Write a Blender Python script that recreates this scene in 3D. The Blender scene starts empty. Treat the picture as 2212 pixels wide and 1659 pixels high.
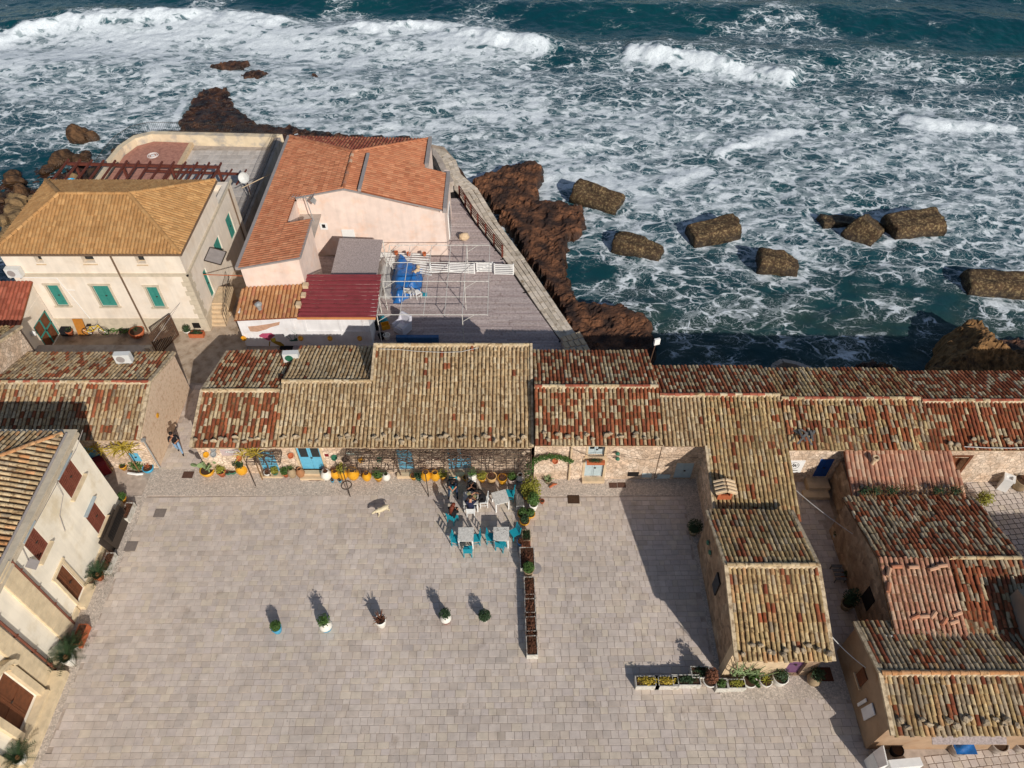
import bpy, math, random
import numpy as np
from mathutils import Vector, Matrix, Quaternion
random.seed(7)
SC = bpy.context.scene
COL = SC.collection
# ------------------------------------------------------------------ camera, sky, sun, exposure
CAM_H = 32.0                       # drone height above the square (m)
PITCH = math.atan(1600.0/1455.0)   # looking down from the horizontal
FPX, PW, PH = 1600.0, 2212.0, 1659.0
cam = bpy.data.cameras.new('camera'); cam.sensor_width = 36; cam.lens = 36*FPX/PW
cam.clip_start = .5; cam.clip_end = 3000
cam_o = bpy.data.objects.new('camera', cam); COL.objects.link(cam_o)
cam_o.location = (0, 0, CAM_H); cam_o.rotation_euler = (math.pi/2-PITCH, 0, 0)
SC.camera = cam_o
SUN_DIR = Vector((-.65, 1.16, -.75)).normalized()      # the way the light travels
SUN_EL = math.asin(-SUN_DIR.z)
world = bpy.data.worlds.new('World'); SC.world = world; world.use_nodes = True
wn = world.node_tree.nodes; wl = world.node_tree.links
sky = wn.new('ShaderNodeTexSky'); sky.sky_type = 'NISHITA'; sky.sun_disc = False
sky.sun_elevation = SUN_EL; sky.sun_rotation = math.atan2(-SUN_DIR.x, -SUN_DIR.y)
sky.air_density = 1.0; sky.dust_density = 1.0
wn['Background'].inputs['Strength'].default_value = .08
wl.new(sky.outputs[0], wn['Background'].inputs['Color'])
sun = bpy.data.lights.new('sun', 'SUN'); sun.energy = 4.2; sun.angle = math.radians(.55); sun.color = (1, .945, .87)
sun_o = bpy.data.objects.new('sun', sun); COL.objects.link(sun_o)
sun_o.rotation_euler = SUN_DIR.to_track_quat('-Z', 'Y').to_euler(); sun_o.location = (20, -30, 60)
SC.view_settings.view_transform = 'Standard'; SC.view_settings.look = 'None'
SC.view_settings.exposure = 0; SC.view_settings.gamma = 1
SEA = -2.2
# ------------------------------------------------------------------ survey: photo crop + pixel -> metres in the place
KC = dict(c1=(0,300,.31646),c2=(600,300,.31646),c3=(950,600,.31646),c4=(0,700,.31646),c5=(450,850,.31646),c6=(1050,1100,.2411),
 c7=(1400,900,.31646),c8=(2078,900,.31646),c21=(0,1100,.2411),c22=(0,1500,.35194),c23=(650,1550,.32184),c24=(1350,1350,.3316),
 c25=(1850,1350,.33157),c26=(2200,1500,.35201),c27=(1500,400,.36157),c28=(2078,500,.3316),d1=(980,1180,.22604),d2=(1180,1280,.11754),
 d3=(500,1180,.18083),d4=(860,1190,.18083),d5=(1780,1720,.24864),d6=(2278,1850,.22604),d7=(0,730,.27125),d8=(2478,1180,.31348),
 e1=(0,0,.63291),e2=(1378,0,.63291),e3=(1200,400,.33746),e4=(0,380,.24116),e5=(640,800,.217),e6=(980,680,.20796),d=(0,0,1.2559))
_s, _c = math.sin(PITCH), math.cos(PITCH)
def ray(k, x, y):
    o = KC[k]; px = (o[0]+x*o[2])*PW/2778; py = (o[1]+y*o[2])*PW/2778
    u = (px-PW/2)/FPX; v = (PH/2-py)/FPX
    return (u, _c+v*_s, -_s+v*_c)
def at(k, x, y, z=0.0):
    d = ray(k, x, y); t = (z-CAM_H)/d[2]; return Vector((d[0]*t, d[1]*t, z))
def onY(k, x, y, Y):
    d = ray(k, x, y); t = Y/d[1]; return Vector((d[0]*t, Y, CAM_H+d[2]*t))
def onX(k, x, y, X):
    d = ray(k, x, y); t = X/d[0]; return Vector((X, d[1]*t, CAM_H+d[2]*t))
# ------------------------------------------------------------------ helpers: colours, materials
def C(h, k=1.0):
    r = [int(h[i:i+2], 16)/255 for i in (0, 2, 4)]
    return tuple(min(1, k*(c/12.92 if c <= .04045 else ((c+.055)/1.055)**2.4)) for c in r)+(1,)
def _n(nt, t, **kw):
    n = nt.nodes.new(t)
    for a, b in kw.items(): setattr(n, a, b)
    return n
MATS = {}
def mat(name, col, rough=.85, var=.12, scale=3.0, bump=.25, bscale=30, col2=None, c2amt=.5, c2scale=1.2, src=None, metal=0, spec=.3, world=False, vor=0, vscale=6, vamt=.35, orand=0, bdist=.03):
    """procedural surface: base colour, fine mottling, a second colour in stains, fine relief, optional rubble stones"""
    if name in MATS: return MATS[name]
    m = bpy.data.materials.new(name); m.use_nodes = True; nt = m.node_tree; L = nt.links.new
    b = nt.nodes['Principled BSDF']; b.inputs['Roughness'].default_value = rough; b.inputs['Metallic'].default_value = metal
    b.inputs['Specular IOR Level'].default_value = spec
    if world:
        g = _n(nt, 'ShaderNodeNewGeometry'); co = g.outputs['Position']
    else:
        g = _n(nt, 'ShaderNodeTexCoord'); co = g.outputs['Object']
    nz = _n(nt, 'ShaderNodeTexNoise'); nz.inputs['Scale'].default_value = scale; nz.inputs['Detail'].default_value = 5; L(co, nz.inputs['Vector'])
    if src == 'object':
        oi = _n(nt, 'ShaderNodeObjectInfo'); base = oi.outputs['Color']
    elif src == 'attr':
        at_ = _n(nt, 'ShaderNodeAttribute'); at_.attribute_name = 'Col'; base = at_.outputs['Color']
    else:
        rgb = _n(nt, 'ShaderNodeRGB'); rgb.outputs[0].default_value = col; base = rgb.outputs[0]
    if col2:
        n2 = _n(nt, 'ShaderNodeTexNoise'); n2.inputs['Scale'].default_value = c2scale; n2.inputs['Detail'].default_value = 6; n2.inputs['Roughness'].default_value = .62; L(co, n2.inputs['Vector'])
        mr = _n(nt, 'ShaderNodeMapRange'); mr.inputs[1].default_value = .62-.3*c2amt; mr.inputs[2].default_value = .78-.3*c2amt; L(n2.outputs[0], mr.inputs[0])
        mx = _n(nt, 'ShaderNodeMix', data_type='RGBA'); L(mr.outputs[0], mx.inputs[0]); L(base, mx.inputs[6]); mx.inputs[7].default_value = col2
        base = mx.outputs[2]
    mr = _n(nt, 'ShaderNodeMapRange'); mr.inputs[1].default_value = .3; mr.inputs[2].default_value = .7
    mr.inputs[3].default_value = 1-var; mr.inputs[4].default_value = 1+var; L(nz.outputs[0], mr.inputs[0])
    fac = mr.outputs[0]
    h = _n(nt, 'ShaderNodeTexNoise'); h.inputs['Scale'].default_value = bscale; h.inputs['Detail'].default_value = 4; L(co, h.inputs['Vector'])
    height = h.outputs[0]
    if vor:
        nw = _n(nt, 'ShaderNodeTexNoise'); nw.inputs['Scale'].default_value = vscale*.6; L(co, nw.inputs['Vector'])
        wv = _n(nt, 'ShaderNodeMix', data_type='VECTOR'); wv.inputs[0].default_value = .12; L(co, wv.inputs[4]); L(nw.outputs[1], wv.inputs[5])
        ve = _n(nt, 'ShaderNodeTexVoronoi', feature='DISTANCE_TO_EDGE'); ve.inputs['Scale'].default_value = vscale; L(wv.outputs[1], ve.inputs['Vector'])
        vc = _n(nt, 'ShaderNodeTexVoronoi'); vc.inputs['Scale'].default_value = vscale; L(wv.outputs[1], vc.inputs['Vector'])
        me = _n(nt, 'ShaderNodeMapRange'); me.inputs[1].default_value = 0; me.inputs[2].default_value = .09; L(ve.outputs['Distance'], me.inputs[0])
        sp = _n(nt, 'ShaderNodeSeparateColor'); L(vc.outputs['Color'], sp.inputs[0])
        mv = _n(nt, 'ShaderNodeMapRange'); mv.inputs[3].default_value = 1-vamt; mv.inputs[4].default_value = 1+vamt*.6; L(sp.outputs[0], mv.inputs[0])
        mu = _n(nt, 'ShaderNodeMath', operation='MULTIPLY'); L(fac, mu.inputs[0]); L(mv.outputs[0], mu.inputs[1]); fac = mu.outputs[0]
        if vor > 1:      # mortar joints take a second colour of their own
            md = _n(nt, 'ShaderNodeMix', data_type='RGBA'); L(me.outputs[0], md.inputs[0]); md.inputs[6].default_value = tuple(c*.62 for c in col[:3])+(1,); L(base, md.inputs[7]); base = md.outputs[2]
        ad = _n(nt, 'ShaderNodeMath', operation='ADD'); L(height, ad.inputs[0]); L(me.outputs[0], ad.inputs[1]); height = ad.outputs[0]
    if orand:
        oi2 = _n(nt, 'ShaderNodeObjectInfo'); mo = _n(nt, 'ShaderNodeMapRange'); mo.inputs[3].default_value = 1-orand; mo.inputs[4].default_value = 1+orand; L(oi2.outputs['Random'], mo.inputs[0])
        mu = _n(nt, 'ShaderNodeMath', operation='MULTIPLY'); L(fac, mu.inputs[0]); L(mo.outputs[0], mu.inputs[1]); fac = mu.outputs[0]
    vm = _n(nt, 'ShaderNodeVectorMath', operation='SCALE'); L(base, vm.inputs[0]); L(fac, vm.inputs['Scale']); L(vm.outputs[0], b.inputs['Base Color'])
    if bump:
        bp = _n(nt, 'ShaderNodeBump'); bp.inputs['Strength'].default_value = bump; bp.inputs['Distance'].default_value = bdist
        L(height, bp.inputs['Height']); L(bp.outputs[0], b.inputs['Normal'])
    MATS[name] = m; return m
M = mat
m_tile_o = M('tile_single', C('c0a070'), .9, .22, 6, .35, 40, col2=C('6a5236'), c2amt=.32, c2scale=5, src='object', world=True)
m_tile_a = M('tile_field', C('c0a070'), .9, .22, 6, .35, 40, col2=C('6a5236'), c2amt=.32, c2scale=5, src='attr', world=True)
m_tilen_o = M('new_tile_single', C('c0a070'), .85, .12, 3, .2, 40, src='object', world=True)
m_tilen_a = M('new_tile_field', C('c0a070'), .85, .12, 3, .2, 40, src='attr', world=True)
m_under = M('roof_channel', C('7a583c', .75), .95, .3, 5, .4, 25, col2=C('54412f'), c2scale=3, world=True)
m_under_red = M('roof_channel_red', C('8a5034', .9), .95, .2, 4, .3, 25, world=True)
m_mortar = M('lime_mortar', C('cdb898', .9), .95, .18, 6, .5, 30, col2=C('8f7a60'), c2scale=4, world=True)
m_rubble = M('rubble_wall', C('cdb298', .98), .95, .14, 3, .6, 40, col2=C('dfcab4'), c2amt=.6, c2scale=1.1, world=True, vor=2, vscale=5.5, vamt=.22)
m_rubble2 = M('brown_rubble_wall', C('9a8068', .95), .95, .2, 3, .6, 40, col2=C('b29b82'), c2amt=.4, c2scale=.9, world=True, vor=1, vscale=4, vamt=.3)
m_gable = M('speckled_render', C('d6bda2', .98), .95, .12, 14, .6, 55, col2=C('b8977c'), c2amt=.36, c2scale=7, world=True)
m_cream = M('cream_render', C('e9dccb', .9), .9, .05, 1.4, .12, 60, col2=C('d8c8b4'), c2amt=.4, c2scale=.8, world=True)
m_cream_g = M('grey_stone_trim', C('cdbfa8', .85), .9, .1, 4, .2, 40, world=True)
m_pal = M('palazzo_render', C('f0e6d2', 1.0), .9, .06, 1.0, .15, 50, col2=C('dccdb0'), c2amt=.3, c2scale=.6, world=True)
m_palst = M('palazzo_stone', C('d6c2a0', 1.0), .9, .12, 3, .25, 35, world=True)
m_pink = M('pink_render', C('e8d2c4', .9), .9, .06, 2, .15, 50, col2=C('dfc1ad'), c2amt=.35, c2scale=1.2, world=True)
m_white = M('white_render', C('e6e3e2', .92), .85, .06, 2, .15, 40, col2=C('d3cbc6'), c2amt=.25, c2scale=1.5, world=True)
m_whitep = M('white_paint', C('e9e8e4', .92), .6, .05, 8, .1, 60)
m_wornw = M('worn_white_wood', C('d8d4cb', .9), .75, .16, 9, .2, 50, col2=C('9a948a'), c2amt=.3, c2scale=14)
m_turq = M('turquoise_paint', C('1f97a8', .9), .5, .12, 8, .1, 50)
m_bluedoor = M('sky_blue_paint', C('66b0cc', .9), .55, .08, 6, .1, 40)
m_deepblue = M('deep_blue_paint', C('1d4f95', .9), .55, .08, 6, .1, 40)
m_paledoor = M('pale_grey_blue_paint', C('b4c2c4', .9), .6, .08, 6, .1, 40)
m_green = M('green_shutter', C('3c8a7e', .85), .6, .08, 7, .15, 50)
m_brown = M('brown_shutter', C('7d4636', .95), .65, .15, 8, .2, 60)
m_wood = M('old_brown_wood', C('6e4128', .9), .75, .22, 5, .3, 50)
m_orangewood = M('orange_board', C('b5762e', .9), .7, .1, 5, .15, 40)
m_pergola = M('dark_red_timber', C('6a382c', .9), .65, .15, 6, .2, 50)
m_greywood = M('grey_weathered_wood', C('6f6c68', .9), .85, .25, 9, .3, 60)
m_glass = M('dark_window_glass', C('1d2326'), .15, .1, 2, 0, 10, spec=.6)
m_dark = M('dark_interior', C('1a1614'), .9, .1, 2, 0, 10)
m_iron = M('dark_iron', C('4a4038', .9), .6, .12, 10, .1, 60, metal=.3)
m_rust = M('rusty_brown_iron', C('5e4636', .9), .8, .2, 10, .2, 60)
m_pipe = M('brown_downpipe', C('6f5a48', .9), .55, .1, 6, .05, 60)
m_gutter = M('grey_gutter', C('9b938f', .9), .6, .1, 4, .1, 60)
m_galv = M('galvanised_steel', C('b9bbb9', .9), .4, .1, 6, .05, 60, metal=.5)
m_acw = M('air_conditioner_white', C('d4d4d0', .92), .5, .04, 6, .03, 60)
m_conc = M('concrete', C('b9aca0', .85), .9, .12, 2.5, .3, 30, col2=C('96887a'), c2amt=.4, c2scale=1.3, world=True)
m_limest = M('limestone_trim', C('cdb493', .92), .9, .12, 4, .3, 30, world=True)
m_terra = M('terracotta', C('b5643f', .9), .8, .12, 8, .15, 50)
m_ochre = M('ochre_glaze', C('d79a22', .92), .35, .14, 7, .1, 40, spec=.5)
m_whitegl = M('white_glaze', C('e4dfd4', .92), .4, .08, 9, .1, 40, spec=.5)
m_cyangl = M('sky_blue_glaze', C('3fa3c8', .9), .4, .1, 9, .1, 40, spec=.5)
m_bluegl = M('blue_glaze', C('2b5f8e', .9), .4, .2, 9, .1, 40, spec=.5)
m_greengl = M('green_glaze', C('2f6a50', .9), .4, .15, 9, .1, 40, spec=.5)
m_clay = M('grey_clay', C('a08b6e', .9), .85, .15, 9, .2, 40)
m_soil = M('soil', C('4a3526', .9), 1, .3, 20, .5, 60)
m_estone = M('eave_stone', C('b5a287', .9), .95, .25, 9, .5, 30, col2=C('7d6b52'), c2amt=.4, c2scale=5, orand=.25)
m_dry = M('dry_growth', C('7a4f3a', .8), .9, .35, 30, .4, 60)
m_leafg = M('leaf_green', C('4d6b2f', .75), .6, .3, 20, .1, 40, orand=.1)
m_leafd = M('leaf_dark_green', C('33492a', .8), .6, .3, 20, .1, 40)
m_leafy = M('leaf_yellow_green', C('8f8b35', .85), .6, .3, 20, .1, 40)
m_leafo = M('leaf_ochre', C('b39a35', .85), .6, .28, 20, .1, 40)
m_cactus = M('cactus_green', C('8ca070', .8), .6, .12, 12, .1, 40)
m_vine = M('vine_wood', C('5a483c'), .9, .25, 10, .3, 50)
m_straw = M('dry_straw', C('8c6a45', .8), .95, .3, 20, .3, 50)
m_tarp = M('blue_tarp', C('1f62a4', .9), .35, .16, 5, .25, 12, spec=.5)
m_plastic = M('clear_plastic_sheet', C('a9a6a2', .9), .3, .15, 5, .25, 12, spec=.6)
m_redmet = M('red_sheet_metal', C('8a3c40', .92), .5, .1, 3, .05, 40, col2=C('743436'), c2amt=.3, c2scale=2)
m_fibre = M('grey_weathered_sheet', C('9c8f8b', .95), .9, .3, 14, .3, 60)
m_sofa = M('white_armchair_cloth', C('d0ced6', .9), .9, .05, 5, .2, 50)
m_red = M('dark_red_paint', C('7c1f26', .9), .55, .1, 6, .1, 40)
m_rope = M('grey_rope', C('a8a097', .9), .9, .1, 20, .2, 80)
m_cable = M('white_cable', C('cfcdc8', .9), .6, .05, 8, 0, 30)
m_blackc = M('black_cloth', C('17161a'), .9, .2, 8, .2, 40)
m_navy = M('navy_cloth', C('23273f', .9), .9, .15, 8, .2, 40)
m_jeans = M('blue_denim', C('3f5f86', .9), .9, .2, 14, .2, 60)
m_jeansd = M('dark_denim', C('28384e', .9), .9, .2, 14, .2, 60)
m_skin = M('skin', C('c08a6c', .9), .6, .06, 9, .05, 40)
m_hairb = M('dark_hair', C('1b1512'), .7, .2, 20, .3, 60)
m_hairr = M('auburn_hair', C('6b2f1c', .9), .6, .25, 14, .3, 50)
m_shoe = M('pale_shoes', C('cfc4b4', .9), .7, .1, 9, .1, 40)
m_fur = M('cream_fur', C('d6c7a6', .9), .95, .15, 14, .4, 60)
m_mat = M('brown_doormat', C('5b3424'), 1, .2, 20, .4, 70)
m_grate = M('rusty_grating', C('5a4034'), .9, .3, 22, .5, 50)
m_manhole = M('cast_iron_cover', C('857a72', .85), .8, .12, 18, .4, 50)
def weathered(*ms):
    """faint rain runs and salt bloom down plastered walls"""
    for m in ms:
        nt = m.node_tree; L = nt.links.new; b = nt.nodes['Principled BSDF']; out = b.inputs['Base Color'].links[0].from_socket; g = _n(nt, 'ShaderNodeNewGeometry')
        for scl, lo, a, c in (((2.6, 2.6, .18), .94, .36, .56), ((.7, .7, .9), .96, .4, .55)):
            mp = _n(nt, 'ShaderNodeMapping'); mp.inputs['Scale'].default_value = scl; L(g.outputs['Position'], mp.inputs['Vector']); n = _n(nt, 'ShaderNodeTexNoise'); n.inputs['Scale'].default_value = 1; n.inputs['Detail'].default_value = 6; n.inputs['Roughness'].default_value = .65; L(mp.outputs[0], n.inputs['Vector'])
            r = _n(nt, 'ShaderNodeMapRange'); L(n.outputs[0], r.inputs[0])
            for i_, q in ((1, a), (2, c), (3, lo), (4, 1.02)): r.inputs[i_].default_value = q
            v = _n(nt, 'ShaderNodeVectorMath', operation='SCALE'); L(out, v.inputs[0]); L(r.outputs[0], v.inputs['Scale']); out = v.outputs[0]
        L(out, b.inputs['Base Color'])
weathered(m_cream, m_pal, m_pink, m_white, m_palst, m_cream_g)
# ------------------------------------------------------------------ helpers: meshes, things, parts
ORG = {}
def tag(o, label=None, cat=None, group=None, kind=None):
    if label: o['label'] = label
    if cat: o['category'] = cat
    if group: o['group'] = group
    if kind: o['kind'] = kind
    return o
def thing(name, label, cat, loc=(0, 0, 0), group=None, rz=0, local=False):
    o = bpy.data.objects.new(name, None); COL.objects.link(o); o.empty_display_size = .2
    o.location = loc; o.rotation_euler = (0, 0, rz)
    ORG[o.name] = Vector((0, 0, 0)) if local else Vector(loc)
    return tag(o, label, cat, group)
def link(o, parent=None):
    COL.objects.link(o)
    if parent: o.parent = parent; ORG[o.name] = ORG.get(parent.name, Vector())
    return o
class MB:
    def __init__(s): s.v = []; s.f = []; s.m = []
    def add(s, vs, fs, m=0):
        n = len(s.v); s.v += [tuple(v) for v in vs]; s.f += [tuple(i+n for i in f) for f in fs]; s.m += [m]*len(fs); return s
    def box(s, a, b, m=0):
        x0, y0, z0 = [min(a[i], b[i]) for i in range(3)]; x1, y1, z1 = [max(a[i], b[i]) for i in range(3)]
        return s.add([(x0,y0,z0),(x1,y0,z0),(x1,y1,z0),(x0,y1,z0),(x0,y0,z1),(x1,y0,z1),(x1,y1,z1),(x0,y1,z1)],
                     [(3,2,1,0),(4,5,6,7),(0,1,5,4),(1,2,6,5),(2,3,7,6),(3,0,4,7)], m)
    def obox(s, c, h, rz=0, m=0, rot=None):
        R = rot if rot is not None else Matrix.Rotation(rz, 3, 'Z'); c = Vector(c); n = len(s.v)
        vs = [c+R@Vector((sx*h[0], sy*h[1], sz*h[2])) for sz in (-1, 1) for sx, sy in ((-1,-1),(1,-1),(1,1),(-1,1))]
        return s.add(vs, [(3,2,1,0),(4,5,6,7),(0,1,5,4),(1,2,6,5),(2,3,7,6),(3,0,4,7)], m)
    def beam(s, p, q, w, h=None, m=0, up=(0, 0, 1)):
        p = Vector(p); q = Vector(q); h = w if h is None else h; d = (q-p); L = d.length
        if L < 1e-6: return s
        d.normalize(); u = Vector(up)
        if abs(d.dot(u)) > .99: u = Vector((0, 1, 0))
        x = d.cross(u).normalized(); z = x.cross(d)
        R = Matrix((x, d, z)).transposed(); return s.obox((p+q)/2, (w/2, L/2, h/2), rot=R, m=m)
    def tube(s, pts, r, n=6, m=0):
        pts = [Vector(p) for p in pts]; rs = r if isinstance(r, (list, tuple)) else [r]*len(pts); rings = []
        for i, p in enumerate(pts):
            d = (pts[min(i+1, len(pts)-1)]-pts[max(i-1, 0)]).normalized(); u = Vector((0, 0, 1)) if abs(d.z) < .95 else Vector((1, 0, 0))
            x = d.cross(u).normalized(); z = x.cross(d)
            rings.append([p+(x*math.cos(a)+z*math.sin(a))*rs[i] for a in [2*math.pi*k/n for k in range(n)]])
        vs = [v for r_ in rings for v in r_]; fs = []
        for i in range(len(pts)-1):
            for k in range(n): a = i*n+k; b = i*n+(k+1) % n; fs.append((a, b, b+n, a+n))
        fs.append(tuple(range(n-1, -1, -1))); fs.append(tuple(range((len(pts)-1)*n, len(pts)*n)))
        return s.add(vs, fs, m)
    def lathe(s, prof, c=(0, 0, 0), n=14, m=0, close=True):
        c = Vector(c); vs = []; fs = []
        for r, z in prof: vs += [(c.x+r*math.cos(2*math.pi*k/n), c.y+r*math.sin(2*math.pi*k/n), c.z+z) for k in range(n)]
        for i in range(len(prof)-1):
            for k in range(n): a = i*n+k; b = i*n+(k+1) % n; fs.append((a, b, b+n, a+n))
        if close: fs.append(tuple(range(n-1, -1, -1))); fs.append(tuple(range((len(prof)-1)*n, len(prof)*n)))
        return s.add(vs, fs, m)
    def prism(s, poly, z0, z1, m=0):
        a = sum(poly[i][0]*poly[(i+1) % len(poly)][1]-poly[(i+1) % len(poly)][0]*poly[i][1] for i in range(len(poly)))
        if a < 0: poly = poly[::-1]
        n = len(poly); vs = [(p[0], p[1], z0) for p in poly]+[(p[0], p[1], z1) for p in poly]
        return s.add(vs, [tuple(range(n-1, -1, -1)), tuple(range(n, 2*n))]+[(i, (i+1) % n, (i+1) % n+n, i+n) for i in range(n)], m)
    def prismx(s, yz, x0, x1, m=0):
        n = len(yz); vs = [(x0, p[0], p[1]) for p in yz]+[(x1, p[0], p[1]) for p in yz]
        return s.add(vs, [tuple(range(n)), tuple(range(2*n-1, n-1, -1))]+[(i+n, (i+1) % n+n, (i+1) % n, i) for i in range(n)], m)
    def prismy(s, xz, y0, y1, m=0):
        n = len(xz); vs = [(p[0], y0, p[1]) for p in xz]+[(p[0], y1, p[1]) for p in xz]
        return s.add(vs, [tuple(range(n)), tuple(range(2*n-1, n-1, -1))]+[(i+n, (i+1) % n+n, (i+1) % n, i) for i in range(n)], m)
    def slab(s, pts, t, m=0):
        """planar polygon given thickness t below its face"""
        pts = [Vector(p) for p in pts]; nrm = (pts[1]-pts[0]).cross(pts[-1]-pts[0]).normalized()
        if nrm.z < 0: pts = pts[::-1]; nrm = -nrm
        n = len(pts); vs = [p-nrm*t for p in pts]+pts
        return s.add(vs, [tuple(range(n-1, -1, -1)), tuple(range(n, 2*n))]+[(i, (i+1) % n, (i+1) % n+n, i+n) for i in range(n)], m)
    def wall(s, axis, a0, a1, t0, t1, z0, z1, holes=(), m=0):
        """upright wall along x ('x') or y ('y') from a0 to a1, thickness t0..t1, with rectangular openings (a,a,z,z)"""
        As = sorted({a0, a1} | {v for h in holes for v in h[:2] if a0 < v < a1}); Zs = sorted({z0, z1} | {v for h in holes for v in h[2:] if z0 < v < z1})
        for i in range(len(As)-1):
            zz = None
            for j in range(len(Zs)-1):
                ca, cz = (As[i]+As[i+1])/2, (Zs[j]+Zs[j+1])/2
                solid = not any(h[0] < ca < h[1] and h[2] < cz < h[3] for h in holes)
                if solid and zz is None: zz = Zs[j]
                if zz is not None and (not solid or j == len(Zs)-2):
                    top = Zs[j+1] if solid else Zs[j]
                    if axis == 'x': s.box((As[i], t0, zz), (As[i+1], t1, top), m)
                    else: s.box((t0, As[i], zz), (t1, As[i+1], top), m)
                    zz = None
        return s
    def build(s, name, mats, parent=None, smooth=False, kind=None, loc=None):
        me = bpy.data.meshes.new(name); org = ORG.get(parent.name, Vector()) if parent else Vector()
        me.from_pydata([(v[0]-org.x, v[1]-org.y, v[2]-org.z) for v in s.v], [], s.f)
        mats = mats if isinstance(mats, (list, tuple)) else [mats]
        for q in mats: me.materials.append(q)
        if len(mats) > 1: me.polygons.foreach_set('material_index', s.m)
        if smooth: me.polygons.foreach_set('use_smooth', [True]*len(s.f))
        me.update(); o = bpy.data.objects.new(name, me); link(o, parent)
        if parent is None:
            o.location = loc or (0, 0, 0); ORG[o.name] = Vector(loc or (0, 0, 0))
        if kind: o['kind'] = kind
        return o
def copy_tree(o, parent=None, loc=None, rz=None):
    c = o.copy(); COL.objects.link(c); c.parent = parent
    if loc is not None: c.location = loc
    if rz is not None: c.rotation_euler = (0, 0, rz)
    for ch in o.children: copy_tree(ch, c)
    return c
def np_mesh(name, V, Q, mats, cols=None, smooth=False):
    me = bpy.data.meshes.new(name); nv, nq = len(V), len(Q)
    me.vertices.add(nv); me.vertices.foreach_set('co', np.ascontiguousarray(V, dtype=np.float32).ravel())
    me.loops.add(nq*4); me.loops.foreach_set('vertex_index', np.ascontiguousarray(Q, dtype=np.int32).ravel())
    me.polygons.add(nq); me.polygons.foreach_set('loop_start', np.arange(0, nq*4, 4, dtype=np.int32))
    me.polygons.foreach_set('use_smooth', np.full(nq, smooth))
    for q in (mats if isinstance(mats, (list, tuple)) else [mats]): me.materials.append(q)
    if cols is not None:
        at_ = me.color_attributes.new('Col', 'FLOAT_COLOR', 'POINT'); at_.data.foreach_set('color', np.ascontiguousarray(cols, dtype=np.float32).ravel())
    me.update(calc_edges=True); me.validate(); return me
def place_pieces(name, protos, items, m_obj, m_attr, parent, limit=300, rest='field', smooth=False):
    """items: (matrix, colour, variant). The nearest `limit` become objects of their own, the rest one joined part."""
    org = ORG.get(parent.name, Vector()); T = Matrix.Translation(-org)
    cam_p = Vector((0, 0, CAM_H))
    def seen(it):
        p = it[0].translation; r = p-cam_p; dep = r.y*_c-r.z*_s; up = r.y*_s+r.z*_c
        inside = abs(r.x/dep) < PW/2/FPX*1.02 and abs(up/dep) < PH/2/FPX*1.02
        return (0 if inside else 1, r.length)
    items = sorted(items, key=seen); near, far = items[:limit], items[limit:]
    for mtx, col, k in near:
        o = bpy.data.objects.new(name, protos[k]); o.matrix_local = T@mtx; o.color = col; COL.objects.link(o); o.parent = parent
    if far:
        Vs, Qs, Cs, off = [], [], [], 0
        base = []
        for p in protos:
            v = np.empty(len(p.vertices)*3, np.float32); p.vertices.foreach_get('co', v); q = np.empty(len(p.loops), np.int32); p.loops.foreach_get('vertex_index', q)
            base.append((np.c_[v.reshape(-1, 3), np.ones(len(p.vertices))], q.reshape(-1, 4)))
        for mtx, col, k in far:
            v, q = base[k]; Vs.append((v@np.array(T@mtx).T)[:, :3]); Qs.append(q+off); Cs.append(np.tile(np.array(col), (len(v), 1))); off += len(v)
        me = np_mesh(rest, np.concatenate(Vs), np.concatenate(Qs), m_attr, np.concatenate(Cs), smooth)
        o = bpy.data.objects.new(rest, me); COL.objects.link(o); o.parent = parent; o['kind'] = 'stuff'
# ------------------------------------------------------------------ roof tiles
def tile_proto(name, m, L=.44, r0=.083, r1=.069, t=.016, n=6, arc=math.pi):
    V, Q = [], []
    for (y, r) in ((0, r0), (L, r1)):
        for rr in (r, r-t):
            for k in range(n+1): a = math.pi/2+arc/2-arc*k/n; V.append((rr*math.cos(a), y, rr*math.sin(a)*.82))
    S = n+1; o0, i0, o1, i1 = 0, S, 2*S, 3*S
    for k in range(n):
        Q += [(o0+k, o0+k+1, o1+k+1, o1+k), (i0+k+1, i0+k, i1+k, i1+k+1), (o0+k+1, o0+k, i0+k, i0+k+1), (o1+k, o1+k+1, i1+k+1, i1+k)]
    Q += [(o0, o1, i1, i0), (o1+n, o0+n, i0+n, i1+n)]
    Q = [tuple(reversed(q)) for q in Q]
    me = np_mesh(name, np.array(V), np.array(Q), m, smooth=False)
    return me
TP = [tile_proto('barrel_tile', m_tile_o), tile_proto('barrel_tile', m_tile_o, .42, .087, .071), tile_proto('barrel_tile', m_tile_o, .46, .08, .067)]
TN = [tile_proto('roll_tile', m_tilen_o, .40, .098, .09, .018)]
PAL = dict(
 pale=['cfb690','c6ab82','bb9e76','d3bd98','b4966e','c9af88','c2a67e'],
 gold=['cbb080','c4a676','b8986a','cfb68a','c0a478','c59a6c','ae9468'],
 red=['a15a3a','92502f','ad6644','985539','84472f'],
 beige=['cab48e','c2a982','d0bd9c','b89e78','bda784'],
 pinkn=['c8977a','c28b6e','bc846a','cc9f82','b5836a','ceab8e'],
 grey=['b3a084','bca98a','a8957a','bfa988','9c886e'],
 villa=['c0935f','b98b58','c49864','b48654','bb8e5c'],
 orange=['bf7f5c','b97655','c48663','b2704f','bd7c5a'],
 tan=['c8966a','c38e60','bf8859','cc9e70'],
 redn=['aa5e48','a05742','b26750','9a513c'])
def pal(*mix):
    w = [m[1] for m in mix]
    def f():
        k = random.choices(mix, w)[0][0]; c = C(random.choice(PAL[k]), random.uniform(.76, .92)); return c
    return f
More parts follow.
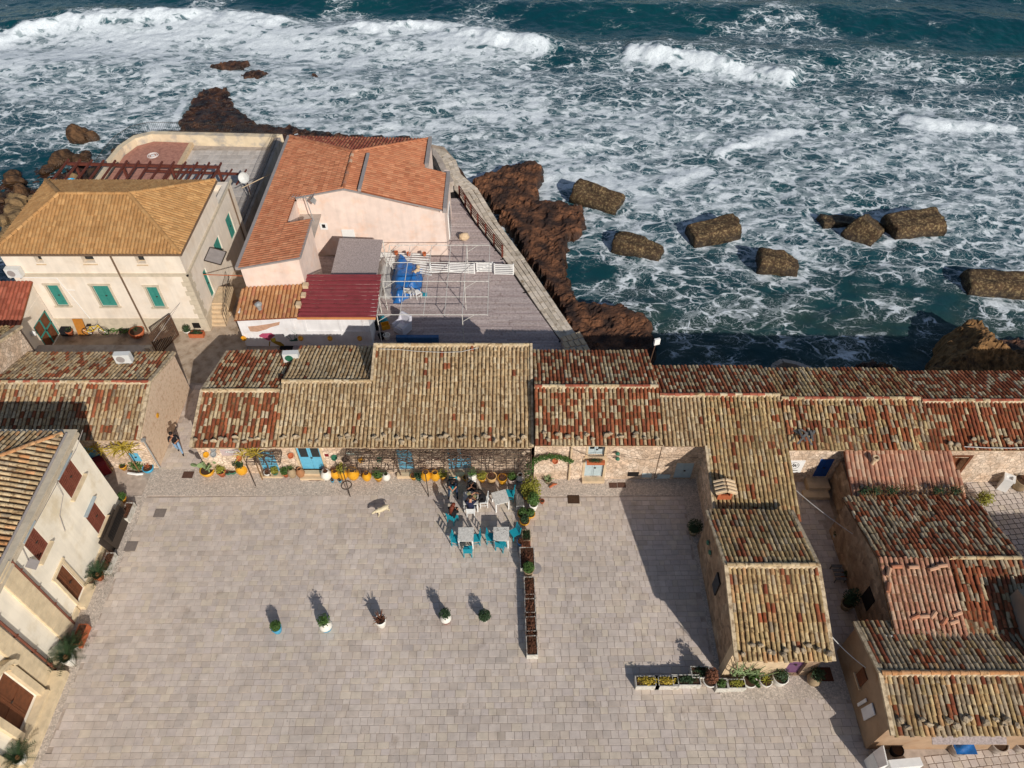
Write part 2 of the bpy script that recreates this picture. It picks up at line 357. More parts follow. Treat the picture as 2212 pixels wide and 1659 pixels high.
def tile_slope(pts, palette, pitch=.2, expo=.37, jit=1.0, nv=3, streak=.0, lift=.02):
    """convex roof plane pts (pts[0]-pts[1] is the eave): columns of barrel tiles up the slope"""
    pts = [Vector(p) for p in pts]; O = pts[0]; e = (pts[1]-O).normalized(); nrm = None
    for q in pts[2:]:
        nrm = e.cross(q-O)
        if nrm.length > 1e-4: break
    nrm.normalize()
    if nrm.z < 0: nrm = -nrm
    g = nrm.cross(e).normalized()
    if g.z < 0: g = -g
    if e.cross(g).dot(nrm) < 0: e2 = -e
    st = [((p-O).dot(e), (p-O).dot(g)) for p in pts]
    s0 = min(p[0] for p in st); s1 = max(p[0] for p in st); nc = max(1, round((s1-s0)/pitch)); ps = (s1-s0)/nc; items = []
    X = e if e.cross(g).dot(nrm) > 0 else -e
    for i in range(nc):
        s = s0+(i+.5)*ps; ts = []
        for a in range(len(st)):
            (sa, ta), (sb, tb) = st[a], st[(a+1) % len(st)]
            if (sa-s)*(sb-s) < 0: ts.append(ta+(tb-ta)*(s-sa)/(sb-sa))
        if len(ts) < 2: continue
        t0, t1 = min(ts), max(ts); nr = max(1, round((t1-t0)/expo)); ex = (t1-t0)/nr; wob = random.uniform(-.012, .012)*jit; colc = palette()
        for j in range(nr):
            t = t0+j*ex+random.uniform(-.035, .035)*jit-.03
            a = random.uniform(-.05, .05)*jit; tl = .045+random.uniform(-.012, .015)*jit
            R = Matrix((X, g, nrm)).transposed().to_4x4() @ Matrix.Rotation(a, 4, 'Z') @ Matrix.Rotation(-tl, 4, 'X')
            q1 = float(vnoise(np.array(s*.45+O.x*3), np.array(t*.6+O.y*3))); q2 = float(vnoise(np.array(s*1.3+O.y), np.array(t*.9+O.x)))
            p = O+e*(s+wob+.05*jit*(q1-.5)+random.uniform(-.008, .008)*jit)+g*t+nrm*(lift+.07*jit*(q1-.4)+random.uniform(0, .008)*jit)
            col = colc if random.random() < streak else palette()
            if random.random() < .16:      # red and pale tiles keep to patches
                c2_ = palette(); red_ = lambda c_: c_[0]/(c_[1]+1e-6); col = max(col, c2_, key=red_) if q1 > .52 else min(col, c2_, key=red_)
            k = 1+min(jit, 1.3)*(.3*(q2-.5)+.22*(q1-.5)); col = tuple(min(1, c_*k) for c_ in col[:3])+(1,)
            items.append((Matrix.Translation(p)@R, col, random.randrange(nv)))
    return items
def ridge_caps(p, q, palette, step=.38, nv=3, r=1.15, lift=.02):
    p = Vector(p); q = Vector(q); d = (q-p); n = max(1, round(d.length/step)); g = d.normalized(); X = g.cross(Vector((0, 0, 1))).normalized(); N = X.cross(g); out = []
    for i in range(n):
        R = Matrix((X, g, N)).transposed().to_4x4()@Matrix.Diagonal((r, d.length/n/.42, r, 1))
        out.append((Matrix.Translation(p+d*(i/n)+N*(lift+random.uniform(-.006, .006))+X*random.uniform(-.012, .012))@R, palette(), random.randrange(nv)))
    return out
def roof_part(parent, planes, tiles, protos=None, new=False, under=None, limit=300):
    mb = MB()
    for p in planes: mb.slab(p, .09)
    ro = mb.build('roof', under or m_under, parent)
    place_pieces('tile', protos or (TN if new else TP), tiles, m_tilen_o if new else m_tile_o, m_tilen_a if new else m_tile_a, ro, limit, 'tile_field')
    return ro
def leaves(mb, c, rad, n, size, m=0, flat=.0, shell=.55):
    """many small leaf faces spread through an ellipsoid"""
    c = Vector(c)
    for _ in range(n):
        d = Vector((random.gauss(0, 1), random.gauss(0, 1), random.gauss(0, 1))).normalized(); k = shell+(1-shell)*random.random()
        p = c+Vector((d.x*rad[0], d.y*rad[1], d.z*rad[2]))*k
        a = random.uniform(0, 6.283); u = Vector((math.cos(a), math.sin(a), random.uniform(-.5, .5))).normalized(); w = (d*.8+Vector((random.uniform(-.6,.6), random.uniform(-.6,.6), .6))).normalized()
        s_ = u.cross(w).normalized(); L = size*random.uniform(.6, 1.3); W = L*.32
        mb.add([p-u*L*.5, p+s_*W, p+u*L*.5+w*(-.1*L), p-s_*W], [(0, 1, 2, 3)], m)
def blades(mb, c, n, L, w, up=.6, m=0, droop=.3, seg=3):
    """rosette of strap leaves with thickness"""
    c = Vector(c)
    for i in range(n):
        a = 2*math.pi*i/n+random.uniform(-.3, .3); el = up*random.uniform(.5, 1.3); d = Vector((math.cos(a)*math.cos(el), math.sin(a)*math.cos(el), math.sin(el))); l = L*random.uniform(.7, 1.15); pts = []
        for k in range(seg+1):
            t = k/seg; pts.append(c+d*l*t+Vector((0, 0, -droop*l*t*t)))
        mb.tube(pts, [w*(.55 if k == 0 else 1 if k < seg else .15) for k in range(seg+1)], 4, m)
def bumpy(mb, c, r, seed=0, n=10, k=10, amp=.3, m=0, flat=None):
    """irregular stone"""
    rnd = random.Random(seed); c = Vector(c); ph = [(Vector((rnd.gauss(0,1), rnd.gauss(0,1), rnd.gauss(0,1))), rnd.uniform(0, 6.28), rnd.uniform(.6, 1)) for _ in range(7)]
    def disp(d): return 1+amp*sum(w*math.sin(2.2*f.dot(d)+p)/(i*.5+1.2) for i, (f, p, w) in enumerate(ph))*.5
    vs = []; fs = []
    for i in range(1, n):
        th = math.pi*i/n
        for j in range(k):
            a = 2*math.pi*j/k; d = Vector((math.sin(th)*math.cos(a), math.sin(th)*math.sin(a), math.cos(th))); q = disp(d); vs.append(c+Vector((d.x*r[0], d.y*r[1], d.z*r[2]))*q)
    vs.append(c+Vector((0, 0, r[2]*disp(Vector((0, 0, 1)))))); vs.append(c-Vector((0, 0, r[2]*disp(Vector((0, 0, -1))))))
    for i in range(n-2):
        for j in range(k): a = i*k+j; b = i*k+(j+1) % k; fs.append((a, a+k, b+k, b))
    T, B = len(vs)-2, len(vs)-1
    for j in range(k): fs.append((T, j, (j+1) % k)); fs.append((B, (n-2)*k+(j+1) % k, (n-2)*k+j))
    return mb.add(vs, fs, m)
# numpy value noise for terrain and water
_rng = np.random.RandomState(3); _LAT = _rng.rand(256, 256)
def vnoise(x, y):
    xi = np.floor(x).astype(int); yi = np.floor(y).astype(int); fx = x-xi; fy = y-yi; fx = fx*fx*(3-2*fx); fy = fy*fy*(3-2*fy)
    a = _LAT[xi % 256, yi % 256]; b = _LAT[(xi+1) % 256, yi % 256]; c = _LAT[xi % 256, (yi+1) % 256]; d = _LAT[(xi+1) % 256, (yi+1) % 256]
    return (a*(1-fx)+b*fx)*(1-fy)+(c*(1-fx)+d*fx)*fy
def fbm(x, y, o=5, gain=.5):
    s = 0; a = 1; t = 0
    for i in range(o): s = s+a*vnoise(x*2**i+17.3*i, y*2**i+9.1*i); t += a; a *= gain
    return s/t
def sdist(px, py, poly):
    """signed distance to a polygon, positive inside"""
    d = np.full(px.shape, 1e9); ins = np.zeros(px.shape, bool); n = len(poly)
    for i in range(n):
        ax, ay = poly[i][:2]; bx, by = poly[(i+1) % n][:2]; ex, ey = bx-ax, by-ay; wx, wy = px-ax, py-ay
        t = np.clip((wx*ex+wy*ey)/(ex*ex+ey*ey+1e-9), 0, 1); d = np.minimum(d, np.hypot(wx-ex*t, wy-ey*t))
        cnd = (ay > py) != (by > py); xi = ax+(py-ay)/(by-ay+1e-12)*ex; ins ^= cnd & (px < xi)
    return np.where(ins, d, -d)
def pdist(px, py, line):
    d = np.full(px.shape, 1e9); sgn = np.zeros(px.shape); par = np.zeros(px.shape)
    for i in range(len(line)-1):
        ax, ay = line[i][:2]; bx, by = line[i+1][:2]; ex, ey = bx-ax, by-ay; wx, wy = px-ax, py-ay; L = math.hypot(ex, ey)
        t = np.clip((wx*ex+wy*ey)/(L*L), 0, 1); dd = np.hypot(wx-ex*t, wy-ey*t); k = dd < d
        sgn = np.where(k, (ex*wy-ey*wx)/L, sgn); par = np.where(k, (i+t)/(len(line)-1), par); d = np.minimum(d, dd)
    return d, sgn, par
def sstep(a, b, x): t = np.clip((x-a)/(b-a), 0, 1); return t*t*(3-2*t)
def grid_quads(nx, ny):
    i = np.arange(nx*ny).reshape(ny, nx); return np.stack([i[:-1, :-1], i[:-1, 1:], i[1:, 1:], i[1:, :-1]], -1).reshape(-1, 4)
# ================================================================== THE SETTING
# ---- ground under everything (reaches well behind the camera and out to both sides)
COAST = [(-150, 30), (-60, 31), (-40, 33), (-31.4, 37), (-30.6, 46), (-31.6, 50), (-32.1, 54), (-31.3, 56.2), (-29.6, 56.8), (-18.6, 56.2), (-17.4, 52.4), (-7.6, 52.6), (-7.2, 56.2),
         (-5.6, 55.6), (-4.5, 53.4), (-4.2, 51.2), (-2.7, 49.3), (-1.2, 45.2), (.75, 40.7), (2.75, 35.9), (3.75, 33.5), (4.7, 31.8), (5.4, 29.4), (8, 27.7), (40, 27.3), (150, 27)]
m_ground = M('packed_ground', C('b09c88', .9), .95, .2, 1.5, .4, 20, col2=C('7d6a58'), c2amt=.4, c2scale=.8, world=True)
m_cliff = M('rock_bank', C('7a4c30', .8), .95, .3, 1.2, .8, 6, col2=C('3f2a20'), c2amt=.5, c2scale=.7, world=True)
gp = COAST+[(150, -120), (-150, -120)]
mb = MB(); mb.prism(gp, -6, -.06, 0); mb.m = [1, 0]+[1]*len(gp)
tag(mb.build('ground', [m_ground, m_cliff]), kind='structure')
# ---- rock shelf along the water
def dz(pts, z): return [tuple(at('d', x, y, z)) for x, y in pts]
ROCKS = [ # outline (photo), survey height, top height, edge softness
 (dz([(965,345),(1010,385),(1085,350),(1140,335),(1185,350),(1172,430),(1215,428),(1270,440),(1277,485),(1262,512),(1236,520),(1240,588),(1250,600),(1262,640),(1330,645),(1400,668),(1432,700),(1430,790),(1240,790),(1180,640),(1080,480)], -1.6), -1.38, 1.6),
 (dz([(372,272),(396,222),(420,188),(492,180),(520,225),(570,256),(650,268),(760,280),(900,285),(930,320),(600,330),(330,292)], SEA+.3), SEA+.22, 1.4),
 (dz([(445,150),(500,130),(545,138),(530,160),(470,162)], SEA), SEA+.5, 1.2),
 (dz([(505,172),(560,150),(592,160),(560,182)], SEA), SEA+.45, 1.2),
 (dz([(660,160),(690,155),(700,166),(675,170)], SEA), SEA+.25, 1.0),
 (dz([(-60,400),(60,352),(160,330),(200,338),(230,330),(262,372),(180,420),(40,470),(-60,500)], SEA), SEA+.0, 2.5),
 (dz([(1440,800),(1500,790),(1560,798),(1560,860),(1440,860)], SEA), SEA+.5, 1.5),
 (dz([(1800,800),(1870,766),(1960,790),(2000,800),(2020,740),(2240,720),(2300,860),(1800,870)], SEA), SEA+.4, 1.5)]
gx = np.arange(-62, 36, .17); gy = np.arange(26.6, 78, .17); X, Y = np.meshgrid(gx, gy)
Hh = np.full(X.shape, SEA-2.2); wx = X+.75*(fbm(X*1.1, Y*1.1, 5, .65)-.5)*2; wy = Y+.75*(fbm(X*1.1+40, Y*1.1+7, 5, .65)-.5)*2
ridg = 1-np.abs(2*fbm(X*.9, Y*.9, 6, .62)-1)*2.2; fine = fbm(X*2.6, Y*2.6, 5, .65); pit = fbm(X*1.6+9, Y*1.6, 5, .7)
for poly, top, soft in ROCKS:
    sd = sdist(wx, wy, poly); big_ = top > SEA+1
    rough = np.maximum(ridg-.5, -.35)*.3+(fine-.5)*.38-np.minimum(.3, np.maximum(0, .46-pit)*2.2)+.7*(fbm(X*.3+3, Y*.3, 3)-.5)
    h = SEA-2.2+(top-SEA+2.2)*sstep(-.3, .5 if big_ else soft*.5, sd)+sstep(0, .7, sd)*rough*(1.0 if big_ else .55)
    q = .26; h = h*.5+.5*(np.floor(h/q)*q+q*sstep(.5, 1., h/q-np.floor(h/q)))
    Hh = np.maximum(Hh, h)
land = sdist(X, Y, COAST+[(150, -120), (-150, -120)])
Hh = np.maximum(Hh, np.where(land > -1.6, SEA+.2+(fine-.5)*.7+.9*sstep(-1.6, 0, land)-1.6*(1-sstep(-1.6, -.6, land)), -9))
Hh = np.where(land > .05, -1.2, Hh)
m_rock = M('shore_rock', C('84573a', .6), .85, .75, 3.6, 1.0, 9, col2=C('2a1a13'), c2amt=.62, c2scale=.9, bdist=.14, world=True, spec=.4)
def rock_material(m):
    """wet band near the water line: darker and glossier"""
    nt = m.node_tree; L = nt.links.new; b = nt.nodes['Principled BSDF']; lk = b.inputs['Base Color'].links[0].from_socket
    g = _n(nt, 'ShaderNodeNewGeometry'); sp = _n(nt, 'ShaderNodeSeparateXYZ'); L(g.outputs['Position'], sp.inputs[0])
    mr = _n(nt, 'ShaderNodeMapRange'); mr.inputs[1].default_value = SEA+.15; mr.inputs[2].default_value = SEA+.75; L(sp.outputs[2], mr.inputs[0])
    mx = _n(nt, 'ShaderNodeMix', data_type='RGBA'); L(mr.outputs[0], mx.inputs[0]); vm = _n(nt, 'ShaderNodeVectorMath', operation='SCALE'); vm.inputs['Scale'].default_value = .42; L(lk, vm.inputs[0]); L(vm.outputs[0], mx.inputs[6]); L(lk, mx.inputs[7]); L(mx.outputs[2], b.inputs['Base Color'])
    m2 = _n(nt, 'ShaderNodeMapRange'); m2.inputs[3].default_value = .3; m2.inputs[4].default_value = .85; L(mr.outputs[0], m2.inputs[0]); L(m2.outputs[0], b.inputs['Roughness'])
rock_material(m_rock)
o = bpy.data.objects.new('rock_shelf', np_mesh('rock_shelf', np.c_[X.ravel(), Y.ravel(), Hh.ravel()], grid_quads(len(gx), len(gy)), m_rock, smooth=False)); COL.objects.link(o); tag(o, kind='structure')
# ---- sea: displaced sheet, breaking crests, foam
def ext(a, b, step, far): # dense in the middle, stretching out to the horizon
    mid = np.arange(a, b+step, step); k = step*1.35**np.arange(1, 40); k = np.cumsum(k); k = k[k < far]; return np.r_[(a-k)[::-1], mid, b+step+k]
sx = ext(-72, 72, .2, 2200); sy = ext(27, 108, .2, 2200); sy = sy[sy > 20]
X, Y = np.meshgrid(sx, sy)
def w2(pts): return [tuple(at('d', x, y, SEA)[:2]) for x, y in pts]
CREST = [ # polyline along the top of a breaking wave, left to right; height, breadth
 (w2([(-120,105),(0,80),(120,58),(260,44),(420,40),(560,46),(680,50)]), 0.75, 2.4),
 (w2([(700,62),(800,66),(880,62),(930,56),(1000,72),(1080,90),(1160,100),(1220,108)]), 0.75, 2.0),
 (w2([(1340,112),(1370,118),(1440,124),(1520,140),(1600,155),(1690,172),(1730,180)]), 0.95, 1.8),
 (w2([(1530,335),(1600,312),(1680,292),(1750,275)]), .2, .7), (w2([(1930,250),(2000,268),(2100,272),(2230,276)]), .28, .9),
 (w2([(1430,395),(1480,380),(1540,352)]), .12, .7)]
calm = sstep(32, 44, Y); Z = SEA+.55*(fbm(X*.11, Y*.16, 3)-.5)*(.35+.65*calm)+.34*(fbm(X*.42, Y*.6, 4)-.5)*(.5+.5*calm)+.12*(fbm(X*1.7, Y*2.1, 3)-.5)
swell = .3*np.sin((Y*.55+X*.06)+2.2*fbm(X*.05, Y*.05, 3))*sstep(62, 80, Y); Z += swell
foam = np.zeros(X.shape)
# density of the foam, read off the photo at spread points (photo x, y, share of white)
PTS = [(60,20,.05),(300,15,.04),(600,15,.02),(900,20,.02),(1200,40,.02),(1400,50,.03),(1550,30,.2),(1650,40,.3),(1600,90,.32),(1750,100,.34),(1820,150,.32),(1950,60,.05),(2150,80,.04),(2150,20,.02),(1900,30,.06),
 (60,120,.95),(200,85,.95),(330,75,.95),(450,75,.97),(560,85,.95),(650,95,.9),(760,100,.85),(860,95,.8),(960,110,.85),(1080,120,.8),(100,180,.6),(300,150,.64),(450,110,.72),(600,150,.72),(200,230,.58),(350,200,.62),(60,280,.42),(200,290,.5),(60,330,.3),(120,370,.25),(0,400,.22),(160,340,.4),(650,200,.72),(800,200,.62),(850,240,.66),(1000,180,.68),(1000,260,.66),(1100,220,.7),(1200,250,.74),(1000,330,.5),
 (1270,140,.34),(1330,165,.45),(1450,190,.52),(1300,250,.66),(1400,300,.58),(1500,250,.6),(1600,220,.62),(1750,240,.62),(1850,230,.4),(1950,200,.34),(2100,190,.34),(2180,170,.3),(2000,240,.5),(2150,260,.6),
 (1280,370,.82),(1350,370,.78),(1400,410,.74),(1250,330,.76),(1600,350,.58),(1750,330,.6),(1900,330,.64),(2050,330,.68),(2180,340,.68),(1500,420,.62),(1650,420,.6),(1800,420,.6),(2100,430,.62),(1700,470,.55),(2190,450,.55),(2090,500,.5),
 (1300,480,.5),(1450,500,.46),(1320,580,.4),(1450,580,.42),(1600,540,.44),(1560,610,.42),(1750,560,.46),(1850,560,.36),(2000,580,.36),(1950,640,.34),(2080,660,.3),(2190,680,.4),(1350,640,.34),(1500,680,.33),(1650,680,.34),(1780,690,.26),(1900,700,.22),(1500,750,.28),(1650,740,.2),(1780,770,.24),(1900,740,.2)]
PW_ = np.array([list(at('d', a, b, SEA)[:2])+[c] for a, b, c in PTS]); num = np.zeros(X.shape); den = np.full(X.shape, 1e-9)
wxs = X+5*(fbm(X*.12+3, Y*.12, 4)-.5); wys = Y+5*(fbm(X*.12+33, Y*.12+8, 4)-.5)
for a, b, c in PW_:
    w = 1/((wxs-a)**2+((wys-b)*1.2)**2+1.2)**2; num += w*c; den += w
foam = num/den; foam = np.where(Y > 104, foam*np.clip(1-(Y-104)/6, 0, 1), foam)
foam = foam*np.where(Y < 48, .56+.14*sstep(31, 38, Y)+.22*sstep(40, 48, Y), .92)+sstep(.06, .25, foam)*(.42*(fbm(X*.16+5, Y*.26+2, 4)-.5)+.3*(fbm(X*.5+15, Y*.75+2, 3)-.5))
spray = np.zeros(X.shape)
for line, hh, br in CREST:
    d, sg, par = pdist(X+.8*(fbm(X*.6, Y*.6, 3)-.5), Y+1.2*(fbm(X*.45+9, Y*.45, 3)-.5), line); endf = sstep(0, .12, par)*sstep(1, .88, par)
    prof = np.where(sg > 0, np.exp(-(sg/(br*1.5))**2), np.exp(-(sg/(br*.55))**2))*np.exp(-(np.maximum(0, d-np.abs(sg))/1.0)**2)
    near = (np.abs(sg) < 8)
    Z += np.where(near, hh*prof*endf*(.25+1.3*fbm(X*.45, Y*.9, 4)), 0)
    ff = np.where(sg < .25, (.65*np.exp(-(np.abs(sg)/(br*1.3))**2)+.35*np.exp(-(np.abs(sg)/(br*3.2))**2)), np.exp(-(sg/.5)**2))*np.exp(-(np.maximum(0, d-np.abs(sg))/1.0)**2)*endf
    spray = np.maximum(spray, np.where(near, ff*(.35+1.15*fbm(X*.4+2, Y*.8, 4)), 0))
foam = np.clip(np.maximum(foam, spray*1.15), 0, 1)
Z += .22*spray*(fbm(X*2.6, Y*2.6, 4)-.4)
# white water round the shelf and the concrete blocks
BLK = [(1290,420,4.0,2.1,-26,.9),(1380,527,3.7,1.9,-22,.75),(1543,493,3.9,1.9,16,.8),(1683,560,2.9,1.9,-8,.8),(1808,478,2.9,1.5,4,.1),(1874,488,3.1,2.3,52,.75),(1976,478,4.0,2.4,8,.95),(2156,607,4.2,2.1,-8,.85)]
for bx, by, L_, W_, a_, t_ in BLK:
    p = at('d', bx, by, SEA+.4); d = np.hypot(X-p.x, Y-p.y); foam = np.maximum(foam, .66*np.exp(-((d-2.0)/.9)**2)*(.5+.9*fbm(X*.8+bx, Y*.8, 3)))
for poly, top, soft in ROCKS[:2]:
    sd = sdist(X, Y, poly); foam = np.maximum(foam, .8*np.exp(-((sd+.25)/.7)**2)*sstep(40, 50, Y)*(.4+fbm(X*.7, Y*.7, 3)))
foam = np.clip(foam, 0, 1)
m_sea = bpy.data.materials.new('sea_water'); m_sea.use_nodes = True; nt = m_sea.node_tree; L = nt.links.new; b = nt.nodes['Principled BSDF']
g = _n(nt, 'ShaderNodeNewGeometry'); fa = _n(nt, 'ShaderNodeAttribute'); fa.attribute_name = 'Col'; sc_ = _n(nt, 'ShaderNodeSeparateColor'); L(fa.outputs['Color'], sc_.inputs[0])
def warp(scale, amt, src):
    n = _n(nt, 'ShaderNodeTexNoise'); n.inputs['Scale'].default_value = scale; n.inputs['Detail'].default_value = 3; L(src, n.inputs['Vector'])
    s1 = _n(nt, 'ShaderNodeVectorMath', operation='SUBTRACT'); L(n.outputs['Color'], s1.inputs[0]); s1.inputs[1].default_value = (.5, .5, .5)
    s2 = _n(nt, 'ShaderNodeVectorMath', operation='SCALE'); L(s1.outputs[0], s2.inputs[0]); s2.inputs['Scale'].default_value = amt
    s3 = _n(nt, 'ShaderNodeVectorMath', operation='ADD'); L(src, s3.inputs[0]); L(s2.outputs[0], s3.inputs[1]); return s3.outputs[0]
mp = _n(nt, 'ShaderNodeMapping'); mp.inputs['Scale'].default_value = (.78, 1.15, 0); L(g.outputs['Position'], mp.inputs['Vector'])
wp = warp(.3, 2.6, mp.outputs[0]); wp = warp(1.2, .85, wp); wp = warp(4.0, .28, wp); wp = warp(11, .09, wp)
def edge(scale):
    v = _n(nt, 'ShaderNodeTexVoronoi', feature='DISTANCE_TO_EDGE'); v.inputs['Scale'].default_value = scale; L(wp, v.inputs['Vector']); return v.outputs['Distance']
def mth(op, a, c, clamp=False):
    n = _n(nt, 'ShaderNodeMath', operation=op); n.use_clamp = clamp
    for i, q in enumerate((a, c)):
        if isinstance(q, (int, float)): n.inputs[i].default_value = q
        else: L(q, n.inputs[i])
    return n.outputs[0]
def rng(x, a, c, d=0., e=1.):
    n = _n(nt, 'ShaderNodeMapRange'); n.interpolation_type = 'SMOOTHSTEP'; L(x, n.inputs[0])
    for i, q in ((1, a), (2, c), (3, d), (4, e)):
        if isinstance(q, (int, float)): n.inputs[i].default_value = q
        else: L(q, n.inputs[i])
    return n.outputs[0]
dens = sc_.outputs[0]
fn = _n(nt, 'ShaderNodeTexNoise'); fn.inputs['Scale'].default_value = 1.4; fn.inputs['Detail'].default_value = 7; fn.inputs['Roughness'].default_value = .65; L(wp, fn.inputs['Vector'])
fn2 = _n(nt, 'ShaderNodeTexNoise'); fn2.inputs['Scale'].default_value = 7; fn2.inputs['Detail'].default_value = 5; fn2.inputs['Roughness'].default_value = .7; L(wp, fn2.inputs['Vector'])
fnL = _n(nt, 'ShaderNodeTexNoise'); fnL.inputs['Scale'].default_value = .42; fnL.inputs['Detail'].default_value = 4; L(warp(.2, 3.0, mp.outputs[0]), fnL.inputs['Vector'])
dn = mth('ADD', dens, mth('ADD', mth('MULTIPLY', mth('SUBTRACT', fn.outputs[0], .5), .38), mth('MULTIPLY', mth('SUBTRACT', fnL.outputs[0], .5), .7)))          # patchy density
def lace(scale, off, k, jit, top, soft):
    t = mth('MULTIPLY', mth('POWER', mth('MAXIMUM', mth('SUBTRACT', dn, off), 0), 2.0), k)
    e = mth('ADD', edge(scale), mth('MULTIPLY', mth('SUBTRACT', fn2.outputs[0], .5), jit))
    return rng(e, mth('MULTIPLY', t, .55), mth('ADD', t, soft), top, 0.)
brk = _n(nt, 'ShaderNodeTexNoise'); brk.inputs['Scale'].default_value = 1.1; brk.inputs['Detail'].default_value = 5; brk.inputs['Roughness'].default_value = .6; L(warp(.6, 1.2, mp.outputs[0]), brk.inputs['Vector'])
bm = rng(brk.outputs[0], .4, .6)
l1 = mth('MULTIPLY', lace(.72, 0., .5, .17, 1., .03), mth('MAXIMUM', rng(bm, 0., 1., .3, 1.), rng(dn, .45, .8)))
l2 = mth('MULTIPLY', lace(1.9, .1, .4, .2, .9, .02), rng(fn.outputs[0], .4, .6, .15, 1.))
l3 = mth('MULTIPLY', lace(4.6, .14, .5, .26, .45, .015), rng(fnL.outputs[0], .4, .6, .2, 1.))
fo = mth('MAXIMUM', mth('MAXIMUM', l1, l2), l3)
fo = mth('MULTIPLY', fo, rng(dn, .08, .3)); fo = mth('MAXIMUM', fo, rng(dn, .84, 1.12, 0., .97), True)
veil = mth('MULTIPLY', rng(mth('ADD', dn, mth('MULTIPLY', mth('SUBTRACT', fn2.outputs[0], .5), .9)), .5, 1.1), .14)
fo = mth('MAXIMUM', fo, veil)
fo = mth('MULTIPLY', fo, rng(fn2.outputs[0], .25, .6, .6, 1.))
deep = _n(nt, 'ShaderNodeMix', data_type='RGBA'); L(rng(dn, .05, .7), deep.inputs[0]); deep.inputs[6].default_value = C('083842'); deep.inputs[7].default_value = C('3c5c64')
big = _n(nt, 'ShaderNodeTexNoise'); big.inputs['Scale'].default_value = .06; big.inputs['Detail'].default_value = 3; L(g.outputs['Position'], big.inputs['Vector'])
d2 = _n(nt, 'ShaderNodeMix', data_type='RGBA'); L(rng(big.outputs[0], .35, .68), d2.inputs[0]); L(deep.outputs[2], d2.inputs[6]); d2.inputs[7].default_value = C('0a4348')
dm = _n(nt, 'ShaderNodeMix', data_type='RGBA'); dm.inputs[0].default_value = .55; L(deep.outputs[2], dm.inputs[6]); L(d2.outputs[2], dm.inputs[7])
sh = _n(nt, 'ShaderNodeMix', data_type='RGBA'); L(mth('MULTIPLY', sc_.outputs[2], rng(fnL.outputs[0], .3, .6, .35, .95)), sh.inputs[0]); L(dm.outputs[2], sh.inputs[6]); sh.inputs[7].default_value = C('33433c')
cm = _n(nt, 'ShaderNodeMix', data_type='RGBA'); L(fo, cm.inputs[0]); L(sh.outputs[2], cm.inputs[6]); cm.inputs[7].default_value = C('dfe6ea', .93); L(cm.outputs[2], b.inputs['Base Color'])
L(rng(fo, 0., .5, .12, .9), b.inputs['Roughness']); b.inputs['IOR'].default_value = 1.33; b.inputs['Specular IOR Level'].default_value = .42
wv = _n(nt, 'ShaderNodeTexNoise'); wv.inputs['Scale'].default_value = 1.6; wv.inputs['Detail'].default_value = 6; L(warp(.5, .8, g.outputs['Position']), wv.inputs['Vector'])
hsum = mth('ADD', mth('MULTIPLY', wv.outputs[0], 1.0), mth('MULTIPLY', mth('MULTIPLY', fo, fn2.outputs[0]), .3))
bp = _n(nt, 'ShaderNodeBump'); bp.inputs['Strength'].default_value = .42; bp.inputs['Distance'].default_value = .2; L(hsum, bp.inputs['Height']); L(bp.outputs[0], b.inputs['Normal'])
cols = np.stack([foam, spray, sstep(47, 33, Y)*sstep(2, 8, X), foam*0+1], -1).reshape(-1, 4)
o = bpy.data.objects.new('sea', np_mesh('sea', np.c_[X.ravel(), Y.ravel(), Z.ravel()], grid_quads(len(sx), len(sy)), m_sea, cols, True)); COL.objects.link(o); tag(o, kind='structure')
# ---- the square: courses of limestone setts
m_pave_o = M('paving_stone', C('b5a69a'), .9, .1, 3, .25, 22, col2=C('a8988a'), c2amt=.1, c2scale=.9, src='object', world=True)
m_pave_a = M('paving_field', C('b5a69a'), .9, .1, 3, .25, 22, col2=C('a8988a'), c2amt=.1, c2scale=.9, src='attr', world=True)
m_joint = M('paving_joint', C('bbaa9b', .86), .95, .2, 4, .3, 30, world=True)
def stone_proto(name, m, bev=.018, th=.05):
    V = []; 
    for z, k in ((-th, 0), (-.008, 0), (0, bev)):
        V += [(-.5+k, -.5+k*1.5, z), (.5-k, -.5+k*1.5, z), (.5-k, .5-k*1.5, z), (-.5+k, .5-k*1.5, z)]
    Q = [(8, 9, 10, 11)]+[(r*4+i, r*4+(i+1) % 4, r*4+4+(i+1) % 4, r*4+4+i) for r in (0, 1) for i in range(4)]
    return np_mesh(name, np.array(V), np.array(Q), m)
SP = [stone_proto('sett', m_pave_o)]
PAVE = ['cbbdb1','c8baae','c5b7ab','cdbfb2','c9b9a9','c2b3a6','ccbdab','c6b8ae']
def _big(m):
    nt = m.node_tree; L = nt.links.new; b = nt.nodes['Principled BSDF']; lk = b.inputs['Base Color'].links[0].from_socket; g = _n(nt, 'ShaderNodeNewGeometry')
    out = lk
    for sc_, det, a, c, lo, hi in ((.22, 5, .35, .65, .9, 1.07), (1.1, 6, .3, .5, .9, 1.0), (9., 2, .26, .34, .72, 1.0)):   # wear in broad patches, small stains, specks
        n = _n(nt, 'ShaderNodeTexNoise'); n.inputs['Scale'].default_value = sc_; n.inputs['Detail'].default_value = det; L(g.outputs['Position'], n.inputs['Vector']); r = _n(nt, 'ShaderNodeMapRange'); L(n.outputs[0], r.inputs[0])
        for i_, q in ((1, a), (2, c), (3, lo), (4, hi)): r.inputs[i_].default_value = q
        v = _n(nt, 'ShaderNodeVectorMath', operation='SCALE'); L(out, v.inputs[0]); L(r.outputs[0], v.inputs['Scale']); out = v.outputs[0]
    L(out, b.inputs['Base Color'])
_big(m_pave_o); _big(m_pave_a); _big(m_joint)
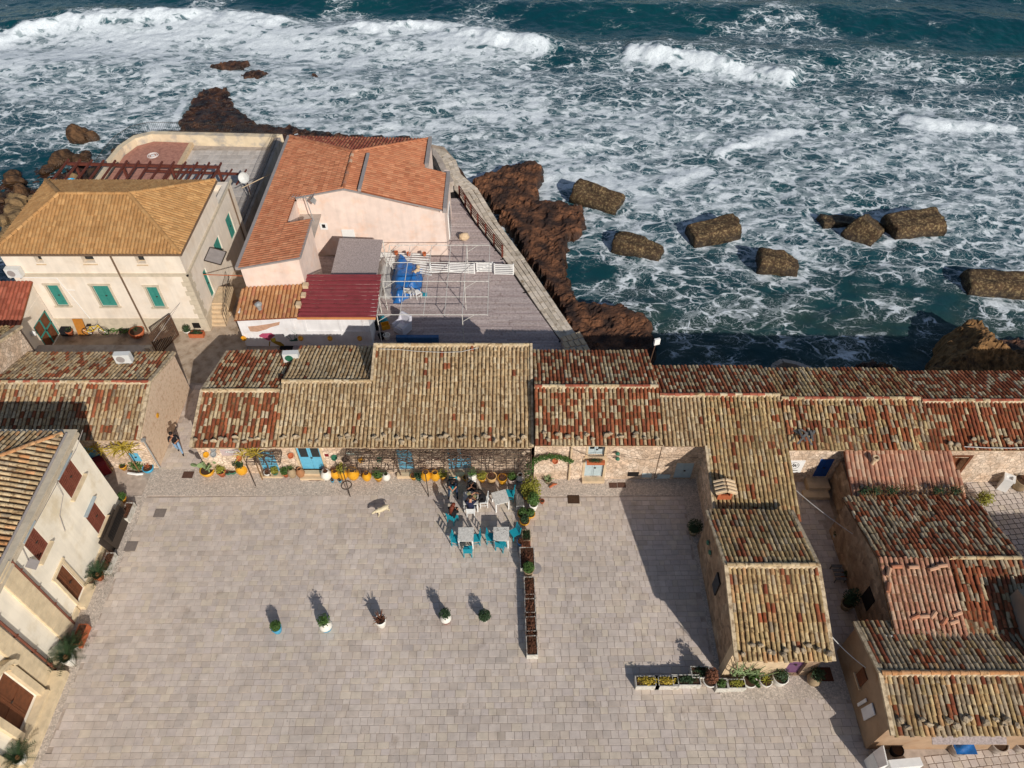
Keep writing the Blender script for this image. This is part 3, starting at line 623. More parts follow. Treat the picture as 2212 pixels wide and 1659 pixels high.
def pave(x0, x1, y0, y1, z, wr, hr, inside, ang=0, dark=1.0, joint=.011):
    out = []; y = y0; c0 = Vector(((x0+x1)/2, (y0+y1)/2, 0)); R = Matrix.Rotation(ang, 4, 'Z')
    while y < y1:
        h = random.uniform(*hr); x = x0-random.uniform(0, .4)
        while x < x1:
            w = random.uniform(*wr); p = Vector((x+w/2, y+h/2, z))-c0; p = R@p+c0; p.z = z+random.uniform(-.004, .004)
            if inside(p.x, p.y):
                k = random.uniform(.93, 1.0)*dark*(1-.12*(random.random() < .06)); col = C(random.choice(PAVE), k)
                out.append((Matrix.Translation(p)@R@Matrix.Rotation(random.uniform(-.006, .006), 4, 'X')@Matrix.Rotation(random.uniform(-.006, .006), 4, 'Y')@Matrix.Diagonal((w-joint, h-joint, 1, 1)), col, 0))
            x += w
        y += h
    return out
mb = MB(); mb.box((-22, -12, -.05), (14.6, 23.4, -.018)); plaza = tag(mb.build('plaza_pavement', m_joint), kind='structure')
BED = lambda x, y: (-18.75+(.0 if y < 22 else 0) < x < 8.75 and y < 21.35) or (8.7 < x < 14.3 and y < 11.15)
place_pieces('paving_stone', SP, pave(-19, 14.4, 3.5, 21.5, 0, (.24, .52), (.22, .34), BED, math.radians(.8)), m_pave_o, m_pave_a, plaza, 300, 'paving_field')
# pebble strips along the house fronts
m_pebble = M('pebble_cobbles', C('c6b8aa', 1.05), .9, .15, 12, .5, 40, world=True, vor=2, vscale=16, vamt=.25)
def sheet(name, poly, z, m, th=.03): mb = MB(); mb.prism(poly, z-th, z); return tag(mb.build(name, m), kind='structure')
sheet('pebble_strip', [(-19.0, 21.35), (8.8, 21.35), (8.8, 22.9), (-16.4, 22.9), (-16.4, 23.0), (-19.0, 23.0)], .004, m_pebble)
sheet('pebble_strip', [(-19.85, 2), (-18.75, 2), (-18.75, 21.35), (-19.85, 21.35)], .004, m_pebble)
sheet('pebble_strip', [(8.8, 11.15), (9.8, 11.15), (9.8, 22.9), (8.8, 22.9)], .004, m_pebble)
sheet('pebble_strip', [(9.8, 11.15), (14.3, 11.15), (14.3, 12.6), (9.8, 12.6)], .004, m_pebble)
sheet('pebble_strip', [(14.3, 3), (15.3, 3), (15.3, 12.6), (14.3, 12.6)], .004, m_pebble)
# alley beside the left house and lane between the right-hand houses
alley = sheet('alley_pavement', [(-19.4, 22.9), (-16.2, 22.9), (-15.9, 29), (-16.6, 36), (-17.2, 46), (-19.2, 46), (-21.5, 33.5), (-21.5, 29.4), (-19.4, 28)], -.02, m_joint)
AP = [(-18.75, 22.9), (-16.2, 22.9), (-15.9, 29), (-18.4, 29)]
def inpoly(P):
    def f(x, y):
        r = False
        for i in range(len(P)):
            (ax, ay), (bx, by) = P[i], P[(i+1) % len(P)]
            if (ay > y) != (by > y) and x < ax+(y-ay)/(by-ay)*(bx-ax): r = not r
        return r
    return f
place_pieces('paving_stone', SP, pave(-19, -15, 22.9, 29.2, 0, (.3, .5), (.25, .36), inpoly(AP), 0), m_pave_o, m_pave_a, alley, 150, 'paving_field')
m_rough = M('rough_pebble_concrete', C('b8a590', .95), .95, .16, 4, .7, 14, col2=C('8b7762'), c2amt=.5, c2scale=2, world=True)
sheet('alley_rough_paving', [(-21.5, 29.2), (-16, 29.2), (-16.6, 36), (-17.2, 46), (-18.9, 46), (-18.9, 33.6), (-21.5, 33.6)], -.002, m_rough, .015)
lane = sheet('lane_pavement', [(13.2, 12.6), (16.2, 12.6), (16.2, 22.4), (13.2, 22.4)], -.02, m_joint)
place_pieces('paving_stone', SP, pave(13.2, 15.6, 12.6, 22.2, 0, (.3, .5), (.26, .38), lambda x, y: 13.2 < x < 15.5, 0), m_pave_o, m_pave_a, lane, 200, 'paving_field')
court = sheet('courtyard_pavement', [(15.3, 3), (26, 3), (26, 9.6), (15.3, 9.6)], -.02, m_joint)
place_pieces('paving_stone', SP, pave(16.2, 24, 4, 9.0, 0, (.28, .4), (.26, .32), lambda x, y: x > 16.6, .1, joint=.03), m_pave_o, m_pave_a, court, 120, 'paving_field')
court2 = sheet('court_pavement', [(21.6, 12), (34, 12), (34, 22.6), (21.6, 22.6)], -.02, m_dark)
place_pieces('paving_stone', SP, pave(21.6, 28, 12, 22.4, 0, (.28, .4), (.26, .32), lambda x, y: True, .12, joint=.03), m_pave_o, m_pave_a, court2, 200, 'paving_field')
# ---- plank deck behind the houses
m_deck = M('deck_board', C('8d7c77', .82), .85, .22, 7, .4, 40, col2=C('7a665f'), c2amt=.12, c2scale=2.2, src='object', world=True)
m_deck_a = M('deck_field', C('8d7c77', .82), .85, .22, 7, .4, 40, col2=C('7a665f'), c2amt=.12, c2scale=2.2, src='attr', world=True)
mb = MB(); mb.prism([(-14.2, 28.6), (4.2, 28.6), (4.4, 31.4), (2.4, 35.2), (.2, 40.4), (-2.4, 45.2), (-4.2, 49), (-7, 52), (-14.2, 45)], -.06, -.03)
deck = tag(mb.build('deck', m_dark), kind='structure')
PIN = [(29, 4.35), (31.4, 3.75), (32.86, 2.95), (35.5, 1.75), (37.72, .72), (40.55, -.46), (45.2, -2.78), (49, -4.3), (55, -6.5)]      # inner edge of the quay path
def pin(y):
    for (a, xa), (b_, xb) in zip(PIN, PIN[1:]):
        if y <= b_: return xa+(xb-xa)*(y-a)/(b_-a)
    return PIN[-1][1]
boards = []; y = 28.8; DK = ['b5a6a2','ad9e9a','baaba6','a89894','b0a09a']; i = 0
while y < 48:
    x = -13.4 if y < 41 else -4.7; xe = pin(y)-.1; x -= 0
    cut = random.uniform(2.5, 4.2)
    while x < xe-.3:
        e = min(xe, x+cut+.8*((i*7) % 5)/5); boards.append((Matrix.Translation(((x+e)/2, y+.065, random.uniform(-.003, .003)))@Matrix.Diagonal((e-x-.012, .122, 1, 1)), C(random.choice(DK), random.uniform(.82, 1.0)), 0)); x = e; cut = 4.0
    y += .135; i += 1
BP = [stone_proto('board', m_deck, .006, .03)]
place_pieces('plank', BP, boards, m_deck, m_deck_a, deck, 300, 'plank_field')
# ---- quay path of long stone blocks along the deck
m_quay = M('quay_stone', C('b4a591', .82), .9, .14, 3, .4, 20, col2=C('7c6d58'), c2amt=.25, c2scale=2, src='object', world=True)
mb = MB(); QO = [(4.95, 31.4), (3.88, 33.48), (2.88, 35.88), (.91, 40.68), (-1.08, 45.16), (-2.6, 49.3), (-4.0, 51.3), (-4.5, 53.4), (-5.6, 55.0), (-6.9, 55.4)]
QI = [(3.75, 31.4), (2.7, 33.4), (1.75, 35.5), (-.4, 40.45), (-2.6, 44.9), (-4.1, 48.6), (-5.2, 50.6), (-5.7, 52.6), (-6.4, 53.8), (-7.0, 54.2)]
for k in range(len(QO)-1): mb.prism([QI[k], QO[k], QO[k+1], QI[k+1]], -2.2, -.05)
quay = tag(mb.build('quay_path', m_cliff), kind='structure'); qs = []
for row in range(4):
    f0, f1 = row/4, (row+1)/4; line = [((1-(f0+f1)/2)*a[0]+(f0+f1)/2*b_[0], (1-(f0+f1)/2)*a[1]+(f0+f1)/2*b_[1]) for a, b_ in zip(QI, QO)]
    for (ax, ay), (bx, by), qi, qo in zip(line, line[1:], QI, QO):
        Ls = math.hypot(bx-ax, by-ay); n = max(1, round(Ls/random.uniform(.5, .62))); ang = math.atan2(by-ay, bx-ax); wd = math.hypot(qo[0]-qi[0], qo[1]-qi[1])/4*.985
        for j in range(n):
            t = (j+.5)/n; qs.append((Matrix.Translation((ax+(bx-ax)*t, ay+(by-ay)*t, .05+random.uniform(-.012, .012)))@Matrix.Rotation(ang, 4, 'Z')@Matrix.Diagonal((Ls/n-.014, wd-.012, 2.0, 1)), C(random.choice(['c6b9a8','beb09e','b5a896','cabdac']), random.uniform(.98, 1.1)), 0))
place_pieces('quay_block', [stone_proto('quay_block', m_quay)], qs, m_quay, m_pave_a, quay, 300, 'quay_field')
# ================================================================== BUILDINGS
T16 = math.tan(math.radians(16))
def panel_door(parent, name, axis, a0, a1, z0, z1, t, m, frame=m_limest, leaves_n=2, out=-1, glass=False, label=None):
    """door or shutter set in an opening; t is the plane of its face, out the outward direction"""
    mb = MB(); w = (a1-a0)/leaves_n
    def bx(A0, A1, Z0, Z1, d0, d1, m_=0):
        p, q = sorted((t+out*d0, t+out*d1))
        if axis == 'x': mb.box((A0, p, Z0), (A1, q, Z1), m_)
        else: mb.box((p, A0, Z0), (q, A1, Z1), m_)
    for i in range(leaves_n):
        A, B = a0+i*w+.008, a0+(i+1)*w-.008; bx(A, B, z0, z1, -.05, 0)
        f = .07
        bx(A, A+f, z0, z1, 0, .018); bx(B-f, B, z0, z1, 0, .018)
        zs = [z0, z0+(z1-z0)*.42, z1-f] if (z1-z0) > 1 else [z0, z1-f]
        for zz in zs: bx(A+f, B-f, zz, zz+f, 0, .018)
    o = mb.build(name, [m], parent)
    if label: o['label'] = label
    if glass:
        mb = MB(); z = z0+(z1-z0)*.5
        for i in range(leaves_n):
            A, B = a0+i*w+.1, a0+(i+1)*w-.1; p, q = sorted((t+out*.001, t+out*.022))
            if axis == 'x': mb.box((A, p, z), (B, q, z1-.1))
            else: mb.box((p, A, z), (q, B, z1-.1))
        mb.build('pane', m_glass, o)
    mb = MB(); ac = (a0+a1)/2+.05; zc = z0+(z1-z0)*.48; p = t+out*.05
    mb.obox((ac, p, zc) if axis == 'x' else (p, ac, zc), (.05, .03, .02) if axis == 'x' else (.03, .05, .02)); mb.build('handle', m_iron, o)
    return o
def surround(parent, axis, a0, a1, z0, z1, t, out, m, w=.12, proud=.04, sill=True, name='frame'):
    mb = MB()
    def bx(A0, A1, Z0, Z1, d1):
        p, q = sorted((t+out*.002-out*.03, t+out*d1))
        if axis == 'x': mb.box((A0, p, Z0), (A1, q, Z1))
        else: mb.box((p, A0, Z0), (q, A1, Z1))
    bx(a0-w, a0, z0, z1, proud); bx(a1, a1+w, z0, z1, proud); bx(a0-w-.04, a1+w+.04, z1, z1+w, proud+.02)
    if sill: bx(a0-w-.05, a1+w+.05, z0-.07, z0, proud+.08)
    return mb.build(name, m, parent)
def gable_house(name, label, x0, x1, Yf, zf, Yr, zr, Yb, zb, palette, wall_m, holes=(), ov=.3, caps=None, gable_left=False, gable_right=False, limit=300, jit=1.0, streak=.25, mortar=True, new=False, wt=.42, backpal=None):
    """row house: Yf/zf front wall line and eave height there, ridge, back wall line; openings in the front wall"""
    h = thing(name, label, 'house', ((x0+x1)/2, (Yf+Yb)/2, 0))
    sf = (zr-zf)/(Yr-Yf); sb = (zr-zb)/(Yb-Yr); e = .012
    mb = MB(); mb.wall('x', x0+e, x1-e, Yf, Yf+wt, -.3, zf-.1, holes); mb.box((x0+e, Yb-wt, -2.6), (x1-e, Yb, zb-.1))
    for a, b_ in ((x0+e, x0+wt), (x1-wt, x1-e)):
        mb.prismx([(Yf+wt, -.3), (Yf+wt, zf+sf*wt-.1), (Yr, zr-.1), (Yb-wt, zb+sb*wt-.1), (Yb-wt, -.3)][::-1], a, b_)
    wl_ = mb.build('wall', wall_m, h)
    if holes:
        mb = MB(); mb.box((x0+wt+.02, Yf+wt+.9, 0), (x1-wt-.02, Yf+wt+.95, zf-.2)); mb.build('inner_wall', m_dark, h)
    oy = Yf-ov; oz = zf-sf*ov; by = Yb+.18; bz = zb-sb*.18
    F = [(x0, oy, oz), (x1, oy, oz), (x1, Yr, zr), (x0, Yr, zr)]; B = [(x1, by, bz), (x0, by, bz), (x0, Yr, zr), (x1, Yr, zr)]
    tl = tile_slope(F, palette, jit=jit, streak=streak, nv=1 if new else 3)+tile_slope(B, backpal or palette, jit=jit, streak=streak, nv=1 if new else 3)
    if caps: tl += ridge_caps((x0+.02, Yr, zr+.03), (x1-.02, Yr, zr+.03), caps, nv=1 if new else 3, r=1.25)
    ro = roof_part(h, [F, B], tl, new=new, limit=limit)
    if mortar:
        mb = MB(); mb.prismx([(Yr-.15, zr-.02), (Yr+.15, zr-.02), (Yr+.09, zr+.075), (Yr-.09, zr+.075)][::-1], x0+.01, x1-.01); mb.build('ridge_mortar', m_mortar, h)
        mb = MB(); mb.prismx([(oy+.03, oz-.13), (oy+.03, oz-.03), (Yf+.02, zf-.02), (Yf+.02, zf-.2)][::-1], x0+.02, x1-.02); mb.build('eave_course', m_limest, h)
    for side, on in (('l', gable_left), ('r', gable_right)):
        if on:
            xa = x0-.02 if side == 'l' else x1+.02; mb = MB()
            for p, q in (((xa, oy, oz+.02), (xa, Yr, zr+.02)), ((xa, Yr, zr+.02), (xa, by, bz+.02))): mb.beam(p, q, .16, .12)
            mb.build('verge', m_mortar, h)
    return h, ro
def eave_stones(h_label, x0, x1, Y, z, sl, n, grp, mats=(m_estone,)):
    for i in range(n):
        x = x0+(x1-x0)*(i+.5)/n+random.uniform(-.3, .3)*(x1-x0)/n*1.6; y = Y+random.uniform(.14, .5); p = (x, y, z+sl*(y-Y)+.17)
        mb = MB(); bumpy(mb, (0, 0, 0), (random.uniform(.1, .16), random.uniform(.09, .14), random.uniform(.07, .11)), seed=int(x*100), n=5, k=7, amp=.5)
        tag(mb.build('stone', random.choice(mats), loc=p), 'small stone holding down eave tiles on '+h_label, 'stone', grp)
p_red = pal(('red', .52), ('beige', .4), ('pale', .08)); p_redder = pal(('red', .66), ('beige', .34)); p_pale = pal(('pale', .9), ('red', .04), ('beige', .1)); p_gold = pal(('gold', .86), ('red', .08), ('beige', .1))
p_mixp = pal(('pale', .55), ('red', .25), ('grey', .25)); p_grey = pal(('grey', .5), ('gold', .3), ('red', .2)); p_pink = pal(('pinkn', 1),)
p_cap = pal(('beige', .7), ('pale', .3)); p_capr = pal(('redn', .6), ('beige', .4))
# ---- left house with the speckled gable
h, ro = gable_house('stone_house', 'long low house with mottled tiles and a speckled gable wall by the alley', -34, -18.75, 23.1, 2.72, 25.85, 3.72, 28.75, 2.8, p_mixp, m_rubble, holes=[(-22.3, -21.2, .02, 1.75), (-19.95, -19.35, .5, 1.3)], caps=p_capr, gable_right=True, limit=300, ov=.2)
mb = MB(); mb.prismx([(23.12, -.3), (23.12, 2.6), (25.85, 3.66), (28.7, 2.72), (28.7, -.3)][::-1], -18.74, -18.66); mb.build('gable_render', m_gable, h)
panel_door(h, 'door', 'x', -22.3, -21.2, .02, 1.75, 23.22, m_bluedoor); panel_door(h, 'shutter', 'x', -19.95, -19.35, .5, 1.3, 23.18, m_bluedoor)
mb = MB(); mb.box((-22.4, 22.75, 0), (-21.1, 23.1, .14)); mb.build('doorstep', m_limest, h)
mb = MB(); mb.tube([(-18.6, 23.05, 2.4), (-18.6, 23.05, .05)], .04, 8); mb.obox((-18.6, 23.05, 2.45), (.09, .09, .07)); mb.build('downpipe', m_galv, h)
mb = MB(); mb.lathe([(.0, 0), (.14, 0), (.15, .02), (.1, .04)], (0, 0, 0), 10)
R = Matrix.Rotation(math.pi/2, 3, 'Y'); mb.v = [tuple(R@Vector(v)+Vector((-18.66, 25.0, 2.05))) for v in mb.v]; mb.build('vent', m_ochre, h)
# taller house fragment at the left edge
h = thing('stone_house', 'taller house end with a mortar-edged tile roof at the left edge', 'house', (-31, 27.4, 0))
mb = MB(); mb.prismx([(25.6, -.3), (25.6, 3.9), (27.6, 4.75), (29.4, 4.1), (29.4, -.3)][::-1], -36, -26.9); mb.build('wall', m_rubble, h)
F = [(-36, 25.5, 4.0), (-27.05, 25.5, 4.0), (-27.05, 27.6, 4.84), (-36, 27.6, 4.84)]; B = [(-27.05, 29.6, 4.1), (-36, 29.6, 4.1), (-36, 27.6, 4.84), (-27.05, 27.6, 4.84)]
roof_part(h, [F, B], tile_slope(F, p_gold)+tile_slope(B, p_gold), limit=200)
mb = MB(); mb.beam((-26.92, 25.5, 4.03), (-26.92, 27.6, 4.87), .3, .16); mb.beam((-26.92, 27.6, 4.87), (-26.92, 29.6, 4.13), .3, .16); mb.build('verge', m_mortar, h)
# ---- the row along the square, left to right
h, ro = gable_house('stone_house', 'small row house with dark red tiles beside the alley', -15.95, -11.95, 22.75, 2.72, 25.45, 3.52, 29.2, 2.45, p_red, m_rubble, holes=[(-13.05, -12.15, .12, 1.85)], caps=p_cap, gable_left=True, limit=300)
panel_door(h, 'door', 'x', -13.05, -12.15, .12, 1.85, 22.86, m_bluedoor, leaves_n=1); mb = MB(); mb.box((-13.15, 22.45, 0), (-12.0, 22.75, .12)); mb.build('doorstep', m_limest, h)
eave_stones('the small red-tiled row house', -15.8, -12.1, 22.45, 2.64, .295, 11, 'stones on the small red roof')
h, ro = gable_house('stone_house', 'row house with beige barrel tiles and a blue glazed door with a brown mat', -11.93, -7.25, 22.75, 2.75, 25.92, 3.7, 29.3, 2.7, p_pale, m_rubble, holes=[(-10.95, -9.75, .3, 2.35)], caps=p_cap, limit=300)
panel_door(h, 'door', 'x', -10.95, -9.75, .3, 2.35, 22.85, m_bluedoor, glass=True); mb = MB(); mb.box((-11.05, 22.3, 0), (-9.65, 22.75, .15)); mb.box((-11.0, 22.5, .15), (-9.7, 22.85, .3)); mb.build('doorstep', m_limest, h)
surround(h, 'x', -10.95, -9.75, .3, 2.35, 22.75, -1, m_limest, sill=False)
eave_stones('the beige row house with the glazed door', -11.8, -7.4, 22.45, 2.66, .3, 12, 'stones on the beige roof')
h, ro = gable_house('stone_house', 'tall row house with a long beige tile slope above the vine pergola', -7.23, 1.0, 22.75, 2.78, 27.95, 4.32, 28.3, 3.75, p_pale, m_rubble, holes=[(-5.9, -5.1, .25, 2.0), (-3.3, -2.1, .25, 2.15)], caps=p_cap, limit=300, ov=.34)
panel_door(h, 'door', 'x', -5.9, -5.1, .25, 2.0, 22.86, m_bluedoor, leaves_n=1); panel_door(h, 'door', 'x', -3.3, -2.1, .25, 2.15, 22.86, m_bluedoor, glass=True)
mb = MB(); mb.box((-6.0, 22.4, 0), (-5.0, 22.75, .22)); mb.box((-3.4, 22.4, 0), (-2.0, 22.75, .22)); mb.build('doorstep', m_limest, h)
mb = MB(); mb.beam((1.02, 22.4, 2.75), (1.02, 27.95, 4.4), .12, .2); mb.build('verge', m_mortar, h); mb = MB(); mb.beam((-7.24, 25.9, 3.78), (-7.24, 27.95, 4.4), .14, .24); mb.build('verge', m_mortar, h)
eave_stones('the tall row house above the vine pergola', -7.1, .9, 22.4, 2.72, .296, 22, 'stones on the tall beige roof')
h, ro = gable_house('stone_house', 'row house with striped red and beige tiles and a small flower-boxed window', 1.12, 7.42, 22.38, 3.2, 25.2, 4.1, 28.5, 3.2, p_red, m_rubble, holes=[(3.8, 4.62, 2.02, 2.86), (3.74, 4.7, .2, 1.7)], caps=p_capr, limit=300, ov=.2, streak=.0)
panel_door(h, 'door', 'x', 3.74, 4.7, .2, 1.7, 22.48, m_paledoor); mb = MB(); mb.box((3.64, 22.1, 0), (4.8, 22.38, .2)); mb.build('doorstep', m_limest, h)
wn_ = panel_door(h, 'window', 'x', 3.8, 4.62, 2.02, 2.86, 22.52, m_paledoor, glass=True); surround(h, 'x', 3.8, 4.62, 2.02, 2.86, 22.38, -1, m_limest, .1, .03); surround(h, 'x', 3.74, 4.7, .2, 1.7, 22.38, -1, m_limest, .12, .03, sill=False)
mb = MB(); mb.tube([(2.95, 22.3, 3.0), (2.95, 22.3, .04)], .05, 8); mb.build('downpipe', m_limest, h)
mb = MB(); mb.box((1.14, 22.2, 3.3), (1.26, 28.6, 3.2)); 
eave_stones('the striped red and beige row house', 1.3, 7.3, 22.2, 3.16, .3, 14, 'stones on the striped roof')
# house with the long front wing
h = thing('stone_house', 'row house with golden tiles running down a long wing into the square', 'house', (10.6, 23, 0))
Yr, zr, sl = 24.75, 3.95, T16
mb = MB(); mb.wall('x', 7.45, 9.6, 22.38, 22.8, -.3, 3.1, [(8.4, 9.32, .05, 1.4)]); mb.prismx([(18.75, -.3), (18.75, zr-(Yr-18.75)*sl-.12), (22.8, zr-(Yr-22.8)*sl-.12), (22.8, -.3)][::-1], 9.6, 10.0)
mb.prismx([(18.75, -.3), (18.75, zr-(Yr-18.75)*sl-.12), (24.75, zr-.12), (27.4, 3.1), (27.4, -.3)][::-1], 12.95, 13.3); mb.box((7.45, 27.1, -2.6), (13.3, 27.45, 3.0)); mb.box((10.0, 18.75, -.3), (12.95, 19.1, 2.1)); mb.prismx([(22.8, -.3), (22.8, 3.2), (24.75, 3.85), (27.1, 3.1), (27.1, -.3)][::-1], 7.46, 7.8); mb.build('wall', m_rubble, h)
mb = MB(); mb.box((9.4, 23.3, 0), (7.9, 23.35, 2.8)); mb.build('inner_wall', m_dark, h)
panel_door(h, 'shutter_door', 'x', 8.4, 9.32, .05, 1.4, 22.46, m_paledoor)
zz = lambda y: zr-(Yr-y)*sl
F1 = [(7.44, 22.1, zz(22.1)), (9.5, 22.1, zz(22.1)), (9.5, Yr, zr), (7.44, Yr, zr)]; F2 = [(9.5, 18.5, zz(18.5)), (13.5, 18.5, zz(18.5)), (13.5, Yr, zr), (9.5, Yr, zr)]; B = [(13.5, 27.6, 3.05), (7.44, 27.6, 3.05), (7.44, Yr, zr), (13.5, Yr, zr)]
roof_part(h, [F1, F2, B], tile_slope(F1, p_pale)+tile_slope(F2, p_gold, streak=.15)+tile_slope(B, p_red)+ridge_caps((7.46, Yr, zr+.03), (13.5, Yr, zr+.03), p_capr, r=1.25))
mb = MB(); mb.prismx([(Yr-.15, zr-.02), (Yr+.15, zr-.02), (Yr+.09, zr+.075), (Yr-.09, zr+.075)][::-1], 7.45, 13.5); mb.build('ridge_mortar', m_mortar, h)
mb = MB(); mb.beam((9.47, 18.5, zz(18.5)+.02), (9.47, 22.1, zz(22.1)+.02), .12, .1); mb.build('verge', m_mortar, h)
c = at('c7', 1775, 1400, zz(19.9)); c = Vector((c.x, 19.75, 0)); z0 = zz(19.75); mb = MB()
for s_ in (-1, 1):
    for q in range(5): mb.box((c.x+s_*.27-.06, c.y-.3, z0+q*.1), (c.x+s_*.27+.06, c.y+.3, z0+q*.1+.085))
for q in range(5): mb.box((c.x-.209, c.y+.2, z0+q*.1), (c.x+.209, c.y+.299, z0+q*.1+.085)); 
for q in range(3): mb.box((c.x-.209, c.y-.298, z0+q*.1), (c.x+.209, c.y-.2, z0+q*.1+.085))
ch = mb.build('chimney', m_terra, h); mb = MB()
mb.slab([(c.x-.48, c.y-.38, z0+.54), (c.x, c.y-.38, z0+.76), (c.x, c.y+.38, z0+.76), (c.x-.48, c.y+.38, z0+.54)], .05); mb.slab([(c.x, c.y-.38, z0+.76), (c.x+.48, c.y-.38, z0+.54), (c.x+.48, c.y+.38, z0+.54), (c.x, c.y+.38, z0+.76)], .05)
for q in range(4):
    for s_ in (-1, 1): mb.tube([(c.x+s_*.03, c.y-.3+q*.2, z0+.78), (c.x+s_*.5, c.y-.3+q*.2, z0+.57)], .07, 6)
mb.build('cap', m_limest, ch)
# small house in front of the wing
h, ro = gable_house('stone_house', 'small freestanding house with black-spotted golden tiles in the square', 9.0, 12.85, 12.15, 2.75, 15.3, 3.85, 18.42, 2.9, pal(('gold', .82), ('grey', .08), ('red', .1)), m_rubble2, holes=[(11.55, 12.3, .02, 1.9)], caps=p_cap, gable_left=True, gable_right=True, limit=300, ov=.42)
panel_door(h, 'door', 'x', 11.55, 12.3, .02, 1.9, 12.3, M('violet_door', C('6d4a6a', .9), .6), leaves_n=1)
mb = MB(); mb.box((8.96, 12.1, 0), (9.02, 12.5, 2.5)); mb.box((9.02, 12.09, 0), (11.5, 12.15, 2.4)); mb.build('quoin_render', m_limest, h)
mb = MB(); mb.box((8.93, 15.1, 1.5), (9.2, 15.65, 2.6)); mb.build('window', m_glass, h)
for i in range(2):
    mb = MB(); mb.lathe([(.0, 0), (.13, 0), (.1, .06), (.03, .09)], n=10); R = Matrix.Rotation(-math.pi/2, 3, 'Y'); mb.v = [tuple(R@Vector(v)+Vector((8.96, 16.9+i*.5, 2.1))) for v in mb.v]; mb.build('wall_lamp', m_greengl, h)
eave_stones('the small freestanding house', 9.2, 12.7, 11.75, 2.64, .35, 12, 'stones on the small golden roof')
# right end of the row
h, ro = gable_house('stone_house', 'right row house with tousled yellow and red tiles above the blue door', 13.55, 20.6, 22.2, 3.08, 24.62, 3.83, 27.2, 3.1, pal(('gold', .5), ('red', .32), ('grey', .2)), m_rubble, holes=[(15.5, 16.25, .4, 2.0)], caps=p_capr, limit=300, ov=.2, jit=1.7)
panel_door(h, 'door', 'x', 15.5, 16.25, .4, 2.0, 22.3, m_deepblue)
mb = MB(); mb.box((15.2, 21.55, 0), (16.3, 22.2, .4)); mb.box((14.9, 21.1, 0), (16.2, 21.55, .22)); mb.build('doorstep', m_limest, h)
mb = MB(); mb.box((13.75, 22.15, .9), (14.75, 22.2, 1.9)); sgn = mb.build('sign_board', m_whitep, h); mb = MB()
cx, cz = 14.25, 1.5
for i in range(20):
    a, b_ = 2*math.pi*i/20, 2*math.pi*(i+1)/20; mb.beam((cx+.27*math.cos(a), 22.143, cz+.27*math.sin(a)), (cx+.27*math.cos(b_), 22.143, cz+.27*math.sin(b_)), .012, .014)
for i in range(9):
    a = i*2.4; r = .05+.15*(i/9); mb.obox((cx+r*math.cos(a), 22.143, cz+.02+r*.8*math.sin(a)), (.045, .007, .022), rot=Matrix.Rotation(a, 3, 'Y'))
mb.obox((cx, 22.143, 1.1), (.3, .007, .018)); mb.build('emblem', m_dark, sgn)
h, ro = gable_house('stone_house', 'end row house with deep red tiles at the right edge of the row', 20.62, 34, 22.2, 3.05, 24.5, 3.8, 27.0, 3.1, pal(('red', .68), ('beige', .32)), m_rubble, holes=[(22.15, 22.85, .9, 2.1)], caps=p_capr, limit=300, ov=.2)
mb = MB(); mb.box((22.0, 22.16, .8), (22.14, 22.2, 2.2)); mb.box((22.86, 22.16, .8), (23.0, 22.2, 2.2)); mb.box((22.0, 22.16, 2.2), (23.0, 22.2, 2.32)); mb.box((22.16, 22.5, .9), (22.84, 22.55, 2.1)); mb.build('window', m_wood, h)
eave_stones('the deep red roof at the right', 21.2, 26.5, 22.0, 3.0, .32, 12, 'stones on the deep red roof')
# pink lean-to
h = thing('lean_to_shed', 'lean-to with fresh pink tiles and a leaning pipe in front of the right row houses', 'shed', (19, 21, 0))
mb = MB(); mb.box((16.45, 19.9, -.2), (16.8, 22.1, 2.0)); mb.box((16.8, 19.9, -.2), (21.3, 20.2, 1.95)); mb.box((21.3, 19.9, -.2), (21.62, 22.1, 2.0)); mb.build('wall', m_rubble2, h)
F = [(16.3, 19.75, 2.05), (21.75, 19.75, 2.05), (21.55, 22.25, 2.95), (16.3, 22.25, 2.95)]; roof_part(h, [F], tile_slope(F, p_pink, pitch=.215, expo=.36, jit=.5, nv=1), new=True, under=m_under_red)
pp = at('c8', 880, 1180, 2.3); mb = MB(); mb.tube([pp, pp+Vector((.1, .1, .75))], .09, 10); mb.lathe([(.16, 0), (.16, .16), (.11, .16), (.11, .02)], pp+Vector((.1, .1, .7)), 10); mb.build('flue', m_limest, h)
# house behind the lane: dark back slope, pink and old front slopes
h = thing('stone_house', 'lane house with a dark ragged back slope and half pink front slope', 'house', (18.6, 16, 0))
Yr, zr, Yf, Yb = 15.75, 3.62, 12.75, 19.3; sf = .285; sb = .29
mb = MB(); mb.prismx([(Yf+.1, -.3), (Yf+.1, 2.66), (Yr, zr-.12), (Yb, 2.5), (Yb, -.3)][::-1], 15.7, 16.1); mb.prismx([(Yf+.1, -.3), (Yf+.1, 2.66), (Yr, zr-.12), (Yb, 2.5), (Yb, -.3)][::-1], 21.2, 21.6); mb.box((16.1, Yf+.1, -.3), (21.2, Yf+.5, 2.65)); mb.box((16.1, Yb-.4, -.3), (21.2, Yb, 2.5)); mb.build('wall', m_rubble2, h)
F1 = [(15.6, Yf-.1, zr-(Yr-Yf+.1)*sf), (18.6, Yf-.1, zr-(Yr-Yf+.1)*sf), (18.6, Yr, zr), (15.6, Yr, zr)]; F2 = [(18.6, Yf-.1, zr-(Yr-Yf+.1)*sf), (21.7, Yf-.1, zr-(Yr-Yf+.1)*sf), (21.7, Yr, zr), (18.6, Yr, zr)]; B = [(21.8, Yb+.3, zr-(Yb+.3-Yr)*sb), (15.6, Yb+.3, zr-(Yb+.3-Yr)*sb), (15.6, Yr, zr), (21.8, Yr, zr)]
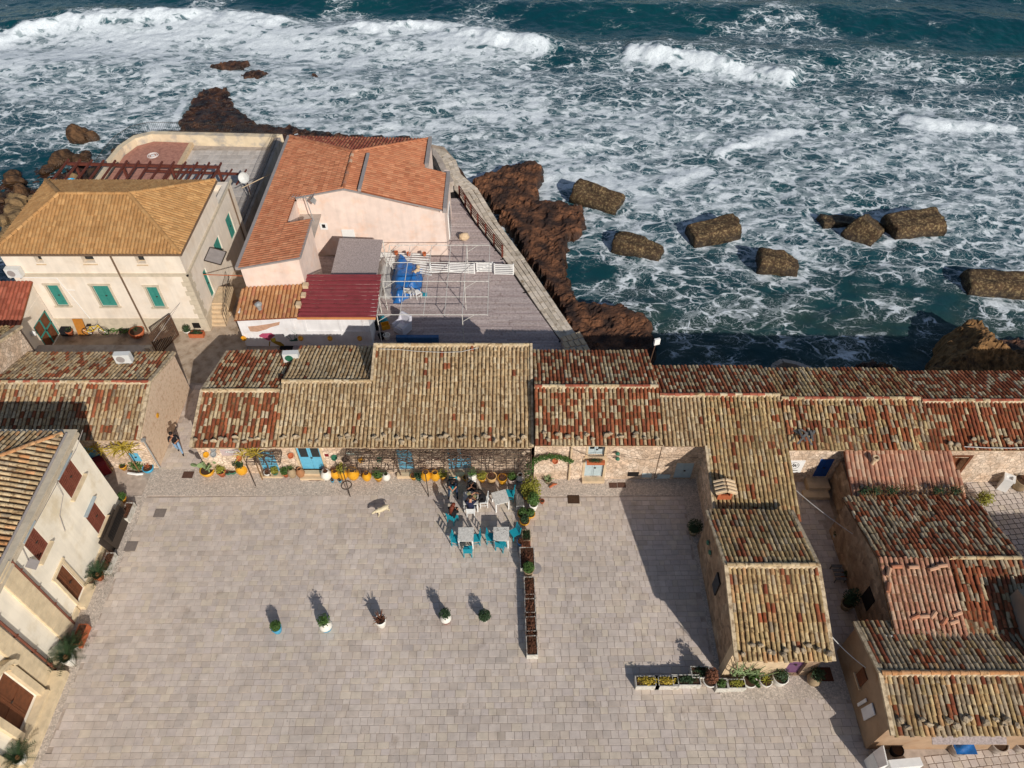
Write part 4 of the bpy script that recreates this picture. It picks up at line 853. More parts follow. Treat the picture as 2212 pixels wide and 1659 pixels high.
t1 = tile_slope(F1, p_pink, pitch=.21, expo=.36, jit=.5); t2 = tile_slope(F2, pal(('red', .6), ('grey', .25), ('beige', .15)), jit=2.2)+tile_slope(B, pal(('red', .5), ('grey', .3), ('beige', .2)), jit=2.2)+ridge_caps((18.6, Yr, zr+.03), (21.7, Yr, zr+.03), p_cap, r=1.2)
roof_part(h, [F1, F2, B], t1+t2)
mb = MB(); mb.box((15.66, 14.6, 1.0), (15.72, 15.3, 2.0)); mb.build('window', m_dark, h)
for i, (cx, cy, a) in enumerate(((660,105,0),(790,108,0),(600,150,1.1),(600,265,1.2),(945,120,.25),(1010,98,.1),(800,495,.35),(870,488,.05),(940,480,.75),(1025,530,.8),(1100,532,.3),(1125,468,.3))):
    p = at('c26', cx, cy, zr-(Yr-14.6)*sf+.1); zz_ = zr-(Yr-p.y)*sf+.12; p = at('c26', cx, cy, zz_)
    mb = MB(); mb.tube([(-.2, 0, 0), (.2, 0, .0)], [.085, .1], 8); o = mb.build('roof_tile', M('pink_loose_tile', C('b87a5c', .85), .9, .15) if i % 3 == 0 else M('pale_loose_tile', C('c2977a', .85), .9, .15), loc=p); o.rotation_euler = (0, -.1, a)
    tag(o, 'loose barrel tile lying on the fresh pink roof patch', 'tile', 'loose tiles on the pink roof patch')
# low house at bottom right
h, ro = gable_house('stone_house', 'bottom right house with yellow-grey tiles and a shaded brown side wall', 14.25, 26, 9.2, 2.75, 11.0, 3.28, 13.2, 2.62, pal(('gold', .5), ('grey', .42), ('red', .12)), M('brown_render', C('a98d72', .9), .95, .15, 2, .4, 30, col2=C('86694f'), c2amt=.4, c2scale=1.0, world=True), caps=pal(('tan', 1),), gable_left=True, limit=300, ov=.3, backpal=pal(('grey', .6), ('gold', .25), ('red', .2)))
eave_stones('the bottom right yellow-grey roof', 14.4, 22, 8.95, 2.68, .295, 22, 'stones on the yellow-grey roof')
mb = MB(); mb.box((14.2, 11.2, 1.3), (14.26, 11.7, 2.1)); w_ = mb.build('window', m_wood, h); mb = MB(); mb.box((14.15, 11.1, 1.2), (14.2, 11.8, 1.28)); mb.build('sill', m_limest, w_)
mb = MB(); mb.obox((14.2, 10.2, 1.35), (.02, .22, .55), rot=Matrix.Rotation(.12, 3, 'X')); mb.obox((14.19, 10.65, 1.1), (.02, .06, .45), rot=Matrix.Rotation(.12, 3, 'X')); mb.build('hanging_cloth', m_white, h)
mb = MB(); mb.slab([(15.8, 8.7, 2.3), (18.6, 8.7, 2.3), (18.6, 9.15, 2.6), (15.8, 9.15, 2.6)], .03); mb.build('reed_awning', m_fibre, h)
h = thing('stone_house', 'plain grey rendered house corner at the far right edge above the bottom right roof', 'house', (25, 12.6, 0))
mb = MB(); mb.prismx([(11.3, -.2), (11.3, 3.4), (13.4, 4.2), (14.2, 3.9), (14.2, -.2)][::-1], 20.7, 30); mb.build('wall', M('grey_brown_render', C('9a8a7a', .85), .95, .12, 2, .3, 30, world=True), h)
F = [(20.5, 11.1, 3.45), (30, 11.1, 3.45), (30, 13.5, 4.35), (20.5, 13.5, 4.35)]; roof_part(h, [F], tile_slope(F, p_grey), limit=100)
# white L-shaped masonry by the bottom right house
h = thing('white_steps', 'white painted masonry block with a ribbed grey lid and low side wall at bottom right', 'masonry', (14.7, 8.2, 0))
a = [at('d6', 395, 850, 1.0), at('d6', 470, 1035, 1.0), at('d6', 585, 995, 1.0), at('d6', 530, 760, 1.0)]
mb = MB(); mb.prism([(p.x, p.y) for p in a], 0, 1.0); p0, p1 = at('d6', 590, 940, .9), at('d6', 970, 905, .9); mb.obox(((p0.x+p1.x)/2, (p0.y+p1.y)/2-.14, .45), ((p1-p0).length/2, .15, .45), rz=math.atan2(p1.y-p0.y, p1.x-p0.x)); mb.build('block', m_whitep, h)
mb = MB(); n = 12
for i in range(n):
    t = (i+.5)/n; mb.beam(a[0].lerp(a[1], t)+Vector((0, 0, .02)), a[3].lerp(a[2], t)+Vector((-.06, 0, .02)), .05, .03)
mb.build('lid', m_gutter, h)
# ---- palazzo at the lower left (wall on x = -19.8)
XW = -19.8
h = thing('palazzo', 'pale yellow two-storey palazzo with brown shutters and a stone portal at lower left', 'building', (-24, 11, 0))
H3 = [(18.6, 19.85, 3.9, 5.4), (18.55, 19.5, .92, 2.47), (15.38, 16.25, 4.02, 5.56), (15.36, 16.1, .3, 2.62)]
PORT = (9.65, 11.15, .45, 3.1)
mb = MB(); mb.wall('y', -4, 20.85, XW-.5, XW, -.2, 5.78, H3+[PORT]); mb.box((-32, 20.35, -.2), (XW-.5, 20.85, 5.78)); mb.box((-32, -4, -.2), (XW-.9, 20.2, 5.6)); mb.build('wall', m_pal, h)
for i, (a, b_, z0, z1) in enumerate(H3):
    if i < 3:
        sh = panel_door(h, 'shutter', 'y', a, b_, z0, z1, XW-.03, m_brown, out=1); mb = MB()
        for k in range(11):
            for s_ in (0, 1):
                w = (b_-a)/2; mb.obox((XW-.008, a+w*(s_+.5), z0+.12+(z1-z0-.24)*k/10), (.012, w/2-.09, .03), rot=Matrix.Rotation(.5, 3, 'Y'))
        mb.build('slat', m_brown, sh)
        mb = MB(); mb.box((XW+.002, a-.12, z0-.1), (XW+.16, b_+.12, z0)); mb.build('sill', m_palst, h)
        mb = MB(); mb.box((XW+.002, a-.06, z1+.02), (XW+.16, b_+.12, z1+.08)); mb.build('lintel_hood', M('grey_blue_hood', C('a8b3b8', .85), .7), h)
    else:
        panel_door(h, 'door', 'y', a, b_, z0, z1, XW-.08, m_wood, out=1); surround(h, 'y', a, b_, z0, z1, XW, 1, m_palst, .14, .05, sill=False)
        mb = MB(); mb.box((XW+.002, a-.2, 0), (XW+.35, b_+.2, .28)); mb.build('doorstep', m_palst, h)
# pilasters, plinth, cornice, portal
mb = MB(); mb.wall('y', 13.55, 14.4, XW+.002, XW+.1, 0, 5.75); mb.wall('y', 11.55, 12.25, XW+.002, XW+.14, 0, 5.75); mb.wall('y', 7.6, 8.6, XW+.002, XW+.14, 0, 5.75); mb.build('pilaster', m_palst, h)
for y0, y1, x1 in ((13.55, 14.4, .1), (11.55, 12.25, .14), (7.6, 8.6, .14)):
    k = 0; z = .2
    while z < 5.6:
        mb = MB(); mb.box((XW+x1+.002, y0+.02, z), (XW+x1+.016, y1-.02, z+.39)); mb.build('ashlar_block', m_palst, h); z += .41
mb = MB(); mb.box((XW+.004, 16.35, 0), (XW+.09, 20.8, .35)); mb.box((XW+.004, 14.41, 0), (XW+.09, 15.1, .35)); mb.box((XW+.004, 12.26, 0), (XW+.09, 13.54, .35)); mb.build('plinth', m_palst, h)
mb = MB(); mb.box((XW-.02, -4, 5.5), (XW+.12, 21.0, 5.66)); mb.box((XW-.42, -4, 5.785), (XW+.14, 21.0, 5.86)); mb.box((-32, 20.6, 5.785), (XW-.42, 21.0, 5.86)); mb.build('cornice', m_cream_g, h)
mb = MB(); mb.box((XW+.003, 11.15, .3), (XW+.22, 11.45, 3.0)); mb.box((XW+.003, 9.35, .3), (XW+.22, 9.65, 3.0))
for i in range(10):
    a0, a1 = math.pi*i/10, math.pi*(i+1)/10; c = (10.4, 3.0)
    for r, d in ((.9, .22), (1.12, .32)): mb.beam((XW+d/2+.01, c[0]+r*math.cos(a0), c[1]+r*.75*math.sin(a0)), (XW+d/2+.01, c[0]+r*math.cos(a1), c[1]+r*.75*math.sin(a1)), .18, d, up=(1, 0, 0))
mb.build('portal_surround', m_palst, h)
panel_door(h, 'portal_door', 'y', 9.66, 11.14, .45, 3.1, XW-.12, m_wood, out=1)
mb = MB(); mb.box((XW+.12, 6.5, 0), (XW+.75, 12.25, .3)); mb.box((XW+.02, 9.4, .3), (XW+.4, 11.4, .45)); mb.build('portal_step', m_palst, h)
for yp, xo in ((14.46, .08), (12.4, .1)):
    mb = MB(); mb.tube([(XW+xo, yp, 5.8), (XW+xo, yp, .06)], .055, 8)
    for zz_ in (5, 3.5, 2, .6): mb.obox((XW+xo, yp, zz_), (.075, .075, .02))
    mb.build('downpipe', M('brick_red_pipe', C('7a4a3a', .9), .5), h)
ex, ey, ez, tr = XW-.3, 20.75, 5.9, math.tan(math.radians(19)); R_ = 6.0
Fp = [(ex, -4, ez), (ex, ey, ez), (ex-R_, ey-R_, ez+R_*tr), (ex-R_, -4, ez+R_*tr)]; Fb = [(ex, ey, ez), (ex-2*R_, ey, ez), (ex-R_, ey-R_, ez+R_*tr)]
pz = pal(('pale', .75), ('grey', .2), ('tan', .08))
ro = roof_part(h, [Fp, Fb], tile_slope(Fp, pz, pitch=.24, jit=.7)+tile_slope(Fb, pz, pitch=.24)+ridge_caps((ex-.05, ey-.05, ez+.06), (ex-R_, ey-R_, ez+R_*tr+.06), pal(('tan', 1),), r=1.3))
mb = MB(); mb.tube([(ex+.08, -4, ez-.02), (ex+.08, ey, ez-.02)], .06, 8); mb.build('gutter', m_gutter, h)
mb = MB()
for pts in ([(XW+.3, 21.1, 5.7), (XW+.06, 20.4, 5.2), (XW+.05, 18.4, 5.3), (XW+.05, 15.2, 5.45), (XW+.05, 14.9, 4.4)], [(XW+.1, 18.4, 5.5), (XW+.05, 18.3, 4.6), (XW+.05, 17.5, 4.2), (XW+.05, 17.2, 3.4)]): mb.tube(pts, .014, 5)
mb.build('cable', m_gutter, h)
mb = MB(); mb.slab([(XW+.02, 14.75, 4.75), (XW+.35, 14.75, 4.5), (XW+.35, 15.15, 4.5), (XW+.02, 15.15, 4.75)], .03); mb.beam((XW, 14.95, 4.3), (XW+.3, 14.95, 4.5), .03); mb.build('wall_lamp', m_gutter, h)
h = thing('awning_box', 'folded black slatted shutter screen leaning on the palazzo wall', 'screen', (-19.5, 19.2, 0)); mb = MB()
R = Matrix.Rotation(-.25, 3, 'Y')
for s_ in (0, 1): mb.obox((-19.42+s_*.14, 18.95+s_*.25, .52), (.03, .95, .52), rot=R)
pn = mb.build('panel', m_iron, h); mb = MB()
for k in range(9): mb.obox((-19.24, 19.2, .1+k*.11), (.012, .85, .02), rot=R)
mb.build('slat', m_dark, h)
# ---- villa
VX0, VX1, VY0, VY1 = -29.0, -18.87, 33.6, 43.4
h = thing('villa', 'cream villa with an orange-tan hip roof and green shutters', 'building', (-24, 37, 0))
UP = [(-27.15, -26.72, 5.35, 5.95), (-24.47, -23.77, 5.35, 5.95), (-21.42, -20.9, 5.3, 5.9)]; LO = [(-27.42, -26.72, 2.1, 3.72), (-24.75, -23.78, 2.05, 3.68), (-21.62, -20.95, 1.98, 3.58)]
mb = MB(); mb.wall('x', VX0, VX1, VY0, VY0+.45, -.2, 6.15, UP+LO); SD = [(40.78, 41.8, 1.5, 3.2), (38.0, 39.1, 1.6, 3.25), (35.4, 35.95, 1.1, 3.15)]
mb.wall('y', VY0+.45, VY1, VX1-.45, VX1, -.2, 4.4, SD); mb.box((VX1-.45, VY0+.45, 4.4), (VX1, 40.6, 6.15)); mb.box((VX0, VY0+.45, -.2), (VX0+.45, 40.6, 6.15)); mb.box((VX0+.45, 40.15, 2.6), (VX1-.45, 40.6, 6.15)); mb.box((VX0, 40.6, -.2), (VX1-.45, VY1, 4.0)); mb.box((VX0, VY1-.4, 4.0), (VX1-.45, VY1, 4.4)); mb.build('wall', m_cream, h)
mb = MB(); mb.box((VX0-.1, VY0-.1, 4.4), (VX1+.1, VY0-.002, 4.58)); mb.box((VX1+.002, VY0-.1, 4.4), (VX1+.1, VY1+.1, 4.56)); mb.box((VX0-.14, VY0-.16, 5.98), (VX1+.16, VY0-.003, 6.14)); mb.box((VX1+.003, VY0-.16, 5.98), (VX1+.16, 40.6, 6.14)); mb.box((VX0, VY0-.05, 0), (VX1, VY0-.004, 1.05)); mb.box((VX1+.004, VY0, 0), (VX1+.05, 35.3, 1.0)); mb.build('cornice', m_cream_g, h)
for k in range(9):
    mb = MB(); w = .5 if k % 2 else .34; mb.box((VX1-w, VY0-.035, 1.08+k*.36), (VX1+.035, VY0-.003, 1.42+k*.36)); mb.box((VX1+.003, VY0-.003, 1.08+k*.36), (VX1+.034, VY0+.84-w, 1.42+k*.36)); mb.build('quoin', m_cream_g, h)
for a in LO: panel_door(h, 'shutter', 'x', *a, VY0+.1, m_green); surround(h, 'x', *a, VY0, -1, m_cream_g, .12, .04)
for a in UP:
    panel_door(h, 'window', 'x', *a, VY0+.32, m_glass, leaves_n=2); mb = MB(); mb.slab([(a[0]-.06, VY0-.06, a[2]-.1), (a[1]+.06, VY0-.06, a[2]-.1), (a[1]+.06, VY0+.3, a[2]+.02), (a[0]-.06, VY0+.3, a[2]+.02)], .04); mb.build('sill', m_limest, h)
for a in SD: panel_door(h, 'shutter' if a[2] > 1.3 else 'door', 'y', *a, VX1-.1, m_green, out=1)
E_ = (VX0-.25, VX1+.25, VY0-.25, 40.75, 6.16); rz_ = 7.65; ry = 37.0; xa, xb = -26.2, -22.2
P1, P2, P3, P4 = (E_[0], E_[2], E_[4]), (E_[1], E_[2], E_[4]), (E_[1], E_[3], E_[4]), (E_[0], E_[3], E_[4]); Ra, Rb = (xa, ry, rz_), (xb, ry, rz_)
pl = [[P1, P2, Rb, Ra], [P2, P3, Rb], [P3, P4, Ra, Rb], [P4, P1, Ra]]; pv = pal(('villa', 1),); tl = []
for p in pl: tl += tile_slope(p, pv, pitch=.205, expo=.345, jit=.25, nv=1)
for a, b_ in ((P1, Ra), (P2, Rb), (P3, Rb), (P4, Ra), (Ra, Rb)): tl += ridge_caps(Vector(a)+Vector((0, 0, .05)), Vector(b_)+Vector((0, 0, .05)), pv, nv=1, r=1.3)
roof_part(h, pl, tl, new=True, under=M('villa_channel', C('7d5630', .7), .9, .15, 4, .2, 30, world=True))
mb = MB(); mb.tube([(E_[0], E_[2]-.05, 6.12), (E_[1]+.05, E_[2]-.05, 6.12), (E_[1]+.05, E_[3], 6.12)], .07, 8); mb.tube([(-22.7, VY0-.1, 6.1), (-22.7, VY0-.1, 5.9), (-22.7, VY0-.1, .05)], .05, 8); mb.build('downpipe', m_pipe, h)
mb = MB(); mb.tube([(VX1+.08, 42.6, 4.4), (VX1+.08, 42.6, .05)], .05, 8); mb.build('drain', m_pipe, h)
p = [Vector((VX1+.02, 36.1, 3.55)), Vector((VX1+.02, 37.4, 3.55)), Vector((VX1+.95, 37.4, 3.2)), Vector((VX1+.95, 36.1, 3.2))]; mb = MB(); mb.slab(p, .03); aw = mb.build('door_canopy', m_gutter, h); mb = MB()
for i in range(4): mb.beam(p[i], p[(i+1) % 4], .05)
mb.build('canopy_frame', m_iron, aw)
mb = MB(); mb.box((VX1+.05, 35.0, 0), (VX1+.95, 36.6, 1.05))
for k in range(5): mb.box((VX1+.05, 34.0+k*.2, 0), (VX1+.9, 34.2+k*.2, .2+k*.2-.03))
mb.build('entrance_steps', m_limest, h)
mb = MB(); pts = [(VX1+.95, 34.0+2.6*t, 1.0*min(1, t*2.2)+.05) for t in [i/10 for i in range(11)]]
for i, q in enumerate(pts): mb.tube([q, (q[0]+.18*math.sin(i/10*3.14), q[1], q[2]+.95)], .014, 5)
mb.tube([(q[0]+.18*math.sin(i/10*3.14), q[1], q[2]+.95) for i, q in enumerate(pts)], .025, 6); mb.build('railing', m_iron, h)
mb = MB(); mb.box((-19.78, VY0-.055, .28), (-19.32, VY0-.052, .72)); mb.build('vent_grille', m_dark, h)
mb = MB(); mb.tube([(-25.9, VY0-.03, 1.0), (-26.5, VY0-.03, 4.25), (-28.4, VY0-.03, 4.3)], .022, 5); mb.tube([(-26.3, VY0-.03, 3.35), (-25.85, VY0-.03, 3.33)], .022, 5); mb.build('conduit', m_whitep, h)
def ac_unit(label, p, rz=0, tilt=0, grille=m_gutter):
    t = thing('air_conditioner', label, 'air conditioner', p, 'air conditioner units', rz, local=True); mb = MB(); mb.box((-.42, -.16, 0), (.42, .16, .6)); c = mb.build('casing', m_acw, t)
    mb = MB(); mb.lathe([(.22, 0), (.22, .02)], n=14); R = Matrix.Rotation(math.pi/2, 3, 'X'); mb.v = [tuple(R@Vector(v)+Vector((-.1, -.162, .3))) for v in mb.v]; mb.build('fan_grille', grille, c)
    for s_ in (-.3, .3): mb = MB(); mb.box((s_-.03, -.2, -.06), (s_+.03, .2, 0)); mb.build('foot', m_galv, t)
    if tilt: t.rotation_euler = (tilt, 0, rz)
ac_unit('white air conditioner on the villa front above the red-tiled annex', (-28.6, VY0-.2, 4.55))
ac_unit('white air conditioner with a grid grille on the mottled left roof', tuple(at('c4', 1075, 885, 3.35)), .05, 0, m_gutter); ac_unit('white air conditioner with a teal grille between the two small row roofs', tuple(at('c5', 1085, 400, 2.85)), .05, 0, m_greengl)
# antenna-like items on the villa
# annex with red roof and green framed door
h = thing('annex', 'cream annex with bright red tiles and a green-framed brown double door', 'building', (-30.5, 33, 0))
mb = MB(); mb.wall('y', 30.9, 33.55, -28.5, -28.15, -.2, 2.95, [(31.75, 33.35, .02, 2.0)]); mb.box((-36, 30.9, -.2), (-28.5, 31.25, 2.9)); mb.box((-36, 31.25, -.2), (-28.9, 33.5, 2.4)); mb.build('wall', m_cream, h)
F = [(-36, 30.75, 2.98), (-28.05, 30.75, 2.98), (-28.05, 33.57, 4.0), (-36, 33.57, 4.0)]; roof_part(h, [F], tile_slope(F, pal(('redn', 1),), pitch=.22, expo=.36, jit=.3, nv=1), new=True, under=m_under_red)
mb = MB(); mb.prismx([(30.95, 2.94), (33.55, 2.94), (33.55, 3.86)][::-1], -28.5, -28.16); mb.build('gable', m_cream, h)
d = panel_door(h, 'door', 'y', 31.75, 33.35, .02, 2.0, -28.22, m_wood, out=1); mb = MB()
for a, b_, z0, z1 in ((31.75, 31.85, .02, 2), (33.25, 33.35, .02, 2), (32.5, 32.6, .02, 2), (31.75, 33.35, 1.9, 2.0), (31.75, 33.35, 1.0, 1.1)): mb.box((-28.2, a, z0), (-28.17, b_, z1))
mb.build('door_frame', m_green, d)
mb = MB(); mb.lathe([(.02, 0), (.13, .02), (.15, .2), (.04, .32)], (-28.05, 31.4, 1.75), 8); mb.build('lantern', m_whitep, h)
# courtyard wall + gate
h = thing('courtyard_wall', 'low grey coping wall in front of the villa courtyard', 'wall', (-25, 31.1, 0)); mb = MB(); mb.box((-28.1, 30.75, 0), (-21.35, 31.25, .95)); mb.build('masonry', m_rubble2, h); mb = MB(); x = -28.1
while x < -21.4: e = min(-21.35, x+random.uniform(.7, 1.1)); mb = MB(); mb.box((x+.006, 30.68, .95), (e-.006, 31.3, 1.02+random.uniform(0, .02))); mb.build('coping_stone', m_conc, h); x = e
gx0, gy0 = -21.3, 31.35; h = thing('gate', 'open dark iron gate with slanting bars beside the villa courtyard', 'gate', (gx0, gy0, 0))
gd = Vector((.35, 1.0, 0)).normalized(); mb = MB(); P = lambda s_, z: Vector((gx0, gy0, 0))+gd*s_+Vector((0, 0, z))
for s_ in (0, 1.9): mb.beam(P(s_, .05), P(s_, 1.75), .07)
for z in (.1, .85, 1.75): mb.beam(P(0, z), P(1.9, z), .07, .06)
mb.build('gate_frame', m_rust, h)
for k in range(15): mb = MB(); s_ = .12+k*.12; mb.beam(P(s_, .13), P(s_, 1.72), .05, .03); mb.build('bar', m_rust, h)
mb = MB(); mb.box((gx0-.25, gy0-.6, 0), (gx0+.05, gy0-.35, 1.3)); mb.build('gate_post', m_cream_g, h)
# terrace behind the villa
h = thing('terrace_wall', 'curved cream parapet with peeling paint around the sea terrace', 'wall', (-26, 52, 0)); OUT = [(-31.7, 46), (-31.75, 52.0), (-31.6, 54.1), (-30.9, 55.7), (-29.6, 56.4), (-18.8, 55.9)]; INN = [(-31.3, 46), (-31.35, 52.0), (-31.15, 53.9), (-30.6, 55.2), (-29.5, 55.9), (-19.2, 55.4)]
mb = MB()
for i in range(len(OUT)-1): mb.prism([INN[i], OUT[i], OUT[i+1], INN[i+1]], -.3, .92)
mb.build('parapet', M('peeling_cream', C('e0cdae', .9), .9, .08, 2, .2, 30, col2=C('a9a196'), c2amt=.5, c2scale=.9, world=True), h); mb = MB(); mb.box((-19.3, 43.45, -.3), (-18.85, 55.4, .9)); mb.build('side_wall', m_conc, h)
mb = MB(); ff = []
for i in range(len(OUT)-1):
    a, b_ = Vector(OUT[i]+(0,)), Vector(OUT[i+1]+(0,)); n = max(1, int((b_-a).length/.16))
    for k in range(n): q = a.lerp(b_, k/n); mb.tube([q+Vector((0, 0, .92)), q+Vector((0, .03, 1.75))], .012, 4)
    for z in (1.0, 1.7): mb.tube([a+Vector((0, 0, z)), b_+Vector((0, 0, z))], .016, 5)
mb.build('fence', m_iron, h, kind='stuff')
mb = MB()
for k in range(70): y = 43.6+k*.168; mb.tube([(-19.05, y, .9), (-19.05, y, 1.7)], .01, 4)
for z in (.95, 1.3, 1.7): mb.tube([(-19.05, 43.5, z), (-19.05, 55.3, z)], .014, 5)
mb.build('mesh_fence', m_iron, h, kind='stuff')
sheet('terrace_paving', [(-31.3, 43.4), (-19.3, 43.4), (-19.3, 55.4), (-29.5, 55.9), (-30.6, 55.2), (-31.2, 53.5)], -.01, m_conc, .04)
tl = []
for i in range(15):
    for j in range(13):
        x, y = -26.2+i*.46, 46.6+j*.46*1.45
        if x < -19.5 and y < 55.2: tl.append((Matrix.Translation((x, y, .02))@Matrix.Diagonal((.45, .65, 1, 1)), C(random.choice(['cfc6bd', 'c6bdb4', 'd6cdc4']), .8), 0))
tt = sheet('terrace_tiles', [(-26.4, 46.2), (-19.4, 46.2), (-19.4, 55.3), (-26.4, 55.6)], .004, m_conc, .012); place_pieces('floor_tile', SP, tl, m_pave_o, m_pave_a, tt, 200, 'floor_field')
h = thing('raised_terrace', 'raised pink tiled terrace corner with a round mosaic', 'terrace', (-28.8, 52, 0)); mb = MB(); mb.prism([(-31.3, 47.5), (-26.5, 47.5), (-26.5, 55.6), (-29.5, 55.8), (-30.6, 55.1), (-31.15, 53.6)], 0, .32); mb.build('floor', M('pink_floor_tile', C('b98472', .85), .9, .16, 5, .2, 30, col2=C('9d6d5e'), c2scale=3, world=True), h)
mb = MB(); mb.box((-26.5, 47.5, 0), (-26.2, 55.6, .35)); mb.build('edge', m_limest, h); mc = at('c1', 1310, 385, .32); mb = MB()
for r in (.42, .3): mb.tube([(mc.x+r*math.cos(a), mc.y+r*math.sin(a), .325) for a in [i*math.pi/8 for i in range(17)]], .025, 4)
mb.obox((mc.x, mc.y, .325), (.14, .14, .01), rz=.6); mb.build('mosaic', m_whitep, h)
h = thing('pergola', 'dark red timber pergola behind the villa roof', 'pergola', (-27, 47, 0))
zb = 2.45; bl, br_ = at('c1', 575, 455, zb), at('c1', 1885, 485, zb); mb = MB(); mb.beam(bl, br_, .16, .18); mb.build('beam', m_pergola, h)
for i in range(14):
    t = i/13; q = bl.lerp(br_, t*1.0); mb = MB(); mb.beam((q.x+.05, q.y+.35, zb+.14), (q.x-.1, 43.6, zb+.14), .1, .13); mb.build('rafter', m_pergola, h)
for t in (.05, .36, .68, .985): q = bl.lerp(br_, t); mb = MB(); mb.beam((q.x, q.y, .02), (q.x, q.y, zb-.05), .16); mb.build('post', m_pergola, h)
b2, b3 = at('c1', 1235, 515, 1.9), at('c1', 2100, 545, 1.9); h2 = thing('pergola', 'second lower timber pergola frame on the white tiled terrace', 'pergola', (b3.x, b3.y, 0)); mb = MB(); mb.beam(b2, b3, .13, .15); mb.build('beam', m_pergola, h2)
for i in range(7): q = b2.lerp(b3, .15+.85*i/6); mb = MB(); mb.beam((q.x+.05, q.y+.4, 2.03), (q.x-.2, q.y-1.6, 2.03), .08, .1); mb.build('rafter', m_pergola, h2)
for t in (.99,): q = b2.lerp(b3, t); mb = MB(); mb.beam((q.x, q.y, .02), (q.x, q.y, 1.85), .12); mb.build('post', m_pergola, h2)
# ---- pink house
h = thing('pink_house', 'pale pink seaside house with a cross-shaped orange tile roof', 'building', (-10.5, 44, 0))
xl, xp, xr = -16.15, -10.8, -5.0; zl, zp, zrr = 4.2, 5.3, 3.7; Yg, Yn, Ybk, Yw = 41.2, 45.6, 49.6, 34.6
zL = lambda x: zp-(xp-x)*(zp-zl)/(xp-xl); zR = lambda x: zp-(x-xp)*(zp-zrr)/(xr-xp)
mb = MB(); G_ = [(-14.0, -.2), (-4.75, -.2), (-4.75, zR(-4.75)-.15), (xp, zp-.12), (-14.0, zL(-14)-.12)]; mb.prismy(G_, Yg, Yg+.4); mb.box((-4.75, Yg, -.2), (-4.45, 46.2, zrr-.1)); mb.box((-6.2, 46.2, -.2), (-5.9, Ybk, zrr-.1)); mb.box((-16.0, Ybk-.3, -1.5), (-5.9, Ybk, 4.0)); mb.box((-16.1, Yw+.35, -.2), (-15.75, Ybk-.3, zl-.12))
mb.prismy([(-16.1, -.2), (-12.5, -.2), (-12.5, zL(-12.5)-.12), (-16.1, zl-.12)], Yw, Yw+.35); mb.box((-12.85, Yw+.35, -.2), (-12.5, 38.3, zL(-12.85)-.12)); mb.box((-14.2, 38.0, -.2), (-12.85, 38.3, 4.4)); mb.box((-14.3, 38.3, -.2), (-14.0, Yg, 4.35)); mb.build('wall', m_pink, h)
L1 = [(xl, Ybk, zl), (xl, Yg, zl), (xp, Yg, zp), (xp, Yn, zp)]
La = [(xl, Yg, zl), (xl, Yw-.1, zl), (-14.05, Yw-.1, zL(-14.05)), (-14.05, Yg, zL(-14.05))]; Lb = [(-14.05, 38.4, zL(-14.05)), (-14.05, Yw-.1, zL(-14.05)), (-12.4, Yw-.1, zL(-12.4)), (-12.4, 38.4, zL(-12.4))]
R1 = [(-6.1, Yg, zR(-6.1)), (-6.1, Ybk, zR(-6.1)), (xp, Yn, zp), (xp, Yg, zp)]; BK = [(-6.1, Ybk, zR(-6.1)), (xl, Ybk, zl), (xp, Yn, zp)]
po = pal(('orange', 1),); pb_ = pal(('redn', .7), ('orange', .3)); RS = [(-4.55, Yg-.05, zR(-4.55)+.18), (-4.55, 45.5, zR(-4.55)+.18), (-9.75, 45.5, zR(-9.75)+.18), (-9.75, Yg-.05, zR(-9.75)+.18)]
tl = []
for p, q in ((L1, po), (La, po), (Lb, po), (R1, po), (RS, po), (BK, pb_)): tl += tile_slope(p, q, pitch=.225, expo=.37, jit=.25, nv=1)
tl += ridge_caps((xp, Yg, zp+.06), (xp, Yn, zp+.06), pal(('orange', .7), ('pinkn', .3)), nv=1, r=1.3)+ridge_caps((xl, Ybk, zl+.06), (xp, Yn, zp+.06), po, nv=1, r=1.2)+ridge_caps((-6.1, Ybk, zR(-6.1)+.06), (xp, Yn, zp+.06), po, nv=1, r=1.2)
roof_part(h, [L1, La, Lb, R1, BK, RS], tl, new=True, under=m_under_red)
for q in (((xl-.22, Yw-.1, zl-.12), (xl-.02, Ybk+.1, zl+.1)), ((-6.08, 46.0, zR(-6.1)-.1), (-5.85, Ybk+.1, zR(-6.1)+.2)), ((-4.53, Yg-.1, zR(-4.55)-.05), (-4.3, 45.55, zR(-4.55)+.32))): mb = MB(); mb.box(*q); mb.build('gutter', m_gutter, h)
mb = MB(); mb.beam((-9.78, Yg-.08, zR(-9.75)+.22), (-9.78, 45.5, zR(-9.75)+.22), .2, .2); mb.build('gutter', m_gutter, h)
mb = MB(); mb.beam((xp, Yg-.04, zp-.02), (-4.6, Yg-.04, zR(-4.6)+.1), .1, .1); mb.beam((xp, Yg-.04, zp-.02), (-14.0, Yg-.04, zL(-14)-.02), .1, .1); mb.beam((-12.4, Yw-.12, zL(-12.4)), (xl, Yw-.12, zl), .1, .1); mb.beam((-12.38, Yw-.1, zL(-12.4)), (-12.38, 38.4, zL(-12.4)), .12, .1); mb.build('roof_edge', m_gutter, h)
p = onY('c2', 880, 990, Yg); mb = MB(); mb.box((p.x-.25, Yg-.06, p.z-.25), (p.x+.25, Yg-.003, p.z+.25)); w_ = mb.build('window', m_whitep, h); mb = MB(); mb.box((p.x-.1, Yg-.07, p.z-.1), (p.x+.12, Yg-.061, p.z+.18)); mb.build('pane', m_glass, w_)
p = onY('c2', 1090, 1050, Yg); mb = MB(); mb.box((p.x-.42, Yg-.05, p.z-.4), (p.x+.42, Yg-.003, p.z+.3)); mb.build('meter_hatch', m_whitep, h)
